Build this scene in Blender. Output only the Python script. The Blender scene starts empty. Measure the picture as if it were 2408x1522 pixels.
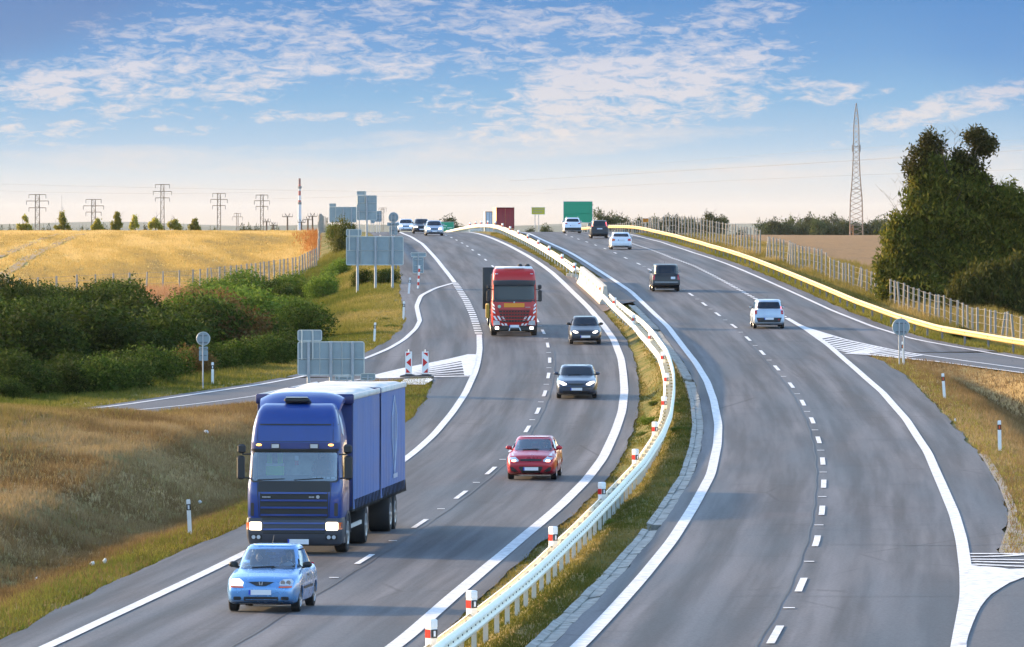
import bpy, bmesh, math, random
import numpy as np
from mathutils import Vector, Matrix, noise
from mathutils.bvhtree import BVHTree
random.seed(7); RNG = np.random.default_rng(11)
R = math.radians
SC = bpy.context.scene
COL = SC.collection
# ---------------------------------------------------------------- camera (eye 9 m above the near carriageway, 224 mm tele)
F, CX, YH, CZ = 15000.0, 1204.0, 535.0, 9.0
cam = bpy.data.cameras.new('camera'); co = bpy.data.objects.new('camera', cam); COL.objects.link(co)
co.location = (0, 0, CZ); co.rotation_euler = (R(90), 0, 0)
cam.sensor_width = 36; cam.lens = F / 2408 * 36; cam.shift_y = -(761 - YH) / 2408
cam.clip_start = 1; cam.clip_end = 40000
SC.camera = co
# ---------------------------------------------------------------- sun and sky
SUN_EL, SUN_AZ = 15.0, 62.0          # sun to the left and a little ahead of the view
sl = bpy.data.lights.new('sun', 'SUN'); so = bpy.data.objects.new('sun', sl); COL.objects.link(so)
sl.energy = 2.2; sl.angle = R(1.6); sl.color = (1.0, 0.65, 0.29)
sdir = Vector((-math.sin(R(SUN_AZ)) * math.cos(R(SUN_EL)), math.cos(R(SUN_AZ)) * math.cos(R(SUN_EL)), math.sin(R(SUN_EL))))
so.rotation_euler = sdir.to_track_quat('Z', 'Y').to_euler()
SC.view_settings.view_transform = 'Standard'; SC.view_settings.look = 'None'
SC.view_settings.exposure = 2.0; SC.view_settings.gamma = 1.0
SC.render.resolution_x = 1024; SC.render.resolution_y = 647
SC.render.engine = 'CYCLES'

def s2l(c):
    return tuple(((x / 255) / 12.92 if x / 255 <= .04045 else (((x / 255) + .055) / 1.055) ** 2.4) for x in c)

class NT:
    """small helper to write node trees"""
    def __init__(s, tree): s.t = tree
    def n(s, typ, ins=None, **kw):
        nd = s.t.nodes.new(typ)
        for k, v in kw.items(): setattr(nd, k, v)
        for k, v in (ins or {}).items():
            sock = nd.inputs[k]
            if isinstance(v, bpy.types.NodeSocket): s.t.links.new(v, sock)
            else: sock.default_value = v
        return nd
    def math(s, op, a, b=0.0, c=None, clamp=False):
        ins = {0: a, 1: b}
        if c is not None: ins[2] = c
        return s.n('ShaderNodeMath', ins, operation=op, use_clamp=clamp).outputs[0]
    def ramp(s, fac, stops, interp='LINEAR'):
        nd = s.n('ShaderNodeValToRGB', {'Fac': fac}); cr = nd.color_ramp; cr.interpolation = interp
        while len(cr.elements) < len(stops): cr.elements.new(0.5)
        for e, (p, c) in zip(cr.elements, stops): e.position = p; e.color = (*c[:3], 1)
        return nd.outputs['Color']
    def mix(s, fac, a, b, blend='MIX'):
        nd = s.n('ShaderNodeMix', None, data_type='RGBA', blend_type=blend)
        for i, v in ((0, fac), (6, a), (7, b)):
            if isinstance(v, bpy.types.NodeSocket): s.t.links.new(v, nd.inputs[i])
            else: nd.inputs[i].default_value = v if i == 0 else (*v[:3], 1)
        return nd.outputs[2]
    def smooth(s, v, a, b, lo=0., hi=1.):
        return s.n('ShaderNodeMapRange', {'Value': v, 'From Min': a, 'From Max': b, 'To Min': lo, 'To Max': hi}, interpolation_type='SMOOTHSTEP').outputs[0]

W = bpy.data.worlds.new('World'); SC.world = W; W.use_nodes = True
wt = W.node_tree; wt.nodes.clear(); N = NT(wt)
tc = N.n('ShaderNodeTexCoord'); D = tc.outputs['Generated']
sep = N.n('ShaderNodeSeparateXYZ', {0: D}); dx, dz = sep.outputs[0], sep.outputs[2]
sky = N.n('ShaderNodeTexSky', None, sky_type='NISHITA', sun_disc=False, sun_elevation=R(SUN_EL), sun_rotation=R(-SUN_AZ), altitude=200, air_density=1.0, dust_density=1.2, ozone_density=1.6)
skyc = N.mix(1.0, sky.outputs[0], (.15, .15, .15), 'MULTIPLY')
EXPO = 2 ** -2.0 * .97
def sk(c, k=1.0): return tuple(v * EXPO * k for v in s2l(c))
# low sky seen through the long lens: warm at the horizon, deep blue two degrees up
low = N.ramp(N.math('DIVIDE', dz, .06), [(0, sk((236, 222, 208))), (.06, sk((236, 229, 222))), (.14, sk((218, 226, 232))), (.22, sk((180, 208, 232))), (.34, sk((142, 188, 227))), (.46, sk((118, 168, 220))), (.6, sk((98, 152, 211))), (1.0, sk((84, 134, 196)))])
side = N.smooth(dx, -.09, .03, .86, 1.0)
base = N.mix(1.0, low, (1, 1, 1), 'MULTIPLY')
# clouds: altocumulus fields, placed by soft masks over direction, broken up by noise
def puff(sx, sz, det, dist, seed, rough=.6):
    mp = N.n('ShaderNodeMapping', {0: D, 1: (seed, 0, seed * .7), 3: (sx, 1.0, sz)})
    return N.n('ShaderNodeTexNoise', {'Vector': mp.outputs[0], 'Scale': 1.0, 'Detail': det, 'Roughness': rough, 'Distortion': dist}).outputs[0]
n_f = puff(250, 820, 6, .5, 3.1, .68); n_m = puff(70, 240, 4, .4, 9.7); n_s = puff(34, 260, 5, .2, 5.3)
def blob(px, py, rx, ry, ang, k=1.0):
    X, Z = (px - CX) / F, (YH - py) / F
    mp = N.n('ShaderNodeMapping', {0: D, 1: (X, 0, Z), 2: (0, R(ang), 0), 3: (rx / F, 1e3, ry / F)}, vector_type='TEXTURE')
    ln = N.n('ShaderNodeVectorMath', {0: mp.outputs[0]}, operation='LENGTH').outputs['Value']
    return N.smooth(ln, 0.35, 1.35, k, 0.0)
BL = [(300, 190, 520, 75, -3, 1.0), (620, 110, 480, 120, 0, .8), (1050, 40, 420, 70, 4, .8), (1480, 200, 420, 130, -10, 1.15), (1250, 250, 330, 70, 0, .75),
      (1750, 30, 170, 50, -12, .8), (1950, 215, 160, 32, 0, 1.0), (560, 225, 130, 20, 18, .9), (2250, 250, 330, 40, -14, 1.0), (60, 300, 260, 60, 0, .6), (760, 275, 260, 22, 0, .8), (430, 305, 110, 16, 0, .6), (1180, 130, 220, 60, 5, .8), (900, 120, 260, 70, 3, .9), (1330, 60, 220, 60, 0, .9), (1700, 120, 200, 50, -8, .9), (1650, 260, 260, 40, -12, .9), (200, 240, 300, 40, 5, .8)]
m = None
for b in BL:
    o = blob(*b); m = o if m is None else N.math('MAXIMUM', m, o)
dens = N.math('ADD', N.math('MULTIPLY', n_f, .68), N.math('MULTIPLY', n_m, .44))
thr = N.math('SUBTRACT', .660, N.math('MULTIPLY', m, .20))
cl = N.math('MULTIPLY', N.math('SUBTRACT', dens, thr), 6.5, clamp=True)
cl = N.math('MULTIPLY', cl, N.smooth(m, 0, .25))
# long low streaks near the horizon
BS = [(1250, 345, 620, 42, -4, 1.0), (1800, 405, 700, 45, -5, 1.0), (500, 375, 700, 50, 1, .8), (900, 330, 420, 26, -5, .9), (2300, 390, 330, 45, -10, 1.0), (1100, 440, 1500, 45, -1, .8)]
m2 = None
for b in BS:
    o = blob(*b); m2 = o if m2 is None else N.math('MAXIMUM', m2, o)
st = N.math('MULTIPLY', N.math('SUBTRACT', N.math('ADD', N.math('MULTIPLY', n_s, .7), N.math('MULTIPLY', n_f, .35)), N.math('SUBTRACT', .73, N.math('MULTIPLY', m2, .38))), 2.6, clamp=True)
st = N.math('MULTIPLY', st, N.smooth(m2, 0, .3))
ccol = N.ramp(N.math('DIVIDE', dz, .036), [(0, sk((240, 226, 214))), (.35, sk((238, 230, 226))), (.7, sk((226, 224, 232))), (1.0, sk((200, 206, 226)))])
c1 = N.mix(N.math('MULTIPLY', cl, .86), base, ccol)
c1 = N.mix(N.math('MULTIPLY', st, .85), c1, ccol)
dark = blob(60, 20, 430, 130, -14, 1.0)
c1 = N.mix(N.math('MULTIPLY', dark, .38), c1, sk((120, 130, 172)))
c1 = N.mix(N.math('MULTIPLY', blob(2408, 60, 300, 200, 20, 1.0), .25), c1, sk((84, 138, 208)))
up = N.smooth(dz, .045, .16)
c1 = N.mix(up, c1, skyc)
bg = N.n('ShaderNodeBackground', {'Color': c1, 'Strength': 1.0})
wo = N.n('ShaderNodeOutputWorld', {0: bg.outputs[0]})

# ---------------------------------------------------------------- generic helpers
def link(name, me, mat=None, parent=None):
    o = bpy.data.objects.new(name, me); COL.objects.link(o)
    if mat is not None and me is not None and not me.materials:
        for m_ in (mat if isinstance(mat, (list, tuple)) else [mat]): me.materials.append(m_)
    if parent is not None: o.parent = parent
    return o
def tag(o, label=None, cat=None, group=None, kind=None):
    if label: o['label'] = label
    if cat: o['category'] = cat
    if group: o['group'] = group
    if kind: o['kind'] = kind
    return o
def empty(name, loc=(0, 0, 0), rz=0, label=None, cat=None, group=None, scale=1.0):
    o = bpy.data.objects.new(name, None); COL.objects.link(o)
    o.location = loc; o.rotation_euler = (0, 0, rz); o.scale = (scale,) * 3; o.empty_display_size = .2
    return tag(o, label, cat, group)
def fastmesh(name, V, Fc, nv=3):
    V = np.asarray(V, np.float32); Fc = np.asarray(Fc, np.int32)
    me = bpy.data.meshes.new(name); me.vertices.add(len(V)); me.vertices.foreach_set('co', V.ravel())
    nf = len(Fc); me.loops.add(nf * nv); me.loops.foreach_set('vertex_index', Fc.ravel())
    me.polygons.add(nf); me.polygons.foreach_set('loop_start', np.arange(0, nf * nv, nv, dtype=np.int32))
    try: me.polygons.foreach_set('loop_total', np.full(nf, nv, np.int32))
    except Exception: pass
    me.update(calc_edges=True); return me
def attr(me, name, vals):
    a = me.attributes.new(name, 'FLOAT', 'POINT'); a.data.foreach_set('value', np.asarray(vals, np.float32))
def smooth(me, on=True, ang=None):
    me.polygons.foreach_set('use_smooth', np.full(len(me.polygons), on))
    if ang is not None:
        try: me.set_sharp_from_angle(angle=R(ang))
        except Exception: pass
    return me

class MB:
    """collects shapes into one mesh with several material slots"""
    def __init__(s): s.v = []; s.f = []; s.m = []; s.cur = 0
    def add(s, vs, fs):
        b = len(s.v); s.v += [tuple(v) for v in vs]
        for f in fs: s.f.append(tuple(i + b for i in f)); s.m.append(s.cur)
        return s
    def mat(s, i): s.cur = i; return s
    def box(s, c, d, M=None, bev=0.0):
        hx, hy, hz = d[0] / 2, d[1] / 2, d[2] / 2
        if bev > 0:
            b = min(bev, hx * .9, hy * .9, hz * .9); vs = []
            for sz in (-1, 1):
                for ins in ((b, 0) if sz == -1 else (0, b)):
                    z = sz * hz if ins == b else sz * (hz - b)
                    x, y = hx - ins, hy - ins; k = b * .6
                    vs += [(-x + k, -y, z), (x - k, -y, z), (x, -y + k, z), (x, y - k, z), (x - k, y, z), (-x + k, y, z), (-x, y - k, z), (-x, -y + k, z)]
            fs = [tuple(range(7, -1, -1)), tuple(range(24, 32))]
            for r in range(3):
                for i in range(8): fs.append((r * 8 + i, r * 8 + (i + 1) % 8, r * 8 + 8 + (i + 1) % 8, r * 8 + 8 + i))
        else:
            vs = [(x, y, z) for z in (-hz, hz) for x, y in ((-hx, -hy), (hx, -hy), (hx, hy), (-hx, hy))]
            fs = [(3, 2, 1, 0), (4, 5, 6, 7), (0, 1, 5, 4), (1, 2, 6, 5), (2, 3, 7, 6), (3, 0, 4, 7)]
        C = Vector(c)
        vs = [(M @ Vector(v) if M else Vector(v)) + C for v in vs]
        return s.add(vs, fs)
    def bar(s, a, b, r, r2=None, n=6):
        a, b = Vector(a), Vector(b); d = b - a
        if d.length < 1e-6: return s
        q = d.to_track_quat('Z', 'Y').to_matrix(); r2 = r if r2 is None else r2
        vs = [a + q @ Vector((math.cos(t) * r, math.sin(t) * r, 0)) for t in [2 * math.pi * i / n for i in range(n)]]
        vs += [b + q @ Vector((math.cos(t) * r2, math.sin(t) * r2, 0)) for t in [2 * math.pi * i / n for i in range(n)]]
        fs = [(i, (i + 1) % n, n + (i + 1) % n, n + i) for i in range(n)] + [tuple(range(n - 1, -1, -1)), tuple(range(n, 2 * n))]
        return s.add(vs, fs)
    def rings(s, rs, cap0=True, cap1=True, closed=True):
        n = len(rs[0]); vs = [p for r in rs for p in r]; fs = []
        for k in range(len(rs) - 1):
            for i in range(n if closed else n - 1):
                j = (i + 1) % n; fs.append((k * n + i, k * n + j, k * n + n + j, k * n + n + i))
        if cap0: fs.append(tuple(range(n - 1, -1, -1)))
        if cap1: fs.append(tuple((len(rs) - 1) * n + i for i in range(n)))
        return s.add(vs, fs)
    def lathe(s, prof, c=(0, 0, 0), axis='z', n=24):
        rs = []
        for r, h in prof:
            rg = []
            for i in range(n):
                t = 2 * math.pi * i / n; a, b = r * math.cos(t), r * math.sin(t)
                p = (a, b, h) if axis == 'z' else ((h, a, b) if axis == 'x' else (a, h, b))
                rg.append((p[0] + c[0], p[1] + c[1], p[2] + c[2]))
            rs.append(rg)
        return s.rings(rs)
    def ball(s, c, r, n=12, m=8):
        rs = []
        for k in range(1, m):
            a = math.pi * k / m
            rs.append([(c[0] + r[0] * math.sin(a) * math.cos(2 * math.pi * i / n), c[1] + r[1] * math.sin(a) * math.sin(2 * math.pi * i / n), c[2] - r[2] * math.cos(a)) for i in range(n)])
        return s.rings(rs)
    def me(s, name, mats, sm=None):
        me = bpy.data.meshes.new(name); me.from_pydata(s.v, [], s.f)
        for m_ in (mats if isinstance(mats, (list, tuple)) else [mats]): me.materials.append(m_)
        me.polygons.foreach_set('material_index', s.m)
        bm = bmesh.new(); bm.from_mesh(me); bmesh.ops.recalc_face_normals(bm, faces=bm.faces); bm.to_mesh(me); bm.free()
        if sm is not None: smooth(me, True, sm)
        me.update(); return me
    def obj(s, name, mats, parent=None, sm=None): return link(name, s.me(name, mats, sm), None, parent)

# ---------------------------------------------------------------- materials
MATS = {}
def pmat(name, col, rough=.5, metal=0., coat=0., spec=.5, var=0., vscale=3., bump=0., bscale=20., emit=None, es=0., trans=0., alpha=1.):
    if name in MATS: return MATS[name]
    m_ = bpy.data.materials.new(name); m_.use_nodes = True; t = m_.node_tree; t.nodes.clear(); n = NT(t)
    P = {'Base Color': (*col, 1), 'Roughness': rough, 'Metallic': metal, 'Coat Weight': coat, 'Coat Roughness': .06, 'Specular IOR Level': spec, 'Transmission Weight': trans, 'Alpha': alpha}
    if emit: P['Emission Color'] = (*emit, 1); P['Emission Strength'] = es
    tcn = n.n('ShaderNodeTexCoord')
    if var > 0:
        nz = n.n('ShaderNodeTexNoise', {'Vector': tcn.outputs['Object'], 'Scale': vscale, 'Detail': 5.0, 'Roughness': .6}).outputs[0]
        P['Base Color'] = n.mix(n.smooth(nz, .3, .7), tuple(c * (1 - var) for c in col), tuple(min(1, c * (1 + var)) for c in col))
        P['Roughness'] = n.smooth(nz, .2, .8, max(0.02, rough - .08), min(1, rough + .12))
    if bump > 0:
        nb = n.n('ShaderNodeTexNoise', {'Vector': tcn.outputs['Object'], 'Scale': bscale, 'Detail': 4.0}).outputs[0]
        P['Normal'] = n.n('ShaderNodeBump', {'Height': nb, 'Strength': .6, 'Distance': bump}).outputs[0]
    b = n.n('ShaderNodeBsdfPrincipled', P); n.n('ShaderNodeOutputMaterial', {0: b.outputs[0]})
    MATS[name] = m_; return m_

def asphalt(name, col, lanes=True, dark=None):
    m_ = bpy.data.materials.new(name); m_.use_nodes = True; t = m_.node_tree; t.nodes.clear(); n = NT(t)
    tcn = n.n('ShaderNodeTexCoord'); uv = tcn.outputs['UV']; ob = tcn.outputs['Object']
    s_ = n.n('ShaderNodeSeparateXYZ', {0: uv}); u = s_.outputs[0]
    def nz(sc, det, vec=ob, sx=1, sy=1, ro=.6):
        mp = n.n('ShaderNodeMapping', {0: vec, 3: (sx, sy, 1)})
        return n.n('ShaderNodeTexNoise', {'Vector': mp.outputs[0], 'Scale': sc, 'Detail': det, 'Roughness': ro}).outputs[0]
    big = nz(.25, 4, uv, 1.6, .12); fine = nz(16, 3, ob, 1, .4); cross = nz(.8, 3, uv, .16, .5, .7)
    k = n.math('ADD', n.smooth(big, .3, .72, .72, 1.30), n.smooth(fine, .3, .7, -.15, .15))
    k = n.math('MULTIPLY', k, n.smooth(cross, .58, .74, 1.0, .84))
    if lanes:   # polished wheel paths and oil strips, 3.6 m lanes starting at u=0
        w = n.math('PINGPONG', n.math('ADD', u, 0.0), 1.8)         # 0 at lane edge .. 1.8 at centre
        k = n.math('MULTIPLY', k, n.math('ADD', 1.0, n.math('MULTIPLY', n.math('SINE', n.math('MULTIPLY', w, 3.9)), .14)))
        n2 = nz(.5, 3, uv, 2.5, .05)
        k = n.math('MULTIPLY', k, n.smooth(n2, .33, .66, 1.30, .66))
    colv = n.n('ShaderNodeVectorMath', {0: col, 'Scale': k}, operation='SCALE').outputs[0]
    crack = n.n('ShaderNodeTexVoronoi', {'Vector': n.n('ShaderNodeMapping', {0: ob, 3: (.12, .05, 1)}).outputs[0], 'Scale': 1.0}, feature='DISTANCE_TO_EDGE').outputs[0]
    ck = n.smooth(crack, .0, .012, .45, 0.0)
    colv = n.mix(n.math('MULTIPLY', ck, n.smooth(big, .5, .62)), colv, (.03, .03, .033))
    if lanes:
        worn = nz(.16, 3, uv, .5, .28)
        colv = n.mix(n.smooth(worn, .62, .74, 0, .4), colv, (col[0] * 1.25, col[1] * 1.02, col[2] * .95))
    hb = n.n('ShaderNodeTexNoise', {'Vector': ob, 'Scale': 60.0, 'Detail': 2.0}).outputs[0]
    bp = n.n('ShaderNodeBump', {'Height': hb, 'Strength': .35, 'Distance': .006}).outputs[0]
    b = n.n('ShaderNodeBsdfPrincipled', {'Base Color': colv, 'Roughness': n.smooth(big, .3, .7, .62, .85), 'Specular IOR Level': .22, 'Normal': bp})
    n.n('ShaderNodeOutputMaterial', {0: b.outputs[0]}); return m_

def grassmat(name, greens, drys, attr_name='dry', sc=1.0, bump=.05):
    m_ = bpy.data.materials.new(name); m_.use_nodes = True; t = m_.node_tree; t.nodes.clear(); n = NT(t)
    ob = n.n('ShaderNodeTexCoord').outputs['Object']
    def nz(scl, det=5., ro=.65, st=(1, 1, 1)):
        mp = n.n('ShaderNodeMapping', {0: ob, 3: st})
        return n.n('ShaderNodeTexNoise', {'Vector': mp.outputs[0], 'Scale': scl, 'Detail': det, 'Roughness': ro}).outputs[0]
    a = n.n('ShaderNodeAttribute', None, attribute_name=attr_name).outputs['Fac']
    big = nz(.28 * sc, 5, .65, (1, .45, 1)); mid = nz(2.2 * sc, 6, .7, (1, .5, 1)); fine = nz(14 * sc, 5, .8)
    g = n.mix(n.smooth(mid, .3, .7), greens[0], greens[1]); d = n.mix(n.smooth(fine, .3, .7), drys[0], drys[1])
    d = n.mix(n.smooth(mid, .45, .75, 0, .8), d, drys[2])
    k = n.math('ADD', n.math('ADD', a, n.smooth(big, .3, .7, -.45, .45)), n.smooth(mid, .3, .7, -.3, .3), clamp=True)
    c = n.mix(k, g, d)
    c = n.mix(1.0, c, n.ramp(fine, [(.25, (.55, .55, .55)), (.5, (1, 1, 1)), (.75, (1.35, 1.3, 1.2))]), 'MULTIPLY')
    hb = n.math('ADD', n.math('MULTIPLY', fine, .4), mid)
    bp = n.n('ShaderNodeBump', {'Height': hb, 'Strength': 1.0, 'Distance': bump}).outputs[0]
    b = n.n('ShaderNodeBsdfPrincipled', {'Base Color': c, 'Roughness': .95, 'Specular IOR Level': .1, 'Normal': bp})
    n.n('ShaderNodeOutputMaterial', {0: b.outputs[0]}); return m_

def leafmat(name, c0, c1, c2=None, attr_name='tint', trans=.25):
    m_ = bpy.data.materials.new(name); m_.use_nodes = True; t = m_.node_tree; t.nodes.clear(); n = NT(t)
    a = n.n('ShaderNodeAttribute', None, attribute_name=attr_name).outputs['Fac']
    c = n.ramp(a, [(0, c0), (.55, c1), (1, c2 or c1)])
    oi = n.n('ShaderNodeObjectInfo').outputs['Random']
    c = n.n('ShaderNodeVectorMath', {0: c, 'Scale': n.smooth(oi, 0, 1, .66, 1.34)}, operation='SCALE').outputs[0]
    d = n.n('ShaderNodeBsdfPrincipled', {'Base Color': c, 'Roughness': .75, 'Specular IOR Level': .08})
    tr = n.n('ShaderNodeBsdfTranslucent', {'Color': c})
    mx = n.n('ShaderNodeMixShader', {0: trans, 1: d.outputs[0], 2: tr.outputs[0]})
    n.n('ShaderNodeOutputMaterial', {0: mx.outputs[0]}); return m_

M_ASPH = asphalt('asphalt', (.084, .086, .094)); M_ASPR = asphalt('ramp_asphalt', (.092, .095, .103), False)
M_PAINT = pmat('road_paint', (.60, .61, .62), .7, spec=.2, var=.24, vscale=4.5)
M_PAINTW = pmat('worn_paint', (.62, .64, .66), .7, var=.2, vscale=5)
M_GRASS = grassmat('grass_ground', ((.075, .092, .018), (.145, .138, .028)), ((.27, .18, .075), (.40, .30, .13), (.17, .10, .05)))
M_GALV = pmat('galvanised_steel', (.60, .60, .58), .42, .45, var=.12, vscale=4)
M_POLE = pmat('grey_pole', (.34, .37, .40), .5, .3, var=.1)
M_SIGNB = pmat('sign_back_aluminium', (.27, .335, .365), .5, .2, var=.10, vscale=1.2)
M_DKSTEEL = pmat('dark_steel', (.16, .17, .19), .6, .3)
M_WHITE = pmat('white_plastic', (.82, .82, .80), .45, var=.06)
M_RED = pmat('red_reflector', (.62, .02, .01), .3, coat=.5)
M_BLACK = pmat('black_plastic', (.02, .02, .02), .5)
M_CONC = pmat('concrete', (.52, .48, .40), .9, var=.2, vscale=2.5, bump=.02, bscale=12)
M_CONCP = pmat('fence_post_concrete', (.27, .25, .22), .9, var=.15, vscale=5)
M_WOOD = pmat('weathered_wood', (.11, .075, .05), .9)
M_WIRE = pmat('wire', (.20, .20, .21), .9)
M_TYRE = pmat('tyre_rubber', (.018, .018, .02), .8)
M_RIM = pmat('alloy_rim', (.5, .5, .52), .35, .8)
M_CHASSIS = pmat('chassis', (.025, .024, .024), .7)
M_PLATE = pmat('number_plate', (.72, .74, .78), .5)
M_PLATEB = pmat('plate_band', (.01, .05, .45), .5)
M_HEAD = pmat('headlight_on', (.9, .9, .9), .2, emit=(1.0, .78, .5), es=1.6)
M_HEADW = pmat('headlight_white', (.9, .9, .9), .2, emit=(1.0, .86, .7), es=1.3)
M_LENS = pmat('clear_lens', (.62, .66, .7), .12, .3, coat=1.0)
M_AMBER = pmat('amber_lens', (.75, .12, .02), .25, coat=.6)
M_TAIL = pmat('tail_light', (.45, .01, .015), .2, coat=.8)
M_TAILON = pmat('tail_light_on', (.6, .01, .01), .2, emit=(1.0, .05, .05), es=1.6)
M_GLASS = pmat('car_glass', (.010, .016, .026), .10, coat=0., spec=.45)
M_TRIM = pmat('black_trim', (.022, .023, .026), .55)
M_BARK = pmat('bark', (.06, .042, .03), .95)
TY = [40, 50, 60, 70, 80, 90, 100, 110, 120, 130, 140, 150, 160, 170, 180, 190, 200, 210, 220, 230, 240, 250, 260, 270, 280, 290, 300, 310, 320, 330, 340, 350, 360, 370, 380, 390, 400, 410, 420, 430, 440, 450, 460, 470, 480, 490, 500, 510, 520, 530, 540, 550, 560, 570, 580, 590, 600, 610, 620, 630, 640, 650, 660, 670, 680, 690, 700, 710, 720, 730, 740, 750, 800, 850, 900, 950, 1000, 1100, 1200, 1350, 1500, 1700, 2000, 2100]
TZL = [-8.7, -8.7, -8.701, -8.702, -8.704, -8.706, -8.708, -8.714, -8.731, -8.769, -8.829, -8.898, -8.957, -8.995, -9.008, -8.994, -8.954, -8.887, -8.794, -8.676, -8.534, -8.369, -8.182, -7.975, -7.75, -7.508, -7.252, -6.983, -6.704, -6.416, -6.123, -5.825, -5.526, -5.228, -4.931, -4.639, -4.353, -4.075, -3.806, -3.548, -3.302, -3.068, -2.848, -2.643, -2.451, -2.274, -2.11, -1.958, -1.819, -1.689, -1.568, -1.452, -1.338, -1.225, -1.111, -0.997, -0.886, -0.785, -0.701, -0.638, -0.594, -0.564, -0.542, -0.527, -0.519, -0.518, -0.526, -0.542, -0.564, -0.59, -0.622, -0.658, -0.856, -1.1, -1.355, -1.65, -1.96, -2.725, -3.503, -4.75, -5.976, -6.8, -7.978, -8.0]
TZR = [-7.9, -7.899, -7.898, -7.896, -7.893, -7.89, -7.887, -7.885, -7.886, -7.891, -7.897, -7.901, -7.898, -7.885, -7.859, -7.821, -7.767, -7.699, -7.616, -7.517, -7.402, -7.273, -7.128, -6.97, -6.798, -6.614, -6.419, -6.213, -5.999, -5.778, -5.55, -5.318, -5.083, -4.846, -4.61, -4.375, -4.143, -3.915, -3.693, -3.478, -3.271, -3.073, -2.884, -2.707, -2.541, -2.386, -2.243, -2.112, -1.992, -1.882, -1.781, -1.683, -1.583, -1.478, -1.369, -1.257, -1.142, -1.024, -0.905, -0.789, -0.686, -0.607, -0.557, -0.531, -0.519, -0.518, -0.526, -0.542, -0.564, -0.59, -0.622, -0.658, -0.856, -1.1, -1.355, -1.65, -1.96, -2.725, -3.503, -4.75, -5.976, -6.8, -7.978, -8.0]
def vn(X, Y, s, seed=0, sy=1.0, octv=4):
    """smooth value noise over the ground, 0..1"""
    o = 0.; a = 1.; t = 0.
    for k in range(octv):
        x, y = X / s + seed * 7.3 + k * 13.7, Y / (s * sy) + seed * 3.1 + k * 5.9; xi, yi = np.floor(x), np.floor(y); fx_, fy_ = x - xi, y - yi; fx_ = fx_ * fx_ * (3 - 2 * fx_); fy_ = fy_ * fy_ * (3 - 2 * fy_)
        h = lambda i, j: np.modf(np.abs(np.sin(i * 127.1 + j * 311.7 + seed * 17.) * 43758.5453))[0]
        o = o + a * ((h(xi, yi) * (1 - fx_) + h(xi + 1, yi) * fx_) * (1 - fy_) + (h(xi, yi + 1) * (1 - fx_) + h(xi + 1, yi + 1) * fx_) * fy_); t += a; a *= .55; s = s / 2.1
    return np.clip((o / t - .5) * 1.7 + .5, 0, 1)
# ---------------------------------------------------------------- the lie of the land (heights relative to the eye, +CZ for world)
def cr(Yk, Zk, Yn):
    Yk = np.asarray(Yk, float); Zk = np.asarray(Zk, float); Yn = np.clip(np.asarray(Yn, float), Yk[0], Yk[-1])
    d = np.gradient(Zk, Yk); i = np.clip(np.searchsorted(Yk, Yn) - 1, 0, len(Yk) - 2)
    h = Yk[i + 1] - Yk[i]; t = (Yn - Yk[i]) / h
    return (2 * t**3 - 3 * t**2 + 1) * Zk[i] + (t**3 - 2 * t**2 + t) * h * d[i] + (-2 * t**3 + 3 * t**2) * Zk[i + 1] + (t**3 - t**2) * h * d[i + 1]
YF = np.concatenate([np.arange(0, 1000, 2.), np.arange(1000, 20001, 50.)])
ZLt, ZRt = cr(TY, TZL, YF), cr(TY, TZR, YF)
ZL = lambda Y: np.interp(Y, YF, ZLt); ZR = lambda Y: np.interp(Y, YF, ZRt)
def sst(a, b, v): t = np.clip((v - a) / (b - a), 0, 1); return t * t * (3 - 2 * t)
PL1 = [(120,1522),(300,1437),(430,1376),(565,1310),(940,1092),(976.5,1064.3),(1020,1025),(1064,972.5),(1094.6,926.6),(1116.5,878.5),(1123,856.6),(1128,825),(1127,790),(1121,770),(1111.3,741),(1096.5,708.8),(1069.4,666.5),(1040,628.6),(1010,593),(992,574),(968,559),(948,551)]
PR1 = [(933,1522),(976.5,1486),(1064,1407.6),(1151.5,1333),(1234.5,1263),(1317.6,1193),(1378.8,1132),(1418,1079.6),(1446.6,1018),(1462.8,970),(1468.5,922),(1465.4,879.7),(1460.5,845),(1443,800),(1416,763),(1383.7,725),(1344,686.5),(1299.5,644),(1255,612),(1218.8,591),(1192,577),(1162,563.5),(1132,553),(1115,549)]
PL2 = [(1365.7,1522),(1435.7,1447),(1510,1364),(1580,1276),(1632.4,1193),(1671.8,1119),(1687,1049),(1689.3,1001),(1678.4,944),(1663,900),(1636.8,856.6),(1571.5,771),(1528.4,730),(1482.8,686.8),(1437.3,656.4),(1401.8,633.6),(1366.4,610.8),(1331,590.6),(1298,575.4),(1272.7,564),(1245,551)]
PR2 = [(2254.5,1522),(2273.6,1411),(2271.5,1348),(2261,1273.5),(2244,1212),(2217.6,1150),(2182,1067.5),(2131,988.7),(2075.7,925.7),(2012.7,870.5),(1949.7,815.3),(1894.5,776),(1847,748.3),(1776.5,704.5),(1731,679.2),(1680.3,651.4),(1629.7,626),(1579,608),(1528.4,588),(1482.8,572.8),(1420,556)]
PR3 = [(1553.7,570.3),(1629.7,595.6),(1705.7,621),(1798.9,660.2),(1855,685.3),(1957.5,732.6),(2052,770),(2146.7,799.6),(2264.8,821.2),(2408,846)]
PE1 = [(0,1510),(103.8,1453.4),(237.3,1385),(341,1337.8),(445,1290.3),(586,1234),(760,1140),(936,1010),(965,988),(1001,940),(1014,909),(1020,891)]
PRL = [(115,974.5),(281.8,956),(435.5,933),(616.8,906),(724,885.4),(858.4,845.5),(914.6,821.9),(950.9,800.2),(978,774.8),(987,756.6),(982.6,736.7),(979.4,722),(989.6,697),(1025,679),(1068,667)]
PRM = [(269,971.5),(435.5,956),(589,935.6),(720,914),(884,889)]
PRB = [(371,970),(587,949),(720,925),(870,900),(1020,890)]
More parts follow.
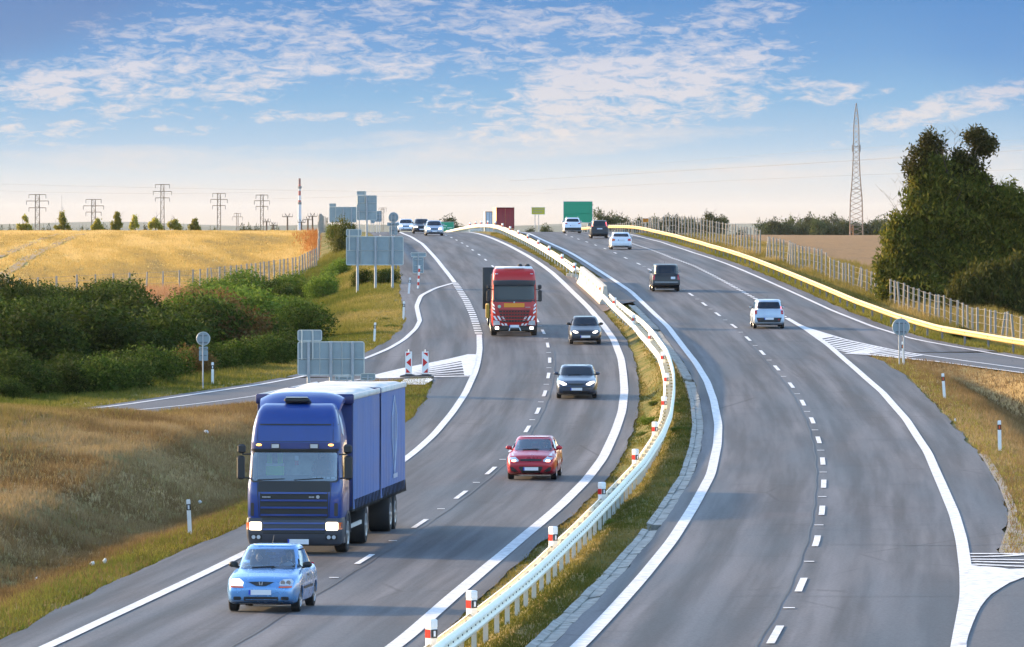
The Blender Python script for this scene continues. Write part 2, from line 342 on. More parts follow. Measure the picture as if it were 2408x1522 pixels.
PE2 = [(2028.5,831),(2079.7,854.7),(2131,886),(2166.3,921.7),(2217.6,973),(2265,1028),(2312,1083),(2347.6,1142.4),(2371,1201.5),(2369,1241),(2348,1301)]
PGU = [(1850,750),(1886.6,770),(1989,801.6),(2107,827),(2166.4,837),(2408,869.7)]
PGL = [(2028,834),(2205.8,852.8),(2408,879.5)]
def projz(x, y, Z):
    YY = np.arange(60, 780, .1); r = -(y - YH) / F * YY; i = np.argmax(r <= Z(YY)); Y = YY[i]
    return ((x - CX) / F * Y, Y)
def path(P, Z, lo=None, hi=None):
    q = sorted([projz(x, y, Z) for x, y in P], key=lambda p: p[1])
    return (lo or []) + q + (hi or [])
FAR = [(700, -3.6 - 2.2), (900, -12.4)]
L1 = path(PL1, ZL, [(-14.2, 60), (-11.2, 110)], [(-12.7, 700), (-18.9, 900), (-31, 1300)])
R1 = path(PR1, ZL, [(-7.4, 60), (-4.0, 110)], [(-5.6, 700), (-11.8, 900), (-24, 1300)])
L2 = path(PL2, ZR, [(-3.6, 60)], [(-0.4, 700), (-6.6, 900), (-19, 1300)])
R2 = path(PR2, ZR, [(3.6, 60)], [(6.6, 700), (.4, 900), (-12, 1300)])
R3 = path(PR3, ZR, [(60, 60), (34, 240)], [(11.6, 640), (9.4, 700), (3.4, 900), (-9, 1300)])
E1 = path(PE1, ZL, [(-13.5, 60), (-11.6, 115)])
RLl = path([p for p in PRL if p != (1068, 667)], ZL)
RL = [(-120, 120), (-60, 195), (-36, 230), (-26.5, 252)] + [p for p in RLl if p[1] < 395] + [(-6.4, 408), (-6.6, 424), (-7.3, 459), (-8.9, 509), (-10.3, 552), (-12, 595), (-15.4, 700), (-21.7, 900), (-34, 1300)]
RB = [(-118, 112), (-56, 188), (-31, 224), (-21.5, 247)] + path(PRB, ZL)
E2 = path(PE2, ZR)
def fx(P): P = np.array(P); return lambda Y: np.interp(Y, P[:, 1], P[:, 0])
fL1, fR1, fL2, fR2, fR3, fE1, fRL, fRB, fE2 = map(fx, (L1, R1, L2, R2, R3, E1, RL, RB, E2))
XEL = lambda Y: fRL(Y) - .8                      # outer asphalt edge on the left, slip road included
XER = lambda Y: fR3(Y) + .9
fGL = fx([(60, 153), (40, 200)] + path(PGL, ZR))    # lower edge of the right slip road
TFL = ([0, 260, 300, 350, 430, 500, 600, 700, 780, 860, 1000, 1300, 1800, 20000], [-8.5, -8.2, -7.4, -6.5, -5.25, -4.2, -2.4, -1.0, -.58, -.6, -1.5, -6, -8, -8])
TFR = ([0, 290, 380, 430, 450, 520, 600, 700, 800, 900, 1100, 1300, 1500, 2000, 20000], [-8.1, -7.0, -5.1, -3.9, -3.05, -2.55, -2.1, -1.7, -1.35, -1.2, -1.45, -1.76, -4, -8, -8])
zfl, zfr = cr(*TFL, YF), cr(*TFR, YF)
NE = 303.0
def G(X, Y, bumps=True):
    X = np.asarray(X, float); Y = np.asarray(Y, float)
    zl, zr = ZL(Y), ZR(Y)
    t = sst(fR1(Y) + 1.0, fL2(Y) - 1.3, X); z = zl * (1 - t) + zr * t
    # crown of turf in the median
    inmed = sst(fR1(Y) + 1.1, fR1(Y) + 2.2, X) * (1 - sst(fL2(Y) - 2.9, fL2(Y) - 1.7, X))
    z = z + .10 * inmed
    # left: verge, ditch and mound between carriageway and slip road
    xe = fE1(Y); dE = xe - X; dR = X - fRB(Y)
    ins = (Y < NE) & (dE > 0) & (dR > 0)
    hn_ = (np.clip(-.0288 * Y - zl + .05, .75, 2.15) * sst(168, 222, Y) + 1.15 * (1 - sst(168, 222, Y))) * sst(290, 262, Y)
    prof = -.6 * sst(.6, 4.6, dE) + (.6 + hn_) * (.7 * sst(2.6, 6.8, dE) + .3 * sst(6, 13, dE))
    prof = prof * sst(0, 5.5, dR) * sst(NE, NE - 16, Y)
    z = z + np.where(ins, prof, 0)
    # beyond the slip road / shoulder: down to field level
    q = XEL(Y) - X; w = sst(.5, 7.5, q); zf = np.interp(Y, YF, zfl)
    z = np.where(q > 0, z * (1 - w) + zf * w, z)
    # right: hollow between carriageway and slip road
    dE = X - fE2(Y); dR = fGL(Y) - X
    ins = (Y < 313) & (Y > 153) & (dE > 0) & (dR > 0)
    prof = (-1.5 * sst(1.2, 5.0, dE) + .5 * sst(6, 12, dE)) * sst(0, 3.0, dR) * sst(153, 163, Y) * sst(313, 296, Y)
    z = z + np.where(ins, prof, 0)
    q = X - XER(Y); w = sst(5, 20, q); zf = np.interp(Y, YF, zfr)
    zz = z - .35 * sst(.5, 4, q)
    z = np.where(q > 0, zz * (1 - w) + zf * w, z)
    if bumps:
        soft = np.clip(np.maximum.reduce([np.where((Y < NE), np.minimum(fE1(Y) - X, X - fRB(Y)), -1), XEL(Y) - X, X - XER(Y), np.where((Y < 313) & (Y > 153), np.minimum(X - fE2(Y), fGL(Y) - X), -1)]) / 3., 0, 1)
        b = .05 * np.sin(X * 1.7 + np.sin(Y * .31) * 2) * np.sin(Y * .53 + X * .3) + .07 * np.sin(X * .61 + 1.3) * np.sin(Y * .17 + np.sin(X * .4)) + .03 * np.sin(X * 3.9 + Y * .9) * np.sin(Y * 1.3)
        z = z + b * soft
    return z + CZ
def P(x, y, off=0., lo=70, hi=1500):
    """ground point seen at photo position x, y"""
    YY = np.arange(lo, hi, .5); XX = (x - CX) / F * YY
    r = CZ - (y - YH) / F * YY; g = G(XX, YY) + off; k = np.where(r <= g)[0]
    Y = YY[k[0]] if len(k) else hi
    X = (x - CX) / F * Y
    return Vector((X, Y, float(G(X, Y))))
def at(x, Y, off=0.):
    X = (x - CX) / F * Y; return Vector((X, Y, float(G(X, Y)) + off))
def on_asphalt(X, Y):
    main = (X > np.where(Y < NE, fE1(Y), XEL(Y))) & (X < fR1(Y) + .7)
    right = (X > fL2(Y) - .9) & (X < np.where(Y < 312.5, fE2(Y), XER(Y)))
    rampl = (Y < NE) & (X > XEL(Y)) & (X < fRB(Y)); rampr = (Y < 312.5) & (X > fGL(Y)) & (X < XER(Y)) & (Y > 153)
    merge = (Y < 153) & (X > 0) & (X < 60)
    return main | right | rampl | rampr | (merge & (X > fL2(Y)))

# ground sheet on one graded grid, split into grass land, wheat field and stubble field
gx = np.concatenate([-np.geomspace(9000, 48, 34), np.arange(-46, 46.1, .6), np.geomspace(48, 9000, 34)])
gy = np.concatenate([np.arange(30, 430, 1.0), np.arange(430, 760, 2.), np.arange(760, 1600, 14.), np.geomspace(1600, 16000, 26)])
GX, GY = np.meshgrid(gx, gy); GZ = G(GX, GY)
oa = on_asphalt(GX, GY)
core = oa.copy()
core[1:-1, 1:-1] &= oa[:-2, 1:-1] & oa[2:, 1:-1] & oa[1:-1, :-2] & oa[1:-1, 2:]
GZ = GZ - np.where(core, .14, np.where(oa, .06, 0))
GZ = GZ - .15 * ((GX > fL2(GY) - 1.45) & (GX < fL2(GY) - .2) & (GY < 385))
nx, ny = len(gx), len(gy)
idx = np.arange(nx * ny).reshape(ny, nx)
quad = np.stack([idx[:-1, :-1], idx[:-1, 1:], idx[1:, 1:], idx[1:, :-1]], -1).reshape(-1, 4)
cxq = (GX[:-1, :-1] + GX[1:, 1:]).ravel() / 2; cyq = (GY[:-1, :-1] + GY[1:, 1:]).ravel() / 2
FLP = [P(0, 716), P(200, 704), P(450, 690), P(600, 672), P(700, 655), P(749, 629), P(750, 600), P(751, 575)]
FL = [(-300, 372), (-120, 400), (-60, 418)] + [(p.x, p.y) for p in FLP] + [(at(752.5, 740).x, 740), (at(774, 900).x, 900), (-60, 1300)]
def inpoly(X, Y, Pn):
    c = np.zeros(np.shape(X), bool); n = len(Pn); j = n - 1
    for i in range(n):
        xi, yi = Pn[i]; xj, yj = Pn[j]
        with np.errstate(divide='ignore', invalid='ignore'):
            c ^= ((yi > Y) != (yj > Y)) & (X < (xj - xi) * (Y - yi) / (yj - yi + 1e-12) + xi)
        j = i
    return c
wheat = inpoly(cxq, cyq, [(-700, 372)] + [(x - .6, y + .6) for x, y in FL] + [(-700, 1300)])
brown = (cxq > XER(cyq) + 6.6) & (cyq > 441) & (cyq < 1360) & (cxq < 500)
def grid_obj(name, mask, mat):
    q = quad[mask]; u, inv = np.unique(q, return_inverse=True)
    V = np.stack([GX.ravel()[u], GY.ravel()[u], GZ.ravel()[u]], 1)
    me = fastmesh(name, V, inv.reshape(-1, 4), 4); smooth(me)
    return link(name, me, mat), V
M_WHEAT = grassmat('wheat_stubble', ((.56, .38, .09), (.66, .48, .15)), ((.44, .34, .13), (.60, .45, .18), (.34, .29, .13)), sc=.35, bump=.12)
M_BROWN = grassmat('ploughed_stubble', ((.24, .145, .07), (.30, .19, .09)), ((.21, .13, .065), (.33, .21, .10), (.15, .095, .05)), sc=.5, bump=.12)
g_o, gV = grid_obj('ground', ~(wheat | brown), M_GRASS); tag(g_o, kind='structure')
X_, Y_ = gV[:, 0], gV[:, 1]
dry = np.full(len(X_), .55)
dL = fE1(Y_) - X_
dry = np.where((Y_ < NE) & (dL > -1), .16 + .70 * sst(1.8, 4.0, dL) - .42 * sst(7.5, 11.5, dL), dry)
dry = np.where((X_ > fR1(Y_)) & (X_ < fL2(Y_)), .34, dry)
dry = np.where((Y_ < 313) & (X_ > fE2(Y_) - 1), .66 + .34 * sst(1.0, 3.0, X_ - fE2(Y_)), dry)
dry = np.where((Y_ > 200) & (X_ < XEL(Y_)), .25 + .2 * sst(4, 9, XEL(Y_) - X_), dry)
dry = np.where(X_ > XER(Y_), .4 + .25 * sst(2, 5, X_ - XER(Y_)), dry)
attr(g_o.data, 'dry', dry)
for nm, mk, mt in (('wheat_field', wheat, M_WHEAT), ('stubble_field', brown, M_BROWN)):
    o_, v_ = grid_obj(nm, mk, mt); tag(o_, kind='structure'); attr(o_.data, 'dry', np.full(len(v_), .45) + .5 * np.sin(v_[:, 0] * .42 + v_[:, 1] * .035 + np.sin(v_[:, 1] * .02) * 2))

# ---------------------------------------------------------------- asphalt sheets
def uvset(me, U):
    uvl = me.uv_layers.new(name='UVMap'); li = np.empty(len(me.loops), np.int32); me.loops.foreach_get('vertex_index', li)
    uvl.data.foreach_set('uv', np.asarray(U, np.float32)[li].ravel())
def sheet(name, fa, fb, y0, y1, mat, dz=.03, fu=None, st=2.0, nl=14):
    ys = np.concatenate([np.arange(y0, y1, st), [y1]]) if y1 > y0 + st else np.array([y0, y1])
    t = np.linspace(0, 1, nl); A, B = fa(ys), fb(ys)
    X = A[:, None] * (1 - t) + B[:, None] * t; Y = np.repeat(ys[:, None], nl, 1); Z = G(X, Y, False) + dz
    V = np.stack([X, Y, Z], -1).reshape(-1, 3); i = np.arange(len(V)).reshape(len(ys), nl)
    q = np.stack([i[:-1, :-1], i[:-1, 1:], i[1:, 1:], i[1:, :-1]], -1).reshape(-1, 4)
    me = fastmesh(name, V, q, 4); smooth(me)
    u0 = (fu or fa)(ys); uvset(me, np.stack([X - u0[:, None], Y], -1).reshape(-1, 2))
    return tag(link(name, me, mat), kind='structure')
wob = lambda f_, a, s_: (lambda Y: f_(Y) + a * np.sin(Y * .9 + s_) * np.sin(Y * .37) + a * .6 * np.sin(Y * 2.7 + s_))
sheet('incoming_carriageway', wob(lambda Y: np.where(Y < NE, fE1(Y), XEL(Y)), .07, 1), wob(lambda Y: fR1(Y) + .68, .05, 2), 40, 1300, M_ASPH, fu=fL1, nl=22)
sheet('outgoing_carriageway', wob(lambda Y: fL2(Y) - .55, .03, 4), wob(lambda Y: np.where(Y < 312.5, fE2(Y), XER(Y)), .08, 3), 40, 1300, M_ASPH, fu=fL2, nl=22)
sheet('slip_road_left', lambda Y: XEL(Y), fRB, 150, NE - .2, M_ASPR, .034)
sheet('slip_road_right', fGL, XER, 152.5, 312.3, M_ASPR, .034, nl=20)
sheet('merging_lane', lambda Y: fR2(Y) + .05, lambda Y: np.where(Y < 140, 60., 60.), 60, 152.6, M_ASPR, .038, nl=40)
# paved opening in the median by the concrete blocks, gravel verge at the merge
M_PATCH = asphalt('old_asphalt', (.15, .118, .10), False)
mpY = [P(1330, 668).y, P(1400, 735).y]
sheet('median_crossover', lambda Y: fR1(Y) + .6, lambda Y: fR1(Y) + .6 + 2.3 * sst(376, 384, Y) * sst(437, 428, Y), 376, 437, M_PATCH, .05 + .03)
M_GRAV = grassmat('gravel_verge', ((.22, .20, .17), (.34, .31, .27)), ((.25, .21, .16), (.33, .30, .26), (.16, .15, .13)), sc=2, bump=.04)
sheet('gravel_verge', lambda Y: fE2(Y) + .0, lambda Y: fE2(Y) + .25 + 1.2 * sst(172, 155, Y), 152.8, 215, M_GRAV, .034, nl=5)
# concrete drainage channel beside the outgoing carriageway: cracked slabs
M_SLAB = pmat('channel_concrete', (.30, .29, .26), .9, var=.3, vscale=2.0, bump=.03, bscale=9)
dr = MB(); y_ = 118.0; r_ = random.Random(5)
while y_ < 378:
    ln = 3.0; a = .02
    if r_.random() > .025:
        Xa, Xb = float(fL2(y_)) - .55, float(fL2(y_ + ln - .04)) - .55
        for (o0, o1, h0, h1) in ((-.25, 0.0, -.02, -.01), (-.42, -.26, .03, .0)):
            z = lambda X, Y, h: float(G(X, Y, False)) + .025 + h
            q = [(Xa + o0, y_, z(Xa + o0, y_, h0)), (Xa + o1, y_, z(Xa + o1, y_, h1)), (Xb + o1, y_ + ln - .04, z(Xb + o1, y_ + ln, h1)), (Xb + o0, y_ + ln - .04, z(Xb + o0, y_ + ln, h0))]
            
            j = r_.uniform(-.03, .03)
            dr.add([(x, y, zz + j * (k % 2)) for k, (x, y, zz) in enumerate(q)] + [(x, y, zz - .2) for x, y, zz in q], [(0, 1, 2, 3), (4, 5, 1, 0), (5, 6, 2, 1), (6, 7, 3, 2), (7, 4, 0, 3)])
    y_ += ln
tag(dr.obj('drainage_channel', M_SLAB), kind='structure')

# ---------------------------------------------------------------- painted markings
class Paint:
    def __init__(s): s.V = []; s.Fc = []
    def quadstrip(s, A, B, dz=.05):
        b = len(s.V)
        for p, q in zip(A, B):
            for k in (p, q): s.V.append((k[0], k[1], float(G(k[0], k[1], False)) + dz))
        for i in range(len(A) - 1): s.Fc.append((b + 2 * i, b + 2 * i + 1, b + 2 * i + 3, b + 2 * i + 2))
    def line(s, pts, w, dz=.05, st=1.5):
        pts = [Vector((p[0], p[1])) for p in pts]
        out = []
        for a, b in zip(pts[:-1], pts[1:]):
            n = max(1, int((b - a).length / st)); out += [a.lerp(b, i / n) for i in range(n)]
        out.append(pts[-1]); A = []; B = []
        for _ in range(3): out = [out[0]] + [(out[i - 1] + out[i] * 2 + out[i + 1]) / 4 for i in range(1, len(out) - 1)] + [out[-1]]
        for i, p in enumerate(out):
            d = (out[min(i + 1, len(out) - 1)] - out[max(i - 1, 0)]).normalized(); n_ = Vector((-d.y, d.x)) * (w / 2)
            A.append(p + n_); B.append(p - n_)
        s.quadstrip(A, B, dz)
    def fline(s, f_, w, y0, y1, off=0., dz=.05, st=1.5):
        ys = np.concatenate([np.arange(y0, y1, st), [y1]]); x = f_(ys) + off
        k = np.ones(5) / 5
        if len(x) > 9: x[2:-2] = np.convolve(x, k, 'valid')
        s.quadstrip(list(zip(x - w / 2, ys)), list(zip(x + w / 2, ys)), dz)
    def done(s, name, mat): return tag(link(name, fastmesh(name, s.V, s.Fc, 4), mat), kind='structure')
pt = Paint()
pt.fline(fL1, .30, 60, float(projz(1127, 789, ZL)[1])); pt.fline(fL1, .30, float(projz(1069, 666, ZL)[1]), 1290)
pt.fline(fR1, .36, 60, 1290); pt.fline(fL2, .30, 60, 1290)
yt = float(projz(1849, 750, ZR)[1]); pt.fline(fR2, .30, 60, yt); pt.fline(fR3, .22, 100, 1290)
y = float(projz(1127, 789, ZL)[1]) + 1
while y < projz(1071, 669, ZL)[1]: pt.fline(fL1, .42, y, y + 1.6); y += 2.9
y = yt + 1.5
while y < 620: pt.fline(fR2, .26, y, y + 1.6); y += 2.9
YLD = [1410, 1319, 1235, 1167, 1110, 1058, 1012, 969, 928, 885.8, 849.5, 814, 782.6, 755, 731, 708, 686, 665, 646, 628, 612.6, 600.5, 589.5, 580.5, 572.9, 566, 560.2, 555]
YRD = [1498, 1380, 1276.4, 1204.3, 1141.6, 1088, 1038, 991.9, 950, 908.7, 868.1, 831.5, 798.8, 768.8, 741.2, 717.2, 694.4, 673, 653, 636, 622, 608.3, 596.4, 586.3, 577.9, 570.3, 563.7, 558.4, 553.6]
def dashes(Ys, fa, fb, Z, ln):
    yy = [projz(1200, v, Z)[1] for v in Ys]; fm = lambda Y: (fa(Y) + fb(Y)) / 2
    for i, y in enumerate(yy):
        pt.fline(fm, .15 if y > 420 else .16, y - ln / 2, y + ln / 2)
        if i and y < 470:
            ym = (y + yy[i - 1]) / 2; xm = float(fm(ym)); pt.quadstrip([(xm - .14, ym - .16), (xm - .14, ym + .16)], [(xm + .10, ym - .16), (xm + .10, ym + .16)])
dashes(YLD, fL1, fR1, ZL, 5.2); dashes(YRD, fL2, fR2, ZR, 5.4)
# sealed joint beside the lane line and transverse cracks
M_SEAL = pmat('joint_seal', (.035, .035, .038), .6)
cs_ = Paint(); r2 = random.Random(12)
wj = lambda fa, fb, o: (lambda Y: (fa(Y) + fb(Y)) / 2 + o + .05 * np.sin(Y * .6) + .03 * np.sin(Y * 2.3))
cs_.fline(wj(fL1, fR1, .24), .045, 118, 330, dz=.045); cs_.fline(wj(fL2, fR2, -.24), .04, 118, 330, dz=.045)
def crack(y, fa, fb, a, b, w=.05):
    pts = [(float(fa(y)) + (float(fb(y)) - float(fa(y))) * (a + (b - a) * i / 14), y + r2.uniform(-.25, .25) + .3 * math.sin(i * .7)) for i in range(15)]; cs_.line(pts, w, dz=.046, st=.6)
for y, a, b, w in [(136, .3, 1.25, .06), (158, .55, 1.3, .09), (166, .4, .9, .05), (193, .1, .95, .06), (204, .0, .5, .06), (226, .05, 1.0, .09), (252, .3, .9, .08), (283, .0, 1.0, .08), (306, .1, .7, .1)]: crack(y, fL2, fR2, a, b, w)
for y, a, b, w in [(150, .1, .7, .05), (212, .0, .6, .05), (246, .3, 1.0, .06), (290, .0, .8, .07), (340, .1, 1.0, .1), (372, .5, 1.1, .12)]: crack(y, fL1, fR1, a, b, w)
cs_.done('road_crack', M_SEAL)
# left slip road: outer line, lane line, hatched nose
PJ = lambda L_, Z: [projz(x, y, Z) for x, y in L_]
pt.line([(-60, 190), (-36, 226)] + sorted(PJ(PRL, ZL), key=lambda p: p[1])[:10] , .24)
pt.line(PJ(PRL[9:], ZL), .26, dz=.052)
lane = PJ(PRM, ZL); pt.line([(-48, 190), (-25, 238)] + lane, .16)
up = PJ([(884, 888), (951, 871), (1079, 845.5), (1116, 836)], ZL); dn = PJ([(884, 892), (1005, 889), (1079, 887), (1106, 887)], ZL)
for t in (0, .14, .28, .42, .57, .72, .87, 1.0):
    pts = [(a[0] * (1 - t) + b[0] * t, a[1] * (1 - t) + b[1] * t) for a, b in zip(up, dn)]; pt.line(pts, .42 + .30 * (t in (0, 1.0)) , dz=.054)
tipL = PJ([(1085, 851), (1122, 836), (1118, 858), (1108, 886), (1092, 886)], ZL)
# right gore
gu = PJ(PGU, ZR); pt.line(gu, .20, dz=.052); pt.line(PJ(PGL, ZR), .18, dz=.052)
A_ = PJ([(1925, 799), (1945, 812), (1967, 824), (1995, 834), (2030, 835), (2080, 841), (2130, 847)], ZR); B_ = PJ([(1960, 793), (1992, 803), (2030, 812), (2066, 818), (2100, 826), (2140, 833), (2180, 840)], ZR)
for i in range(len(A_) - 1):
    for t in (0, .34, .67):
        a = Vector(A_[i]).lerp(Vector(A_[i + 1]), t); b = Vector(B_[i]).lerp(Vector(B_[i + 1]), t); pt.line([a, b], .36, dz=.056)
pt.line(PJ([(1989, 834), (2028, 835), (2206, 853)], ZR), .35, dz=.053)
pt.done('road_marking', M_PAINT)
def poly_sheet(name, Pn, mat, dz, kind='structure'):
    bm = bmesh.new(); f = bm.faces.new([bm.verts.new((p[0], p[1], 0)) for p in Pn])
    ys = [p[1] for p in Pn]; y = math.floor(min(ys)) + 1
    while y < max(ys):
        bmesh.ops.bisect_plane(bm, geom=bm.verts[:] + bm.edges[:] + bm.faces[:], plane_co=(0, y, 0), plane_no=(0, 1, 0)); y += 3
    bmesh.ops.triangulate(bm, faces=bm.faces[:])
    for v in bm.verts: v.co.z = float(G(v.co.x, v.co.y, False)) + dz
    bmesh.ops.recalc_face_normals(bm, faces=bm.faces[:])
    for f_ in bm.faces:
        if f_.normal.z < 0: f_.normal_flip()
    me = bpy.data.meshes.new(name); bm.to_mesh(me); bm.free(); return tag(link(name, me, mat), kind=kind)
poly_sheet('road_marking', PJ([(1850, 750), (1895, 771), (1962, 793), (1927, 800)], ZR), M_PAINT, .054)
poly_sheet('road_marking', tipL, M_PAINT, .056)
zq = lambda u, v: ((2300 + u / 4.037) * .8566, (1400 + v / 4.037) * .8566)
poly_sheet('road_marking', PJ([zq(*p) for p in [(1465, 560), (1480, 640), (1590, 655), (1760, 665), (1900, 686), (2063, 680), (2400, 640), (2400, 700), (2063, 775), (1900, 840), (1800, 900), (1700, 965), (1640, 1030), (1580, 1110), (1540, 1190), (1500, 1280), (1455, 1400), (1420, 1522), (1330, 1522)]], ZR), M_PAINT, .062)
for l_ in ([(1465, 512), (1800, 520), (2063, 512), (2500, 505)], [(1470, 545), (1650, 552), (1850, 548), (2100, 520)], [(1480, 575), (1800, 570), (2100, 590), (2500, 590)], [(1480, 600), (1700, 600), (2063, 628), (2500, 625)], [(1480, 630), (1620, 630), (1900, 660), (2200, 660)]):
    p_ = Paint(); p_.line(PJ([zq(*p) for p in l_], ZR), .42, dz=.06); p_.done('road_marking', M_PAINT)
# concrete apron under the chevron boards
poly_sheet('concrete_apron', PJ([(935, 908), (952, 895), (1012, 893), (1018, 897), (1000, 908)], ZL), M_PAINTW, .075)
# ---------------------------------------------------------------- crash barriers
WPROF = [(0, .44), (.035, .46), (.075, .50), (.075, .54), (.02, .585), (.02, .615), (.075, .66), (.075, .70), (.035, .74), (0, .76)]
def beam(pathf, ys, side, name, mat, parent, h=0., org=(0, 0, 0), thick=.02):
    prof = [(o * side, z) for o, z in WPROF] + [((o - thick * 1.0) * side, z) for o, z in reversed(WPROF)]
    rs = []
    for y in ys:
        x = float(pathf(y)); g = float(G(x, y, False)) + h
        rs.append([(x + o - org[0], y - org[1], g + z - org[2]) for o, z in prof])
    m_ = MB(); m_.rings(rs)
    if mat is M_GALVW:
        y = ys[0] + .4; m_.mat(1)
        while y < min(ys[-1], 262):
            x = float(pathf(y)); g = float(G(x, y, False)) + h; m_.box((x + (.026 if side > 0 else -.026) - org[0], y - org[1], g + .60 - org[2]), (.022, .10, .03)); m_.box((x - org[0] + side * .04, y + .5 - org[1], g + .735 - org[2]), (.02, .05, .02)); y += 1.0
    return m_.obj(name, [mat, M_DKSTEEL], parent, 50)
fMt = fx([(.54, 0), (.54, 300), (.36, 372), (.31, 480), (.34, 560), (.42, 660), (.5, 900), (.5, 1300)])
fM = lambda Y: fR1(Y) + (fL2(Y) - fR1(Y)) * fMt(Y)
M_GALVW = pmat('bright_galvanised_steel', (.95, .87, .70), .45, .0, var=.08, vscale=2)
def railpost(h, mat, half, dp):
    m_ = MB(); m_.box((0, 0, h / 2 - .1), (.10, .055, h + .1)); m_.box((0, 0, h - .08), (half * 2 - .02, .05, .09)); return m_.me('post', mat)
def guard_rail(name, label, pf, y0, y1, sides, half, mat, step, pstep, pmat_, side_post=0.):
    t = empty(name, (float(pf(y0)), y0, 0), 0, label, 'crash barrier'); org = t.location
    ys = np.arange(y0, y1 + .01, step)
    for s_ in sides: beam(lambda Y, s_=s_: pf(Y) + s_ * half, ys, s_, 'beam', mat, t, 0, org)
    pm = railpost(.70, pmat_, half if len(sides) == 2 else .06, 0)
    for y in np.arange(y0 + .5, y1, pstep):
        for sd in ((-half * .9, half * .9) if len(sides) == 2 and side_post else (0,)):
            x = float(pf(y)); p = link('post', pm, None, t); p.location = (x + sd - org.x, y + sd * 2 - org.y, float(G(x, y, False)) - .05)
    return t
M_RAILPOST = pmat('rail_post_steel', (.50, .53, .51), .5, .3, var=.1)
gr1 = guard_rail('guard_rail', 'long white guard rail curving up the grass median from the bottom edge', fM, 97, 386, (-1, 1), .17, M_GALVW, 2.0, 3.0, M_RAILPOST)
gr2 = guard_rail('guard_rail', 'pale guard rail arching over the hill crest in the median beyond the concrete blocks', fM, 431, 935, (-1, 1), .17, M_GALVW, 4.0, 5.3, M_RAILPOST)
M_GALVY = pmat('sun_yellowed_guard_steel', (.68, .46, .17), .45, .1, var=.12, vscale=1.5)  # galvanised steel, the low sun's yellow glow put into its base colour
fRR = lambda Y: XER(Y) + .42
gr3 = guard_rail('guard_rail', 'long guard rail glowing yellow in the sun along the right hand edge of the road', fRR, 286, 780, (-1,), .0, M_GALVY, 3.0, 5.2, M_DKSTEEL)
fLR = lambda Y: XEL(Y) - .25
gr4 = guard_rail('guard_rail', 'short dark guard rail seen end on behind the big left road signs', fLR, 452, 560, (1,), .0, M_DKSTEEL, 3.0, 4.0, M_DKSTEEL)

# concrete blocks
def jersey(y0, y1, label):
    x0 = float(fM(y0)); t = empty('concrete_barrier', (x0, y0, float(G(x0, y0, False))), 0, label, 'concrete barrier', 'concrete barrier blocks closing the median gap')
    pr = [(-.34, 0), (-.34, .10), (-.20, .34), (-.11, 1.1), (.11, 1.1), (.20, .34), (.34, .10), (.34, 0)]
    rs = []
    for y, k in ((y0, .94), (y0 + .08, 1.), (y1 - .08, 1.), (y1, .94)):
        x = float(fM(y)); g = float(G(x, y, False))
        rs.append([(x - x0 + a * k, y - y0, g - t.location.z + .07 + b * (1 if k == 1. else .985)) for a, b in pr])
    m_ = MB(); m_.rings(rs); m_.obj('block', M_CONC, t)
    s_ = MB()
    for k in (.22, .78):
        y = y0 + (y1 - y0) * k; x = float(fM(y)) - x0; g = float(G(x + x0, y, False)) - t.location.z
        s_.box((x - .15, y - y0, g + .78), (.05, .34, .14)); s_.box((x - .30, y - y0, g + .14), (.08, .8, .08))
    s_.obj('lifting_slot', pmat('rust_slot', (.25, .06, .01), .8), t)
    return t
jersey(386.4, 397.6, 'sunlit concrete barrier block nearest the camera, where the near median guard rail ends')
jersey(398, 409.6, 'middle one of the three sunlit concrete barrier blocks in the median')
jersey(410, 421.6, 'farthest of the three concrete barrier blocks, meeting the far median guard rail')
for k, (x, y) in enumerate([(1341, 652), (1352, 655), (1362, 661)]):
    p = P(x, y); s_ = MB(); s_.box((0, 0, .12), (.55 - k * .05, .5, .3), bev=.05); o = s_.obj('kerb_stone', M_CONC); o.location = p
    tag(o, ['pale kerb stone in the median grass, farthest left by the paved gap', 'middle kerb stone between two others at the grass edge', 'kerb stone closest to the concrete barrier blocks'][k], 'kerb stone', 'kerb stones at the median gap')

# white marker posts standing on the median rail
def marker():
    t = empty('marker_post'); m_ = MB()
    q = Matrix.Rotation(R(45), 3, 'Z')
    m_.box((0, 0, .84), (.150, .150, .36), q); b = m_.obj('body', M_WHITE, t)
    m_ = MB(); m_.box((0, 0, 1.08), (.168, .168, .16), q, bev=.02); m_.obj('cap', M_WHITE, t)
    m_ = MB(); m_.box((-.058, -.058, .90), (.138, .012, .15), Matrix.Rotation(R(-45), 3, 'Z')); m_.obj('reflector', M_RED, t)['label'] = 'red reflector'
    m_ = MB(); m_.box((.058, -.058, .90), (.138, .012, .15), Matrix.Rotation(R(45), 3, 'Z')); o = m_.obj('reflector', M_BLACK, t); o['label'] = 'black and white reflector'
    m_ = MB(); m_.box((.063, -.063, .90), (.045, .012, .10), Matrix.Rotation(R(45), 3, 'Z')); m_.obj('glass_insert', M_PLATE, o)
    return t
def copytree(o, parent=None):
    c = o.copy(); COL.objects.link(c); c.parent = parent
    for ch in list(o.children): copytree(ch, c)
    return c
def rail_Y(x, y):
    best = None
    for Y in np.arange(100, 930, .5):
        X = float(fM(Y)) - .1; z = float(G(X, Y, False)) + .76
        px = CX + F * X / Y; py = YH - F * (z - CZ) / Y
        d = abs(px - x) * (1.5 if Y > 430 else .15) + abs(py - y) * (.2 if Y > 430 else 1.0)
        if best is None or d < best[0]: best = (d, Y)
    return best[1]
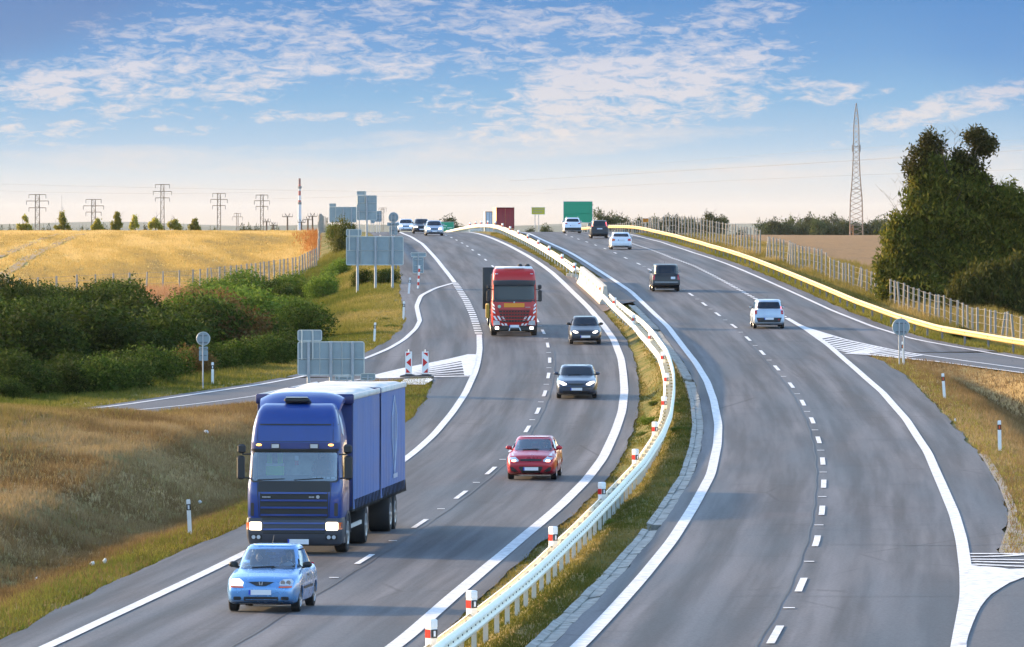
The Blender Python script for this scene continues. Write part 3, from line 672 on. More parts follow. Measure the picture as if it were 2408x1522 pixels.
MK = [(1016, 1512), (1131, 1438), (1326, 1279), (1438, 1168), (1514, 1087), (1552, 1020), (1572, 957), (1571, 900), (1560, 848), (1540, 800), (1512, 757), (1477, 717), (1442, 685),
      (1355.7, 612), (1322.8, 594), (1292, 577), (1266.8, 562), (1242, 550), (1220, 541), (1200, 536), (1182, 534), (1165, 533), (1148, 533), (1132, 534), (1119, 536), (1106, 537)]
mk0 = marker(); NM = ['nearest, at the bottom edge', 'second from the bottom edge', 'third from the bottom edge', 'fourth from the bottom edge', 'fifth from the bottom', 'sixth from the bottom', 'at the outermost bend', 'just above the outermost bend', 'ninth from the bottom', 'tenth from the bottom', 'third below the concrete blocks', 'second below the concrete blocks', 'at the concrete blocks',
      'first above the concrete blocks', 'second above the concrete blocks', 'third above the concrete blocks', 'fourth above the concrete blocks', 'fifth above the concrete blocks', 'sixth above the concrete blocks', 'seventh above the blocks', 'in front of the red lorry', 'left edge of the red lorry', 'in front of the white lorry', 'left of the white lorry', 'two left of the white lorry', 'leftmost on the crest']
for i, (x, y) in enumerate(MK):
    o = mk0 if i == 0 else copytree(mk0)
    Y = rail_Y(x, y); X = float(fM(Y)) - .12; o.location = (X, Y, float(G(X, Y, False)) + (.02 if Y < 430 else -.02)); o.rotation_euler = (0, 0, R((i * 37) % 9 - 4))
    tag(o, 'white and red marker post on the median rail, ' + NM[i], 'marker post', 'white marker posts along the median guard rail')

# roadside delineator posts
def delineator(red):
    t = empty('delineator_post'); m_ = MB(); m_.rings([[(a * k, b * k, z) for a, b in ((-.06, -.035), (.06, -.035), (.055, .04), (-.055, .04))] for z, k in ((-.2, 1), (1.0, 1), (1.04, .8))]); m_.obj('body', M_WHITE, t)
    m_ = MB(); m_.rings([[(a, b, z) for a, b in ((-.064, -.039), (.064, -.039), (.059, .044), (-.059, .044))] for z in (.72, .90)]); bd = m_.obj('band', M_BLACK, t)
    m_ = MB(); m_.box((0, -.043, .81), (.05, .012, .12)); m_.obj('reflector', pmat('orange_reflector', (.7, .10, .02), .3) if red else M_PLATE, bd)
    return t
dl0, dl1 = delineator(False), delineator(True)
DL = [(447, 1258, 0, 'standing at the left roadside beside the big blue lorry', -3), (500, 905, 0, 'beside the round sign on its thin pole by the dark hedge', 0), (880, 805, 0, 'on the slip bend, nearest', 3), (948.5, 752, 0, 'on the slip bend, middle one', 2), (961, 692, 0, 'on the slip bend, farthest', 5),
      (2124.6, 856, 1, 'directly under the round grey sign on the right', -2), (2221, 938, 1, 'on the right grass bank, middle one of three', -4), (2351, 1062, 1, 'on the right grass bank, the nearest and lowest', -1)]
used = set()
for x, y, r_, lb, tl in DL:
    src = dl1 if r_ else dl0; o = src if r_ not in used else copytree(src); used.add(r_)
    o.location = P(x, y); o.rotation_euler = (R(tl * .4), R(tl), 0)
    tag(o, ('white post with orange reflector ' if r_ else 'white black banded post ') + lb, 'delineator post', 'roadside delineator posts')

# ---------------------------------------------------------------- fences
def fence(name, label, pts, hs, gap=False, wire=True):
    b = pts[0]; t = empty(name, b, 0, label, 'fence'); r_ = random.Random(len(pts))
    m_ = MB(); m_.box((0, 0, .5), (.11, .11, 1.2), bev=.02); pm = m_.me('post', M_CONCP)
    for p, h in zip(pts, hs):
        o = link('post', pm, None, t); o.location = p - b; o.scale = (r_.uniform(.85, 1.15), 1, h / 1.1)
        o.rotation_euler = (R(r_.uniform(-1.5, 1.5)), R(r_.gauss(0, 1.0) + (r_.choice((-6, 7)) if r_.random() < .06 else 0)), r_.uniform(0, 1))
    w_ = MB()
    for k in (.25, .5, .75, .95):
        for i in range(len(pts) - 1):
            w_.bar(pts[i] - b + Vector((0, 0, hs[i] * k)), pts[i + 1] - b + Vector((0, 0, hs[i + 1] * k)), .009, n=3)
    w_.obj('wire_strands', M_WIRE, t); return t
xs = [-30, -4, 20, 48.6, 89, 133, 181, 224, 266, 305, 343.6, 382.6, 422, 453.5, 470, 487, 501, 516, 528.5, 542, 555, 568, 580.6, 591.5, 601, 612, 621, 633, 645, 657, 666.7, 677.6, 688, 695, 703, 711, 717, 723, 729, 734, 739, 744]
FLPX = [(-40, 718), (0, 716), (200, 704), (450, 690), (600, 672), (700, 655), (749, 629)]
pts = [P(x, float(np.interp(x, [p[0] for p in FLPX], [p[1] for p in FLPX]))) for x in xs]
far = [at(float(np.interp(Y, [545, 700, 800, 900], [749, 751.5, 756, 776])), Y) for Y in np.arange(548, 860, 7.)]
fence('wire_fence', 'wire fence with thin pale posts along the golden field, turning up over the crest', pts + far, [1.72] * len(pts) + [1.9 + .35 * min(1, i / 20) for i in range(len(far))])
fFR = lambda Y: XER(Y) + 4.3
def fenceY(x):
    YY = np.arange(250, 900, .5); px = CX + F * fFR(YY) / YY; k = np.where(px <= x)[0]; return float(YY[k[0]]) if len(k) else 900.
us = [10, 35, 58, 80, 105, 128, 155, 175, 192, 212, 237, 263, 285, 311, 340, 370, 393, 423, 455, 483, 513, 543, 565, 590, 615, 645, 672, 708, 738, 768, 804, 838, 873, 906, 938, 965, 1000, 1035, 1073, 1110, 1148, 1186, 1210, 1250, 1293, 1338, 1380, 1412, 1445, 1480, 1532, 1570, 1605, 1645, 1683, 1735, 1780, 1830]
near = [(2100 + u / 2.537) * .8566 for u in us]
farx = list(np.arange(1432, 1560, 5.2)) + list(np.arange(1560, 1790, 7.3))
def fpts(L_):
    o = []
    for x in L_:
        Y = fenceY(x); X = (x - CX) / F * Y; o.append(Vector((X, Y, float(G(X, Y)) - .02)))
    return o
pn = fpts(near); fence('post_fence', 'fence of grey posts running past the big tree on the right', pn, [1.62 if x > 1950 else 1.9 for x in near])
pf_ = fpts(farx); fence('post_fence', 'far tall fence of closely set posts behind the crest of the yellow guard rail', pf_, [1.55 + .75 * sst(1440, 1620, x) for x in farx])

# ---------------------------------------------------------------- signs
def W3(x, y, Y): return Vector(((x - CX) / F * Y, Y, CZ - (y - YH) / F * Y))
def rrect(w, h, r, n=5):
    o = []
    for cx_, cz_, a0 in ((w / 2 - r, h / 2 - r, 0), (-w / 2 + r, h / 2 - r, 90), (-w / 2 + r, -h / 2 + r, 180), (w / 2 - r, -h / 2 + r, 270)):
        for k in range(n + 1): a = R(a0 + 90 * k / n); o.append((cx_ + r * math.cos(a), cz_ + r * math.sin(a)))
    return o
def plate(name, c, w, h, r, mat, parent, th=.03, y=0., sub=None):
    o = rrect(w, h, r); m_ = MB(); m_.rings([[(c[0] + a, y - th / 2, c[1] + b) for a, b in o], [(c[0] + a, y + th / 2, c[1] + b) for a, b in o]]); return m_.obj(name, mat, parent)
def frame(name, c, w, h, r, t_, mat, parent, y):
    o = rrect(w, h, r); i_ = rrect(w - 2 * t_, h - 2 * t_, max(.01, r - t_)); m_ = MB(); n = len(o)
    V = [(c[0] + a, y, c[1] + b) for a, b in o] + [(c[0] + a, y, c[1] + b) for a, b in i_] + [(c[0] + a, y + .03, c[1] + b) for a, b in o] + [(c[0] + a, y + .03, c[1] + b) for a, b in i_]
    fs = []
    for k in range(n):
        j = (k + 1) % n; fs += [(k, j, n + j, n + k), (2 * n + k, 3 * n + k, 3 * n + j, 2 * n + j), (k, 2 * n + k, 2 * n + j, j), (n + k, n + j, 3 * n + j, 3 * n + k)]
    m_.add(V, fs); return m_.obj(name, mat, parent)
M_FRAME = pmat('sign_frame', (.55, .57, .55), .45, .4)
def bigsign(name, label, Y, panels, posts, ribs=(), bars=(), mat=None, cat='road sign', rad=.12, face=None, py_=-.1):
    """panels: px boxes; posts: (x, ytop, ybase or None); everything in metres about the sign's foot"""
    x0 = posts[0][0]; X0 = (x0 - CX) / F * Y; g0 = float(G(X0, Y)); t = empty(name, (X0, Y, g0), 0, label, cat)
    L = lambda x, y: (W3(x, y, Y) - Vector((X0, Y, g0)))
    for (xa, ya, xb, yb) in panels:
        a, b = L(xa, ya), L(xb, yb); c = ((a.x + b.x) / 2, (a.z + b.z) / 2); w, h = abs(b.x - a.x), abs(a.z - b.z)
        p_ = plate('panel', c, w, h, min(rad, w * .2, h * .2), mat or M_SIGNB, t)
        frame('panel_edge', c, w, h, min(rad, w * .2, h * .2), min(.05, w * .04), M_FRAME, p_, -.045)
    for (xa, ya, xb, yb) in ribs:
        m_ = MB(); a, b = L(xa, ya), L(xb, yb); m_.bar(a + Vector((0, -.04, 0)), b + Vector((0, -.04, 0)), .022, n=4); m_.obj('rib', M_FRAME, t)
    for (xa, ya, xb, yb) in bars:
        m_ = MB(); a, b = L(xa, ya), L(xb, yb); m_.bar(a + Vector((0, -.09, 0)), b + Vector((0, -.09, 0)), .04, n=6); m_.obj('stiffener', M_FRAME, t)
    for (x, yt, *rst) in posts:
        a = L(x, yt); zb = float(G(a.x + X0, Y)) - g0 - .3; m_ = MB(); m_.bar((a.x, py_, a.z), (a.x, py_, zb), rst[0] if rst else .06, n=8); m_.obj('post', M_POLE, t)
    return t
pp = P(778, 935)
z3 = lambda u, v: ((750 + u / 4.7216) * .8566, (860 + v / 4.7216) * .8566)
def zb(a, b, c, d, zf=z3): x0, y0 = zf(a, b); x1, y1 = zf(c, d); return (x0, y0, x1, y1)
bigsign('direction_sign', 'back of large grey direction sign with small panel on top, right behind the blue lorry', pp.y, [zb(315, 365, 1185, 808), zb(315, 215, 634, 362)], [(z3(460, 0)[0], z3(0, 375)[1], .075), (z3(748, 0)[0], z3(0, 375)[1], .075), (z3(1030, 0)[0], z3(0, 375)[1], .075)],
        [zb(604, 365, 604, 805), zb(892, 365, 892, 805), zb(318, 590, 1183, 590)], [zb(374, 222, 374, 600), zb(513, 222, 513, 600)])
bigsign('low_sign', 'low grey sign back poking out above the blue lorry roof, left one', pp.y - 4, [zb(800, 812, 1020, 870)], [(z3(855, 0)[0], z3(0, 830)[1], .04), (z3(960, 0)[0], z3(0, 830)[1], .04)], [zb(820, 830, 985, 830)], rad=.05)
bigsign('low_sign', 'low grey sign back beside the striped gore, right of the big sign posts', pp.y - 4, [zb(1132, 780, 1325, 870)], [(z3(1225, 0)[0], z3(0, 800)[1], .04)], [zb(1150, 840, 1290, 840)], rad=.05)
z2 = lambda u, v: ((700 + u / 3.383) * .8566, (450 + v / 3.383) * .8566)
s2 = P(883, 680.6)
bigsign('direction_sign', 'back of wide pale grey direction sign on three posts above the green slope', s2.y, [zb(846, 673, 1380, 942, z2), zb(846, 608, 990, 670, z2)], [(z2(952, 0)[0], z2(0, 680)[1], .085), (z2(1119, 0)[0], z2(0, 680)[1], .085), (z2(1277, 0)[0], z2(0, 680)[1], .085)],
        [zb(983, 680, 983, 938, z2), zb(1246, 680, 1246, 938, z2), zb(848, 805, 1378, 805, z2)], [zb(877, 615, 877, 808, z2), zb(962, 615, 962, 808, z2)])
bigsign('direction_sign', 'tall stepped grey sign back, the highest of the group on the left of the crest', 600, [zb(945, 292, 1132, 524, z2), zb(945, 253, 1033, 290, z2)], [(z2(1038, 0)[0], z2(0, 296)[1], .09), (z2(968, 0)[0], z2(0, 400)[1], .05)],
        [zb(947, 362, 1130, 362, z2), zb(947, 445, 1130, 445, z2)], [zb(952, 300, 952, 380, z2), zb(1022, 258, 1022, 360, z2)])
bigsign('direction_sign', 'grey sign back with small left panel, half hidden by a bush on the crest', 690, [zb(690, 399, 943, 545, z2), zb(690, 368, 753, 398, z2)], [(z2(820, 0)[0], z2(0, 402)[1], .08), (z2(897, 0)[0], z2(0, 402)[1], .08)], [zb(750, 400, 750, 540, z2)], [])
bigsign('small_sign', 'small square grey sign back on two posts just right of the tallest sign', 640, [zb(1110, 437, 1175, 538, z2)], [(z2(1132, 0)[0], z2(0, 445)[1], .035), (z2(1155, 0)[0], z2(0, 445)[1], .035)], [zb(1115, 470, 1170, 470, z2), zb(1115, 505, 1170, 505, z2)], rad=.04)
bigsign('small_sign', 'tiny grey sign back below and left of the small square one', 660, [zb(1072, 520, 1112, 552, z2)], [(z2(1078, 0)[0], z2(0, 530)[1], .03), (z2(1100, 0)[0], z2(0, 530)[1], .03)], rad=.03)
def roundsign(name, label, Y, c, rpx, posts, rects=(), extra=None):
    x0 = posts[0][0]; X0 = (x0 - CX) / F * Y; g0 = float(G(X0, Y)); t = empty(name, (X0, Y, g0), 0, label, 'road sign')
    L = lambda x, y: (W3(x, y, Y) - Vector((X0, Y, g0))); cc = L(*c); r = rpx / F * Y
    m_ = MB(); m_.lathe([(r, -.015), (r, .015)], (cc.x, 0, cc.z), 'y', 40); d = m_.obj('disc', M_SIGNB, t)
    m_ = MB(); n = 40
    for k in range(n):
        a, b = 2 * math.pi * k / n, 2 * math.pi * (k + 1) / n
        m_.bar((cc.x + r * math.cos(a), -.02, cc.z + r * math.sin(a)), (cc.x + r * math.cos(b), -.02, cc.z + r * math.sin(b)), .018, n=4)
    m_.obj('rim', M_FRAME, d)
    m_ = MB()
    for k in (-.55, .45): m_.box((cc.x, -.05, cc.z + r * k), (r * 1.2, .03, .04))
    m_.obj('clamp', M_DKSTEEL, d)
    for (xa, ya, xb, yb) in rects:
        a, b = L(xa, ya), L(xb, yb); p_ = plate('panel', ((a.x + b.x) / 2, (a.z + b.z) / 2), abs(b.x - a.x), abs(a.z - b.z), .04, M_SIGNB, t)
        m_ = MB(); m_.box(((a.x + b.x) / 2, -.05, (a.z + b.z) / 2), (abs(b.x - a.x) * .7, .03, .035)); m_.obj('clamp', M_DKSTEEL, p_)
    for (x, yt) in posts:
        a = L(x, yt); zb_ = float(G(a.x + X0, Y)) - g0 - .3; m_ = MB(); m_.bar((a.x, -.09, a.z), (a.x, -.09, zb_), .035, n=8); m_.obj('post', M_POLE, t)
    return t
rl = P(477, 916.4); zl_ = lambda u, v: (u / 3.344 * .8566, (850 + v / 3.344) * .8566)
roundsign('round_sign', 'back of round grey sign with plates below on one thin pole before the dark hedge', rl.y, zl_(1866, 268), 15.6, [(477.4, 784)], [zb(1827, 341, 1909, 369, zl_), zb(1827, 373, 1909, 470, zl_)])
rr_ = P(2116, 857.5)
roundsign('round_sign', 'back of round grey sign on two poles at the right hand gore', rr_.y, (2118.5, 769.4), 20, [(2114.5, 757), (2125, 757)])
s6 = 500.
roundsign('round_sign', 'back of round grey sign with two plates, left of the oncoming cars on the crest', s6, (925, 511.3), 11.7, [(921, 505), (929, 505)], [(910.6, 523.5, 939, 531.6), (916, 532.5, 935, 552)])
s7 = P(983, 680)
t7 = bigsign('lane_sign', 'pale blue grey T shaped sign back on the shoulder with striped pole in front', s7.y + 28, [zb(1465, 866, 1565, 1015, z2), zb(1447, 824, 1590, 864, z2)], [(983.5, 596, .05)], [zb(1480, 890, 1550, 890, z2), zb(1480, 945, 1550, 945, z2), zb(1480, 990, 1550, 990, z2)], rad=.06)
st_ = empty('striped_pole', s7, 0, 'thin red and white striped pole leaning at the edge of the left shoulder', 'marker pole')
hh = 1.52; q = Matrix.Rotation(R(3.5), 3, 'Y'); m_ = MB()
for k in range(7): m_.mat(k % 2).bar(q @ Vector((0, 0, hh * k / 7)), q @ Vector((0, 0, hh * (k + 1) / 7)), .06, n=8)
m_.obj('pole', [M_WHITE, M_RED], st_)
# chevron boards
def chevron(flip):
    t = empty('chevron_board'); W_, H_ = .315, 1.05
    plate('board', (0, .12 + H_ / 2), W_, H_, .01, M_WHITE, t, .03)
    m_ = MB(); m_.bar((0, 0, H_ + .1), (0, 0, H_ + .22), .025); m_.obj('finial', M_WHITE, t)
    tri = [[(-.12, 1.0), (.10, 1.0), (-.12, .82)], [(.11, .74), (.11, .34), (-.11, .54)], [(-.12, .26), (-.12, .05), (.09, .05)]]
    m_ = MB()
    for T in tri:
        v = [(x * (-1 if flip else 1), -.024, z + .12) for x, z in T] + [(x * (-1 if flip else 1), -.016, z + .12) for x, z in T]
        m_.add(v, [(0, 1, 2), (5, 4, 3), (0, 3, 4, 1), (1, 4, 5, 2), (2, 5, 3, 0)])
    m_.obj('arrow_marks', pmat('sign_red', (.58, .005, .008), .45), t); m_ = MB(); m_.box((0, 0, .06), (.34, .10, .10)); m_.obj('foot', M_BLACK, t)
    return t
cb = P(980, 891); lab = ['red and white chevron board pointing left, in front of the striped gore', 'red and white chevron board pointing right, beside its twin']
for k, x in enumerate((961, 1000)):
    o = chevron(k); o.location = ((x - CX) / F * cb.y, cb.y, cb.z + .10); tag(o, lab[k], 'chevron board')
m_ = MB()
for k in (-1, 1):
    m_.rings([[(k * .39 + x * s_, y * s_, z) for x, y in ((-.42, -.25), (.42, -.25), (.42, .25), (-.42, .25))] for z, s_ in ((0, 1), (.05, .97), (.11, .45))])
o = m_.obj('rubber_base', M_BLACK); o.location = ((980.5 - CX) / F * cb.y, cb.y, cb.z + .08); tag(o, 'black rubber base carrying the two chevron boards', 'sign base')
# lettering made of small raised bars would be unreadable at this distance in the photo: only its blurred rows are built
def facesign(name, label, Y, box, col, posts, rows=(), rowcol=None, rib=None):
    m__ = pmat('sign_face_' + name, col, .5, coat=.1)
    t = bigsign(name, label, Y, [box], [(x, box[1] + (box[3] - box[1]) * .2, r_) for x, r_ in posts], mat=m__, rad=.06, py_=.12)
    X0, g0 = t.location.x, t.location.z
    for (xa, ya, xb, yb) in rows:
        a = W3(xa, ya, Y) - Vector((X0, Y, g0)); b = W3(xb, yb, Y) - Vector((X0, Y, g0)); m_ = MB(); m_.box(((a.x + b.x) / 2, -.05, (a.z + b.z) / 2), (abs(b.x - a.x), .02, abs(a.z - b.z))); m_.obj('legend', pmat('legend_' + name, rowcol, .5), t)
    if rib:
        a = W3(rib[0], rib[1], Y) - Vector((X0, Y, g0)); b = W3(rib[2], rib[3], Y) - Vector((X0, Y, g0)); m_ = MB(); m_.bar((a.x, -.045, a.z), (b.x, -.045, b.z), .02, n=4); m_.obj('panel_joint', m__, t)
    return t
z8 = lambda u, v: ((1060 + u / 5.733) * .8566, (520 + v / 5.733) * .8566); z33 = lambda u, v: ((1400 + u / 3.383) * .8566, (450 + v / 3.383) * .8566)
facesign('green_sign', 'large blank green motorway sign standing beyond the crest above the cars', 800, zb(495, 348, 767, 548, z33), (.0, .30, .165), [(1335, .09), (1383, .09)], rib=zb(500, 468, 765, 458, z33))
facesign('green_sign', 'smaller green direction sign with faint white text beyond the oncoming cars', 900, zb(838, 510, 1070, 668, z8), (.0, .32, .18), [(1040, .08), (1062, .08)], [zb(885, 568, 958, 580, z8), zb(885, 600, 940, 612, z8), zb(962, 600, 1042, 612, z8)], (.55, .7, .62))
facesign('yellow_sign', 'yellow green board on two poles left of the large green sign', 1050, zb(200, 403, 325, 471, z33), (.50, .48, .02), [(z33(232, 0)[0], .07), (z33(266, 0)[0], .07)], [zb(215, 414, 236, 430, z33), zb(215, 438, 236, 455, z33), zb(240, 416, 318, 428, z33), zb(240, 442, 300, 454, z33)], (.42, .36, .16))
facesign('orange_sign', 'small orange sign hanging before the far tall fence posts', 690, zb(1231, 505, 1289, 546, z33), (.72, .26, .01), [(1518, .04)], [zb(1245, 515, 1275, 520, z33), zb(1245, 528, 1268, 533, z33)], (.35, .10, .01))
# litter in the ditch grass
M_LIT = pmat('litter', (.55, .56, .54), .6)
for k, (x, y, r_, lb) in enumerate([(485.6, 1023, .16, 'white scrap of litter on the mound left of the blue lorry'), (218, 1335, .12, 'pale crumpled litter in the ditch at the lower left'), (247, 1328, .10, 'small pale scrap right of the crumpled litter in the left ditch'), (86, 1372, .08, 'tiny pale scrap in the ditch near the left edge'), (470, 1188, .10, 'white scrap beside the roadside post near the lorry'), (2246, 994, .07, 'tiny white scrap on the brown bank at the right')]):
    m_ = MB(); q = random.Random(k); rg = [[(r_ * .6 * s_ * math.cos(a) * q.uniform(.5, 1.3), r_ * s_ * .5 * math.sin(a) * q.uniform(.7, 1.2), z + q.uniform(-.02, .02)) for a in [2 * math.pi * i / 8 for i in range(8)]] for z, s_ in ((0, .8), (.05, 1), (.11, .5))]
    m_.rings(rg); o = m_.obj('litter_scrap', M_LIT); o.location = P(x, y) + Vector((0, 0, .04)); tag(o, lb, 'litter')
# ---------------------------------------------------------------- foliage
def leafcloud(name, blobs, n, size, seed, up=.35, per=7, spread=.30, elong=1.7, holes=.42, stems=None, shell=.55):
    """crown of many small leaf faces: blobs = (cx, cy, cz, rx, ry, rz)"""
    g = np.random.default_rng(seed); B = np.array(blobs, float); w = (B[:, 3] * B[:, 4] * B[:, 5]) ** (2 / 3.); w /= w.sum()
    k = g.choice(len(B), n, p=w); d = g.normal(size=(n, 3)); d /= np.linalg.norm(d, axis=1)[:, None]
    r = (shell + (1 - shell) * g.random(n)) ** .7
    lump = 1 + .16 * np.sin(d[:, 0] * 5 + k * 2.1) * np.sin(d[:, 1] * 4.3 + k) + .14 * np.sin(d[:, 2] * 7 + k * 1.3 + d[:, 0] * 3)
    C = B[k, :3] + d * B[k, 3:] * (r * lump)[:, None]
    hs = np.sin(C[:, 0] * 2.3 + seed) * np.sin(C[:, 1] * 2.1 + 1.7) + np.sin(C[:, 2] * 2.9 + C[:, 0] * 1.1 + seed * .7)
    keep = hs > (holes - 1) * 1.9; C = C[keep]; r = r[keep]; d = d[keep]
    C = C[C[:, 2] > .02]
    C2 = np.repeat(C, per, 0) + g.normal(size=(len(C) * per, 3)) * spread * .5
    m_ = len(C2); ax = g.normal(size=(m_, 3)); ax[:, 2] = ax[:, 2] * .6 + up * 1.6; ax /= np.linalg.norm(ax, axis=1)[:, None]
    o = g.normal(size=(m_, 3)); b = np.cross(ax, o); b /= np.linalg.norm(b, axis=1)[:, None] + 1e-9
    s = size * g.uniform(.6, 1.35, m_)[:, None]
    V = np.stack([C2 - ax * s * elong * .5, C2 + b * s * .42, C2 + ax * s * elong * .6, C2 - b * s * .42], 1).reshape(-1, 3)
    Fq = np.arange(len(V)).reshape(-1, 4)
    tint = np.clip(np.repeat(g.normal(.45, .2, len(C)), per) + g.normal(0, .12, m_) , 0, 1)
    me = fastmesh(name, V, Fq, 4); attr(me, 'tint', np.repeat(tint, 4)); return me
def limbs(name, seed, h, r, n=9, spread=.5, tip=.9, lean=.6, sub=3):
    g = random.Random(seed); m_ = MB(); top = Vector((g.uniform(-.1, .1) * h, g.uniform(-.1, .1) * h, h * .75))
    p = Vector((0, 0, -.3)); rr = r
    ps = [p]
    for i in range(1, 6):
        q = Vector((0, 0, -.3)).lerp(top, i / 5) + Vector((g.uniform(-.04, .04) * h, g.uniform(-.04, .04) * h, 0)); r2 = r * (1 - i / 6.5); m_.bar(p, q, rr, r2, 7); p, rr = q, r2; ps.append(q)
    for i in range(n):
        b = ps[0].lerp(ps[-1], g.uniform(.2, 1)); a = g.uniform(0, 6.28); L_ = h * g.uniform(.25, spread); e = b + Vector((math.cos(a) * L_ * lean, math.sin(a) * L_ * lean, L_ * tip * g.uniform(.4, 1)))
        mid = b.lerp(e, .5) + Vector((g.uniform(-.1, .1), g.uniform(-.1, .1), .08)) * L_; m_.bar(b, mid, r * .35, r * .22, 5); m_.bar(mid, e, r * .22, r * .05, 5)
        for j in range(sub):
            f_ = mid.lerp(e, g.random()); k = f_ + Vector((g.uniform(-1, 1), g.uniform(-1, 1), g.uniform(.2, 1))) * L_ * .3; m_.bar(f_, k, r * .09, r * .02, 4)
    return m_.me(name, M_BARK)
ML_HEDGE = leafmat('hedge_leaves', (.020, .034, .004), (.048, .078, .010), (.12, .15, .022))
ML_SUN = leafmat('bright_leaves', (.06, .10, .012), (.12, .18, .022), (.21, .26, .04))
ML_TREE = leafmat('tree_leaves', (.040, .050, .008), (.10, .11, .017), (.25, .21, .035), trans=.35)
ML_OLIVE = leafmat('olive_leaves', (.08, .09, .02), (.15, .15, .03), (.24, .21, .05))
ML_BROWN = leafmat('dry_leaves', (.10, .06, .02), (.17, .10, .03), (.20, .15, .05))
ML_RED = leafmat('reddish_weeds', (.28, .12, .05), (.40, .20, .09), (.50, .32, .17))
ML_RUST = leafmat('rusty_weeds', (.38, .12, .03), (.55, .20, .05), (.62, .32, .10))
ML_FAR = leafmat('far_tree_leaves', (.05, .062, .022), (.08, .092, .03), (.12, .125, .04), trans=.1)
ML_POP = leafmat('young_tree_leaves', (.22, .22, .04), (.36, .33, .06), (.5, .44, .10), trans=.55)

bush_m = []
for k in range(4):
    g = random.Random(40 + k); bl = [(g.uniform(-.9, .9), g.uniform(-.9, .9), g.uniform(.5, 1.5), g.uniform(.8, 1.25), g.uniform(.8, 1.2), g.uniform(.7, 1.05)) for _ in range(6)] + [(0, 0, .6, 1.5, 1.5, .8)]
    bush_m.append((leafcloud('foliage', bl, 1150, .095, 40 + k, per=8, spread=.34, up=.45), limbs('stems', 60 + k, 2.0, .05, 7)))
for a_, b_ in bush_m: a_.materials.append(ML_HEDGE)
def bush(p, sx, sz, mat, label, group=None, k=None, name='bush', cat='bush', rz=None):
    k = random.randrange(4) if k is None else k; t = empty(name, p, rz if rz is not None else random.uniform(0, 6.28), label, cat, group)
    me = bush_m[k][0]
    if mat is not ML_HEDGE:
        key = '%s%d' % (mat.name, k)
        if key not in BV: m2_ = me.copy(); m2_.materials.clear(); m2_.materials.append(mat); BV[key] = m2_
        me = BV[key]
    c = link('foliage', me, None, t); s = link('stems', bush_m[k][1], None, t)
    t.scale = (sx, sx, sz); return t
BV = {}
HB = [(0, 965), (200, 950), (300, 940), (440, 912), (560, 897), (700, 872), (745, 850)]
HT = [(0, 742), (200, 728), (300, 722), (450, 716), (600, 705), (700, 700), (745, 700)]
ix = lambda Pn, x: float(np.interp(x, [p[0] for p in Pn], [p[1] for p in Pn]))
r_ = random.Random(3)
for row in range(5):
    t_ = row / 4
    for i in range(15):
        x = -45 + i * 55 + (row % 2) * 27 + r_.uniform(-12, 12)
        if x > 735: continue
        a, b = P(x, ix(HB, x) - 14), P(x, ix(HT, x)); Y = a.y + (b.y - a.y) * (.04 + .93 * t_) + r_.uniform(-2, 2); X = (x - CX) / F * Y; p = Vector((X, Y, float(G(X, Y)) - .15))
        red = 300 < x < 450 and row >= 3
        if red: continue
        sc = r_.uniform(.85, 1.5) * (.62 if row == 0 else 1.0) * (1.0 if row < 3 else .8) * (.75 if 620 < x else 1)
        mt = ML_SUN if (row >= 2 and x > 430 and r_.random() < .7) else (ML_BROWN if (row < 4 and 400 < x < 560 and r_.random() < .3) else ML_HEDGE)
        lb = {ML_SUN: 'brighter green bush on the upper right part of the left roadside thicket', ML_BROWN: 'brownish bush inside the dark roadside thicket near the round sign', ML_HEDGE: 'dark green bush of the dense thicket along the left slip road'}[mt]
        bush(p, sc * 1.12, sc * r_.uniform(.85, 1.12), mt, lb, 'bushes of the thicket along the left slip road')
def pbush(x, y, wpx, hpx, mat, label, **kw):
    p = P(x, y)
    if on_asphalt(np.array(p.x), np.array(p.y)): return None
    s = F / p.y; return bush(p - Vector((0, 0, .1)), wpx / s / 4.0, hpx / s / 2.45, mat, label, **kw)
pbush(262, 722, 118, 70, ML_BROWN, 'brownish dry bush rising above the thicket against the golden field', k=1)
pbush(655, 712, 75, 55, ML_HEDGE, 'round dark bush standing at the right end of the thicket by the field fence', k=2)
pbush(758, 702, 100, 70, ML_SUN, 'bright green bush on the slope left of the wide grey sign', k=3)
pbush(790, 655, 90, 48, ML_SUN, 'yellow green bush behind and above the one left of the wide sign', k=0)
pbush(806, 596, 72, 92, ML_OLIVE, 'tall yellow green bush on the crest beneath the grey sign backs', k=1)
pbush(783, 560, 40, 40, ML_SUN, 'small green bush left of the tall one on the crest', k=2)
pbush(830, 628, 60, 60, ML_OLIVE, 'olive bush hidden behind the left edge of the wide grey sign', k=3)
pbush(850, 672, 60, 42, ML_HEDGE, 'dark shrub below the left post of the wide grey sign', k=0)
pbush(905, 668, 80, 45, ML_HEDGE, 'dark shrub in shade below the right side of the wide sign', k=2)
pbush(2263, 800, 62, 38, ML_HEDGE, 'small dark shrub growing through the fence behind the yellow guard rail', k=1)
for x, y, w_, h_ in [(922, 770, 46, 12), (905, 752, 30, 10), (845, 735, 50, 12), (1700, 604, 30, 9), (1760, 640, 40, 11), (1800, 661, 36, 10)]:
    pbush(x, y, w_, h_, ML_SUN if x < 1000 else ML_HEDGE, 'low leafy weed clump in the grass beyond the road edge', group='low weed clumps in the grass', name='weed_clump', cat='weed')
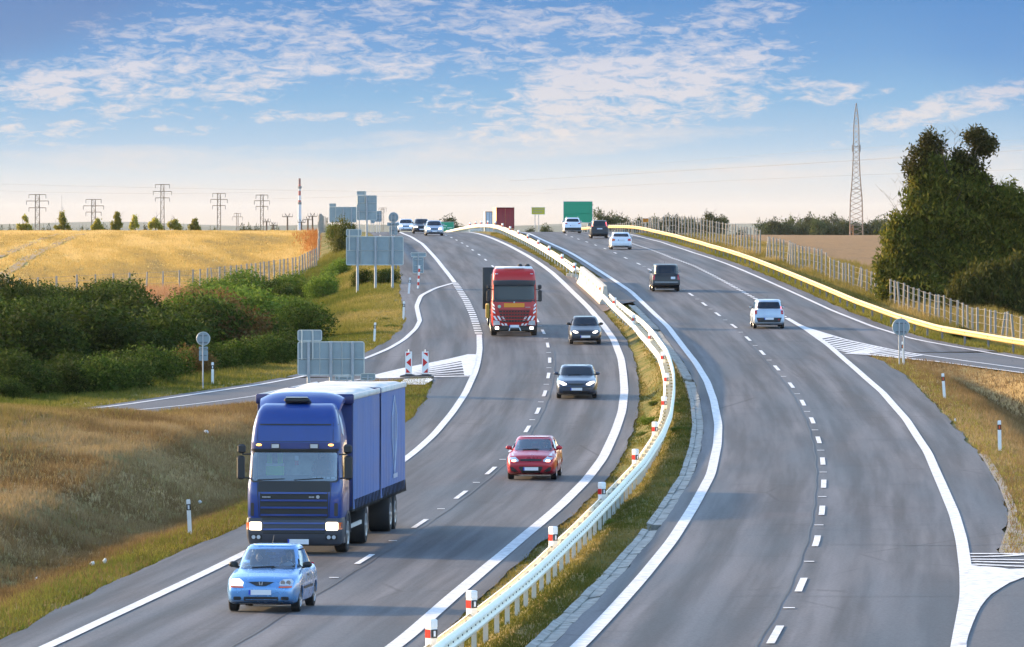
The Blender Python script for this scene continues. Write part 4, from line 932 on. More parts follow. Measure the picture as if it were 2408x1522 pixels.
for x, y, w_, h_ in [(1560, 1008, 60, 20), (1530, 995, 70, 24), (1520, 1022, 66, 16), (1545, 950, 50, 12), (1600, 1010, 55, 14), (1440, 1230, 40, 18), (1590, 952, 45, 11), (1430, 622, 24, 7), (1600, 965, 34, 8), (1640, 1130, 30, 7), (1440, 1475, 50, 10)]:
    pbush(x, y, w_, h_, ML_SUN, 'low green weed clump in the median grass by the guard rail', group='low weed clumps in the median', name='weed_clump', cat='weed')

# big tree on the right, shape laid out in its own plane about 390 m away
TY0 = 392.; S = F / TY0; px2 = lambda x, y: ((x - 2230) / S, (718 - y) / S)
def tree(name, base, label, blobs, n, size, mat, seed, h, r, cat='tree', group=None, **kw):
    t = empty(name, base, 0, label, cat, group)
    me = leafcloud('crown', blobs, n, size, seed, **kw); link('crown', me, mat, t); link('trunk', limbs('trunk', seed, h, r, 16, .55), None, t); return t
def bb(L_, dp=.8):
    o = []; g = random.Random(len(L_))
    for x, y, rx, ry in L_:
        X, Z = px2(x, y); o.append((X, g.uniform(-.8, .8), Z, rx / S, max(rx / S * dp, .6), ry / S))
    return o
X0 = (2230 - CX) / F * TY0; tb = Vector((X0, TY0, float(G(X0, TY0)) - .2))
dzt = (tb.z - (CZ - (718 - YH) / F * TY0)); px2 = lambda x, y: ((x - 2230) / S, (718 - y) / S - dzt)
main = bb([(2140, 620, 66, 70), (2105, 640, 46, 62), (2200, 600, 80, 90), (2290, 600, 85, 100), (2360, 590, 70, 90), (2400, 560, 60, 80), (2150, 530, 55, 60), (2230, 500, 75, 70), (2300, 490, 65, 62), (2360, 480, 45, 50), (2185, 450, 55, 55), (2260, 440, 60, 50), (2120, 560, 45, 50), (2330, 650, 90, 60), (2180, 680, 90, 40), (2420, 640, 60, 70), (2100, 690, 40, 22), (2410, 500, 45, 50), (2200, 400, 45, 40)])
tree('big_tree', tb, 'big dark green tree with ragged top behind the fence on the right', main, 17500, .125, ML_TREE, 5, 8.5, .22, per=8, spread=.42, up=.75, elong=2.3, holes=.45, shell=.35)
t2 = bb([(2165, 370, 34, 36), (2195, 350, 26, 30), (2150, 395, 26, 24), (2180, 325, 14, 16), (2290, 335, 30, 26), (2270, 365, 30, 30), (2315, 345, 26, 16), (2300, 318, 16, 14), (2280, 400, 30, 30), (2245, 420, 40, 30), (2330, 335, 12, 8), (2255, 385, 16, 22), (2300, 430, 30, 24), (2140, 385, 12, 8), (2175, 425, 36, 34), (2215, 430, 34, 30), (2285, 440, 36, 30), (2325, 455, 22, 24)], .8)
o = bpy.data.objects['big_tree']
c2 = link('crown', leafcloud('crown', t2, 2500, .12, 9, per=8, spread=.40, up=.4, elong=2.0, holes=.5, shell=.3), leafmat('ragged_leaves', (.045, .045, .012), (.09, .085, .02), (.20, .16, .035)), o); c2['label'] = 'sparse browner top of the crown'
m_ = MB(); g = random.Random(4)
for (x0, y0, x1, y1, r0) in [(2232, 470, 2222, 318, .06), (2240, 460, 2246, 316, .06), (2236, 450, 2268, 340, .06), (2225, 460, 2200, 330, .07), (2275, 450, 2296, 330, .08), (2210, 480, 2165, 340, .09), (2150, 560, 2105, 430, .05), (2140, 540, 2076, 452, .04), (2130, 560, 2100, 470, .04), (2300, 470, 2345, 440, .04), (2190, 345, 2195, 300, .02), (2226, 335, 2218, 316, .015), (2246, 330, 2256, 312, .015), (2340, 450, 2360, 425, .02), (2150, 470, 2128, 440, .03), (2135, 460, 2125, 425, .02)]:
    m_ = MB(); a, b = px2(x0, y0), px2(x1, y1); a = Vector((a[0], g.uniform(-.3, .3), a[1])); b = Vector((b[0], g.uniform(-.6, .6), b[1])); prev = a
    for k in range(1, 6):
        q = a.lerp(b, k / 5) + Vector((g.uniform(-.1, .1), g.uniform(-.1, .1), 0)) * (k < 5); m_.bar(prev, q, r0 * (1.1 - k / 5), r0 * (1.0 - k / 5.2), 5)
        if k > 1:
            for _ in range(2): m_.bar(q, q + Vector((g.uniform(-.5, .5), g.uniform(-.3, .3), g.uniform(.15, .6))), r0 * .25, .004, 3)
        prev = q
    m_.obj('bare_branch', pmat('bare_branches', (.15, .11, .08), .9), o)
br_mat = pmat('bare_branches', (.15, .11, .08), .9)
s_ = bb([(2300, 690, 70, 42), (2360, 680, 70, 60), (2410, 670, 60, 60), (2280, 660, 46, 40), (2330, 640, 55, 45), (2390, 620, 55, 40), (2250, 700, 40, 22)])
TY1 = 376.; X1 = (2330 - CX) / F * TY1; t = empty('bush', (X1, TY1, float(G(X1, TY1)) - .2), 0, 'wide yellowish green bush in front of the big tree at the right edge', 'bush')
s_ = [(a - (2330 - 2230) / S, b, c - .2, d, e, f_) for a, b, c, d, e, f_ in s_]
link('foliage', leafcloud('foliage', s_, 4200, .12, 21, per=8, spread=.4, up=1.0, elong=2.8, holes=.5, shell=.35), leafmat('shrub_leaves', (.05, .06, .012), (.095, .10, .02), (.22, .18, .035)), t); link('stems', limbs('stems', 8, 3, .08, 12), None, t)

# young trees along the top edge of the golden field
def youngtree(x, wpx, hpx, seed, label, Y=840.):
    s = F / Y; X = (x - CX) / F * Y; g = random.Random(seed); h = hpx / s; w = wpx / s
    zb_ = float(G(X, Y)) - .1; H = (CZ - (546 - hpx - YH) / F * Y) - zb_
    bl = [(g.uniform(-.04, .04) * w, 0, H * (.3 + .1 * k), w * (.26 - .022 * k), w * .2, H * .12) for k in range(7)] + [(-w * .34, 0, H * .34, w * .10, w * .12, H * .22), (-w * .26, 0, H * .2, w * .14, w * .15, H * .14), (w * .32, 0, H * .26, w * .13, w * .14, H * .18), (w * .42, 0, H * .14, w * .1, w * .1, H * .12), (0, 0, H * .1, w * .2, w * .2, H * .08)]
    t = empty('young_tree', (X, Y, zb_), 0, label, 'tree', 'young trees along the far edge of the golden field')
    link('crown', leafcloud('crown', bl, 420, .14, seed, per=6, spread=.22, up=1.0, elong=2.0, holes=.6, shell=.2), ML_POP, t); link('trunk', limbs('trunk', seed, H, .07, 10, .4), None, t)
for k, (x, w_, h_, lb) in enumerate([(57, 38, 38, 'leftmost young tree on the far edge of the golden field'), (146, 42, 46, 'darker wide young tree under the thin mast at the field edge'), (229, 30, 30, 'low young tree at the foot of the second pylon from the left'), (276, 36, 48, 'young tree with ragged crown right of the second pylon'), (317, 24, 44, 'narrow young tree midway between the second and third pylons'), (365, 34, 48, 'tall young tree touching the left side of the tallest pylon'), (410, 32, 42, 'young tree just right of the tallest pylon'), (458, 30, 32, 'last small young tree at the right end of the row')]): youngtree(x, w_, h_, 100 + k, lb)

# far trees: real crowns at a distance, coarser leaves
far_m = []
for k in range(4):
    g = random.Random(80 + k); bl = [(g.uniform(-.35, .35), g.uniform(-.3, .3), g.uniform(.35, .8), g.uniform(.2, .34), g.uniform(.2, .3), g.uniform(.14, .24)) for _ in range(7)] + [(0, 0, .3, .45, .4, .28)]
    me = leafcloud('crown', bl, 300, .055, 80 + k, per=5, spread=.10, elong=1.4, holes=.3, shell=.2); me.materials.append(ML_FAR); far_m.append((me, limbs('trunk', 90 + k, 1.0, .03, 6)))
def fartree(x, ytop, wpx, Y, label, group, yb=None, nm='distant_tree'):
    X = (x - CX) / F * Y; zb_ = float(G(X, Y)); zt = CZ - (ytop - YH) / F * Y; h = zt - zb_; w = wpx / F * Y
    t = empty(nm, (X, Y, zb_ - .2), random.uniform(0, 6.3), label, 'tree', group); k = random.randrange(4)
    link('crown', far_m[k][0], None, t); link('trunk', far_m[k][1], None, t); t.scale = (w / .95, w / .95, h * 1.0)
for x, yt, w_, lb in [(1049, 503, 38, 'round far tree behind the small green sign'), (1070, 512, 26, 'lower tree adjoining the right of the one behind the small green sign'), (1086, 524, 24, 'small far bush right of the small green sign'), (1410, 480, 34, 'tallest far tree right of the large green sign'), (1430, 490, 30, 'second far tree right of the large green sign'), (1452, 486, 34, 'third far tree right of the large green sign'), (1473, 500, 34, 'lower tree ending the clump right of the green sign'), (1392, 505, 26, 'pale low tree touching the large green sign'), (1672, 491, 36, 'taller tree rising above the far tall fence'), (1696, 500, 34, 'lower tree beside the one above the far fence'), (1345, 528, 20, 'dark bush at the left foot of the large green sign'), (1278, 524, 24, 'small bush below the yellow green board'), (1246, 530, 30, 'low bush left of the yellow green board'), (1297, 530, 20, 'tiny bush right of the yellow green board'), (832, 520, 24, 'small tree glimpsed behind the sign group')]:
    fartree(x, yt, w_ * 1.15, 1000., lb, 'distant trees near the crest')
for x in list(np.arange(1500, 1700, 22)): fartree(float(x), 503 + random.uniform(-3, 5), 36, 1150., 'tree in the even row seen through the far tall fence', 'trees behind the far tall fence')
for x in [1745, 1800, 1818, 1836, 1852, 1870, 1888, 1905, 1922, 1940, 1958, 1976, 1994, 2012, 2030, 2048, 2066, 2084, 2102, 2120]:
    fartree(float(x), {1870: 503, 1905: 500, 1922: 498, 1958: 497, 1994: 503}.get(x, 509 + random.uniform(-3, 5)) if x > 1790 else 532, 42, 1500. + random.uniform(-60, 60), 'dark tree in the belt of trees beyond the ploughed field', 'belt of trees beyond the ploughed field')
    if x > 1790: fartree(float(x) + 9, random.uniform(511, 520), 40, 1460., 'dark tree in the belt of trees beyond the ploughed field', 'belt of trees beyond the ploughed field')
for x in list(range(-10, 80, 16)) + [100, 112, 175, 190, 205, 290, 305, 345, 385, 395, 424, 436, 566, 575, 588, 600, 612] + [498, 507, 655, 684, 640, 250, 262]:
    fartree(float(x), random.uniform(524, 533) if x < 480 else random.uniform(526, 534), random.uniform(16, 26), 1900., 'hazy far tree beyond the golden field', 'hazy trees beyond the golden field')

# ---------------------------------------------------------------- grass and weeds (uncountable)
def tufts(name, pts, h, w, mat, label, tint=None, per=4, seed=1, lean=.35):
    g = np.random.default_rng(seed); n = len(pts); Z = G(pts[:, 0], pts[:, 1])
    C = np.repeat(np.column_stack([pts, Z - .02]), per, 0); m_ = len(C)
    C[:, :2] += g.normal(0, .06, (m_, 2)); a = g.uniform(0, 6.28, m_); hh = np.repeat(np.broadcast_to(h, n), per) * g.uniform(.5, 1.3, m_); ww = np.repeat(np.broadcast_to(w, n), per) * g.uniform(.7, 1.3, m_)
    t_ = np.column_stack([np.cos(a), np.sin(a), np.zeros(m_)]) * ww[:, None] * .5
    tip = np.column_stack([g.normal(0, lean, m_) * hh, g.normal(0, lean, m_) * hh, hh])
    V = np.stack([C - t_, C + t_, C + tip], 1).reshape(-1, 3)
    me = fastmesh(name, V, np.arange(len(V)).reshape(-1, 3), 3)
    tt = np.repeat(tint if tint is not None else g.random(n), per) + g.normal(0, .1, m_); attr(me, 'tint', np.repeat(np.clip(tt, 0, 1), 3))
    return tag(link(name, me, mat), label, 'grass', kind='stuff')
def scatter(n, x0, x1, y0, y1, ok, seed, pw=1.0):
    g = np.random.default_rng(seed); Y = y0 + (y1 - y0) * g.random(n) ** pw; X = x0 + (x1 - x0) * g.random(n); k = ok(X, Y); k &= (np.abs(X / Y) < .085) & ~on_asphalt(X, Y); return np.column_stack([X[k], Y[k]])
def patch_n(p, s, sd=0.): return vn(p[:, 0], p[:, 1], 2.6 / s, int(sd) + 3, 2.2, 5)
def patch_old(p, s, sd=0.): return .5 + .28 * np.sin(p[:, 0] * s + sd + np.sin(p[:, 1] * s * .35)) * np.sin(p[:, 1] * s * .4 + sd) + .22 * np.sin(p[:, 0] * s * 2.7 + 1.1) * np.sin(p[:, 1] * s * 1.3)
ML_GR = leafmat('grass_blades', (.075, .105, .015), (.20, .185, .035), (.40, .30, .10), trans=.38)
ML_DRY = leafmat('dry_grass_blades', (.13, .13, .025), (.27, .20, .06), (.44, .32, .13), trans=.35)
p = scatter(150000, -2, 9, 112, 640, lambda X, Y: (X > fR1(Y) + .55) & (X < fL2(Y) - 1.02) & ~((Y > 378) & (Y < 436) & (X < fR1(Y) + 2.7)), 1, 1.3)
tufts('median_grass', p, .085, .022 + .00008 * p[:, 1], ML_GR, 'short mown grass covering the median strip', np.clip(patch_n(p, .9) * .85 + .22, 0, 1), 3, 2)
p = scatter(230000, -32, -3, 118, 304, lambda X, Y: (X < fE1(Y) - .05) & (X > fRB(Y) + .1), 3)
dd = fE1(p[:, 1]) - p[:, 0]
ML_BRG = leafmat('brown_grass_blades', (.17, .11, .045), (.32, .21, .095), (.50, .37, .19), trans=.35)
rb = np.random.default_rng(77).random(len(p)) < .88 * sst(1.2, 3.0, dd) * (1 - .9 * sst(7.5, 12, dd + 4 * (patch_n(p, .4, 6) - .5))) + .05
tufts('brown_grass', p[rb], .20, .032, ML_BRG, 'brown withered grass in the ditch left of the incoming lanes', np.clip(patch_n(p[rb], .8, 9), 0, 1), 3, 21)
p = p[~rb]; dd = dd[~rb]
tufts('dry_grass', p, .13 + .09 * sst(1, 4, dd), .03, ML_DRY, 'dry brown and green grass on the mound left of the incoming lanes', np.clip(patch_n(p, .55, 1) * .7 + .1 + .35 * sst(1.5, 3.5, dd) * (1 - .6 * sst(7, 11, dd)) - .3 * sst(2, .5, dd), 0, 1), 3, 4)
k = dd < 2.0; tufts('verge_grass', p[k][::2], .14, .03, ML_GR, 'greener grass fringe along the left asphalt edge', patch_n(p[k][::2], .8) * .6, 4, 5)
p = scatter(110000, 11, 30, 150, 330, lambda X, Y: ((Y < 313) & (X > fE2(Y) + .1) & (X < fGL(Y) - .2)), 6)
dd = p[:, 0] - fE2(p[:, 1])
rb = np.random.default_rng(78).random(len(p)) < .30 + .65 * sst(.6, 3.0, dd)
tufts('brown_grass', p[rb], .20, .032, ML_BRG, 'brown withered grass in the hollow by the right slip road', np.clip(patch_n(p[rb], .8, 9) * .9, 0, 1), 3, 22)
p = p[~rb]; dd = dd[~rb]
tufts('dry_grass', p, .11 + .05 * sst(2, 5, dd), .028, ML_DRY, 'brown dry grass in the hollow right of the outgoing lanes', np.clip(patch_n(p, .6) * .6 + .05 + .3 * sst(2, 4, dd), 0, 1), 3, 7)
k = dd < 1.2; tufts('verge_grass', p[k][::3], .13, .03, ML_GR, 'yellow green grass fringe along the right asphalt edge', .3 + .5 * patch_n(p[k][::3], .8), 4, 8)
p = scatter(120000, 8, 34, 290, 640, lambda X, Y: (X > XER(Y) + .05) & (X < XER(Y) + 9), 9)
dd = p[:, 0] - XER(p[:, 1]); tufts('roadside_grass', p, .12 + .5 * sst(1.5, 5, dd) * (patch_n(p, .5) + .2), .05, ML_DRY, 'tall dry grass around the yellow guard rail and the fence', np.clip(patch_n(p, .4, 2) * .8 + .3 * sst(1, 3, dd) - .25, 0, 1), 4, 10)
k = dd < 1.6; tufts('verge_grass', p[k], .22, .05, ML_GR, 'green grass fringe below the yellow guard rail', .25 + .5 * patch_n(p[k], .5), 4, 12)
p = scatter(170000, -36, -4, 268, 560, lambda X, Y: (X < XEL(Y) - .05) & (X > np.interp(Y, [260, 300, 340, 380, 430, 500, 560], [-30, -24, -22, -22, -20, -18, -16])), 13)
dd = XEL(p[:, 1]) - p[:, 0]; tufts('slope_grass', p, .14 + .35 * sst(1, 4, dd) * patch_n(p, .5), .05, ML_GR, 'mixed green and tan grass on the slope left of the slip road', np.clip(patch_n(p, .45, 3) * .8 + .15 - .2 * sst(2, 6, dd), 0, 1), 4, 14)
def weedpatch(name, label, xs_, y0f, y1f, n, h, mat, seed):
    g = np.random.default_rng(seed); x = g.uniform(xs_[0], xs_[1], n); pts = []
    for xx in x:
        q = P(float(xx), float(g.uniform(y0f, y1f))); pts.append((q.x, q.y))
    return tufts(name, np.array(pts), h, .07, mat, label, None, 6, seed, .28)
weedpatch('reddish_weeds', 'patch of tall reddish dry weeds between the thicket and the field fence', (315, 455), 700, 735, 1500, .95, ML_RED, 31)
pr_ = [P(750 - abs(float(a)) * 22, 548 + abs(float(b)) * 26) for a, b in np.random.default_rng(5).normal(size=(520, 2))]
tufts('reddish_weeds', np.array([(q.x, q.y) for q in pr_]), .5 * np.random.default_rng(6).uniform(.3, 1.6, 520), .06, ML_RUST, 'rust red dry weeds on the upper right corner of the golden field', None, 5, 32, .3)
M_DW = ML_RUST
# wheat stubble texture
g = np.random.default_rng(44); n = 90000; Y = g.uniform(430, 800, n); X = g.uniform(-.082, -.03, n) * Y; kk = inpoly(X, Y, [(-700, 372)] + [(a - .6, b + .6) for a, b in FL] + [(-700, 1300)]); p = np.column_stack([X[kk], Y[kk]])
WH = p
# tyre tracks through the field
tk = Paint()
def fieldtrack(L_, w):
    q = [P(x, y) for x, y in L_]; b = len(tk.V); pts = []
    for a, c in zip(q[:-1], q[1:]):
        for i in range(10): pts.append(a.lerp(c, i / 10))
    for i, v in enumerate(pts[:-1]):
        d = (pts[i + 1] - v); d.z = 0; d.normalize(); n_ = Vector((-d.y, d.x, 0)) * w / 2
        for u in (v + n_, v - n_): tk.V.append((u.x, u.y, float(G(u.x, u.y)) + .06))
    for i in range(len(pts) - 2): tk.Fc.append((b + 2 * i, b + 2 * i + 1, b + 2 * i + 3, b + 2 * i + 2))
ft = lambda u, v: (u / 3.383 * .8566, (450 + v / 3.383) * .8566)
fieldtrack([ft(-200, 1160), ft(0, 1060), ft(150, 960), ft(300, 860), ft(500, 770), ft(640, 700), ft(820, 646)], .9)
fieldtrack([ft(-100, 900), ft(0, 860), ft(200, 780), ft(400, 700), ft(560, 650)], .8)
sw = vn(WH[:, 0] + WH[:, 1] * .09, WH[:, 1], 2.2, 8, 22, 4); bigp = vn(WH[:, 0], WH[:, 1], 16, 5, 5, 3)
tv = np.array(tk.V)[:, :2]; keep = np.ones(len(WH), bool)
for q_ in range(0, len(WH), 4000): keep[q_:q_ + 4000] = (((WH[q_:q_ + 4000, None, 0] - tv[None, :, 0]) ** 2 * 1.0 + (WH[q_:q_ + 4000, None, 1] - tv[None, :, 1]) ** 2 * .12).min(1) > .28)
lowf = sst(620, 480, WH[:, 1])
tt = np.clip(.62 + .7 * (sw - .5) + .5 * (bigp - .5) - .30 * lowf, 0, 1)
tufts('wheat_stubble', WH[keep], .20, .09, leafmat('stubble', (.34, .27, .14), (.60, .41, .13), (.80, .57, .24), trans=.35), 'golden wheat stubble of the field on the left', tt[keep], 3, 45)
tk.done('wheel_track', pmat('track_soil', (.26, .18, .08), .95, var=.3, vscale=1.5))
# ---------------------------------------------------------------- vehicles (front faces local -Y, ground at z=0)
def bvh_of(me):
    return BVHTree.FromPolygons([v.co.copy() for v in me.vertices], [tuple(p.vertices) for p in me.polygons])
def skin(name, bvh, poly, axis, sgn, off, mat, parent, res=.08, fall=None, sm=True, thick=.012):
    """lay a shape cut from a thin sheet onto a body surface; poly in (x,z) for axis y, (y,z) for axis x, (x,y) for axis z"""
    bm = bmesh.new(); f = bm.faces.new([bm.verts.new((p[0], p[1], 0)) for p in poly])
    for ax in (0, 1):
        vals = [p[ax] for p in poly]; c = min(vals) + res
        while c < max(vals) - res * .3:
            co_ = [0, 0, 0]; no = [0, 0, 0]; co_[ax] = c; no[ax] = 1
            bmesh.ops.bisect_plane(bm, geom=bm.verts[:] + bm.edges[:] + bm.faces[:], plane_co=co_, plane_no=no); c += res
    miss = []; hits = []
    ia = {'x': 0, 'y': 1, 'z': 2}[axis]
    for v in bm.verts:
        a, b = v.co.x, v.co.y
        o = {'y': Vector((a, 20 * sgn, b)), 'x': Vector((20 * sgn, a, b)), 'z': Vector((a, b, 20 * sgn))}[axis]
        d = Vector((0, 0, 0)); d[ia] = -sgn; h = bvh.ray_cast(o, d)
        if h[0] is None: miss.append((v, o)); continue
        v.co = h[0] + d * -off; hits.append((Vector((a, b)), v.co[ia]))
    for v, o in miss:
        p2 = Vector((v.co.x, v.co.y)); dep = min(hits, key=lambda q: (q[0] - p2).length)[1] if hits else 0; c = o.copy(); c[ia] = dep; v.co = c
    bmesh.ops.recalc_face_normals(bm, faces=bm.faces[:])
    n = Vector((0, 0, 0))
    for f_ in bm.faces: n += f_.normal * f_.calc_area()
    if n[ia] * sgn < 0: bmesh.ops.reverse_faces(bm, faces=bm.faces[:])
    bmesh.ops.triangulate(bm, faces=[f_ for f_ in bm.faces if len(f_.verts) > 4])
    me = bpy.data.meshes.new(name); bm.to_mesh(me); bm.free(); me.materials.append(mat)
    if sm: smooth(me)
    o = link(name, me, None, parent)
    return o
def sup(hw, y0, y1, n, K=48, z=0., pinch=0.):
    out = []; ym, hy = (y0 + y1) / 2, (y1 - y0) / 2
    for i in range(K):
        t = 2 * math.pi * (i + .5) / K; c, s = math.cos(t), math.sin(t)
        out.append((hw * math.copysign(abs(c) ** (2 / n), c), ym + hy * math.copysign(abs(s) ** (2 / n), s), z))
    return out
def mirror_poly(P_): return [(-a, b) for a, b in reversed(P_)]
def wheel(parent, x, y, r, w, rimcol=None, spokes=5):
    m_ = MB(); s = 1 if x > 0 else -1
    m_.lathe([(r * .55, x - s * w), (r * .93, x - s * w), (r, x - s * w * .9), (r, x - s * w * .1), (r * .93, x), (r * .64, x + s * .0), (r * .60, x - s * .03)], (0, y, r), 'x', 28)
    wh = m_.obj('wheel', M_TYRE, parent, 40)
    m_ = MB(); m_.lathe([(r * .63, x - s * .035), (r * .60, x + s * .004), (r * .52, x - s * .02), (r * .16, x - s * .03), (r * .13, x + s * .006), (.01, x + s * .008)], (0, y, r), 'x', 24)
    rm = m_.obj('rim', rimcol or M_RIM, wh, 40)
    m_ = MB()
    for k in range(spokes):
        a = 2 * math.pi * (k + .5) / spokes; ca, sa = math.cos(a), math.sin(a)
        m_.add([(x + s * .002, y + r * (.24 * ca - q * .10 * sa), r + r * (.24 * sa + q * .10 * ca)) for q in (-1, 1)] + [(x + s * .002, y + r * (.48 * ca - q * .07 * sa), r + r * (.48 * sa + q * .07 * ca)) for q in (1, -1)], [(0, 1, 2, 3)])
    m_.obj('rim_opening', M_BLACK, rm); return wh
def plate_n(parent, x, y, z, bvh, sgn, w=.52, h=.115, smudge=False):
    p = skin('number_plate', bvh, [(x - w / 2, z - h / 2), (x + w / 2, z - h / 2), (x + w / 2, z + h / 2), (x - w / 2, z + h / 2)], 'y', sgn, .03, M_PLATE, parent, .2, sm=False)
    zs = [v.co.y for v in p.data.vertices]; yy = min(zs) if sgn < 0 else max(zs)
    for v in p.data.vertices: v.co.y = yy
    m_ = MB(); xb = x - w / 2 + .022 if sgn < 0 else x + w / 2 - .022
    m_.box((xb, yy + sgn * .004, z), (.045, .006, h * .96)); m_.obj('plate_band', M_PLATEB, p); return p

def car(name, label, paint, L, Wd, H, r, wb, xa, roof, hood, belt, cab, frontf=None, rearf=None, cat='car', glass=None, group=None, hollow=False, ground=.17, nose=.80, tail=.86, plan_n=(.16, .13), sidew=None, mirror_mat=None, rim=None, moulding=False, roofw=.70, rail=False):
    """cab = (screen foot y, roof front y, roof rear y, tail foot y) from the nose; hood = [(y, z)...] upper outline of the lower body"""
    t = empty(name, (0, 0, 0), 0, label, cat, group); hw = Wd / 2
    hy = [p[0] for p in hood]; hz = [p[1] for p in hood]
    ax = (xa, xa + wb); K = 66
    ys = sorted(set([0, .015, .04, .08, .13, .19] + list(np.linspace(.26, L - .24, K)) + [L - .18, L - .12, L - .07, L - .03, L]))
    rs = []
    for y in ys:
        f_, g_ = min(1, y / (L * plan_n[0])), min(1, (L - y) / (L * plan_n[1]))
        wf = nose + (1 - nose) * math.sqrt(max(0, 1 - (1 - f_) ** 2.2)); wr = tail + (1 - tail) * math.sqrt(max(0, 1 - (1 - g_) ** 2.2)); w = hw * min(wf, wr)
        zt = float(np.interp(y, hy, hz)); zb = ground + .10 * max(0, 1 - y / .5) ** 2 + .14 * max(0, 1 - (L - y) / .5) ** 2; h = zt - zb
        cr_ = .035
        half = [(.0, zb), (.60 * w, zb), (.86 * w, zb + .01), (.955 * w, zb + .06 * h + .02), (.985 * w, zb + .20 * h), (1.0 * w, zb + .38 * h), (1.0 * w, zb + .55 * h), (.985 * w, zb + .72 * h), (.965 * w, zb + .86 * h), (.925 * w, zt - .03), (.86 * w, zt), (.62 * w, zt + cr_ * .6), (.3 * w, zt + cr_), (0, zt + cr_ * 1.1)]
        for a in ax:
            q = abs(y - a); ra = r + .055
            if q < ra:
                zmin = r + math.sqrt(ra * ra - q * q) - .01; half = [(x, max(z, min(zmin, zt - .06)) if x > .8 * w and z < zt - .05 else z) for x, z in half]
                half = [(min(x * 1.0 + .012 * (x > .95 * w), hw + .015), z) for x, z in half]
        rs.append([(x, y, z) for x, z in half] + [(-x, y, z) for x, z in half[-2:0:-1]])
    # rounded nose and tail caps
    def capr(rg, k, dy): cz = sum(p[2] for p in rg) / len(rg); return [(p[0] * k, p[1] + dy, cz + (p[2] - cz) * k) for p in rg]
    rs = [capr(rs[0], .55, -.030), capr(rs[0], .82, -.022), capr(rs[0], .95, -.010)] + rs + [capr(rs[-1], .95, .010), capr(rs[-1], .82, .022), capr(rs[-1], .55, .03)]
    m_ = MB(); m_.rings(rs); body = m_.obj('body', paint, t, 38); bb_ = bvh_of(body.data)
    # cabin
    y0, y1, y2, y3 = cab; zb0 = belt - .10; zr = H - .045; rw = hw * roofw; bw = hw * .935
    rg = []
    for k in (0, .18, .36, .54, .72, .88, .96):
        b_ = .035 * math.sin(k * math.pi)
        rg.append(sup(bw + (rw - bw) * (k ** 1.25) + b_ * .4, y0 + (y1 - y0) * k - b_ * .6, y3 + (y2 - y3) * k + b_ * .5, 4.6, 56, zb0 + (zr - zb0) * k))
    for k, dz_ in ((.985, .972), (.94, .995), (.80, 1.0), (.5, 1.0)):
        ym, hh = (y1 + y2) / 2, (y2 - y1) / 2; bow = .045 * (1 - k * k)
        rg.append(sup(rw * k, ym - hh * (1 - (1 - k) * .8), ym + hh * (1 - (1 - k) * .8), 4.0, 56, zb0 + (zr - zb0) * (dz_ if k > .95 else 1.0) + (0.0 if k > .95 else .012) + bow * .5))
    m_ = MB(); m_.rings(rg, False, True); cabin = m_.obj('cabin', paint, t, 40); cb_ = bvh_of(cabin.data)
    gl = glass or M_GLASS
    def wid(z, ins=0.): k = max(0, min(1, (z - zb0) / (zr - zb0))); return bw + (rw - bw) * (k ** 1.25) - ins
    zf0, zf1 = belt + .03, H - .12
    ws = [(-wid(zf0, .12), zf0), (-.3 * bw, zf0 - .02), (.3 * bw, zf0 - .02), (wid(zf0, .12), zf0), (wid(zf0 + .1, .085), zf0 + .08), (wid(zf1 - .05, .075), zf1 - .06), (wid(zf1, .11), zf1), (rw * .4, zf1 + .02), (-rw * .4, zf1 + .02), (-wid(zf1, .11), zf1), (-wid(zf1 - .05, .075), zf1 - .06), (-wid(zf0 + .1, .085), zf0 + .08)]
    big = [(x * 1.045, (z - (zf0 + zf1) / 2) * 1.07 + (zf0 + zf1) / 2) for x, z in ws]
    if hollow:
        bmx = bmesh.new(); bmx.from_mesh(cabin.data); kill = []
        for f_ in bmx.faces:
            c = f_.calc_center_median()
            fr = f_.normal.y < -.25 and abs(c.x) < wid(c.z, .10) and zf0 + .02 < c.z < zf1 - .01
            sd = abs(f_.normal.x) > .6 and belt + .06 < c.z < H - .16 and y0 + .35 + (c.z - belt) * (y1 - y0) / (H - belt) < c.y < y3 - .35
            if fr or sd: kill.append(f_)
        bmesh.ops.delete(bmx, geom=kill, context='FACES'); bmx.to_mesh(cabin.data); bmx.free()
        gl = M_GLASST
    else: skin('windscreen_seal', cb_, big, 'y', -1, .004, M_BLACK, t, .09)
    skin('windscreen', cb_, ws, 'y', -1, .012, gl, t, .07)
    m_ = MB()
    for s in (-.42, .12):
        for z_ in (0,): h = cb_.ray_cast(Vector((s * hw, -5, zf0 + .02)), Vector((0, 1, 0))); h2 = cb_.ray_cast(Vector(((s + .62) * hw if s + .62 < .8 else .74 * hw, -5, zf0 + .05)), Vector((0, 1, 0)))
        if h[0] and h2[0]: m_.bar(h[0] - Vector((0, .03, 0)), h2[0] - Vector((0, .035, 0)), .014, n=4)
    m_.obj('wiper', M_BLACK, t)
    zr0, zr1 = belt + .08, H - .13; rwk = [(-wid(zr0, .16), zr0), (wid(zr0, .16), zr0), (wid(zr0 + .06, .12), zr0 + .06), (wid(zr1, .13), zr1 - .03), (wid(zr1, .17), zr1), (-wid(zr1, .17), zr1), (-wid(zr1, .13), zr1 - .03), (-wid(zr0 + .06, .12), zr0 + .06)]
    if not (rearf and rearf.get('noglass')): skin('rear_window', cb_, rwk, 'y', 1, .008, M_GLASS, t, .08)
    # side windows
    def ylo(z): k = (z - zb0) / (zr - zb0); return y0 + (y1 - y0) * k
    def yhi(z): k = (z - zb0) / (zr - zb0); return y3 + (y2 - y3) * k
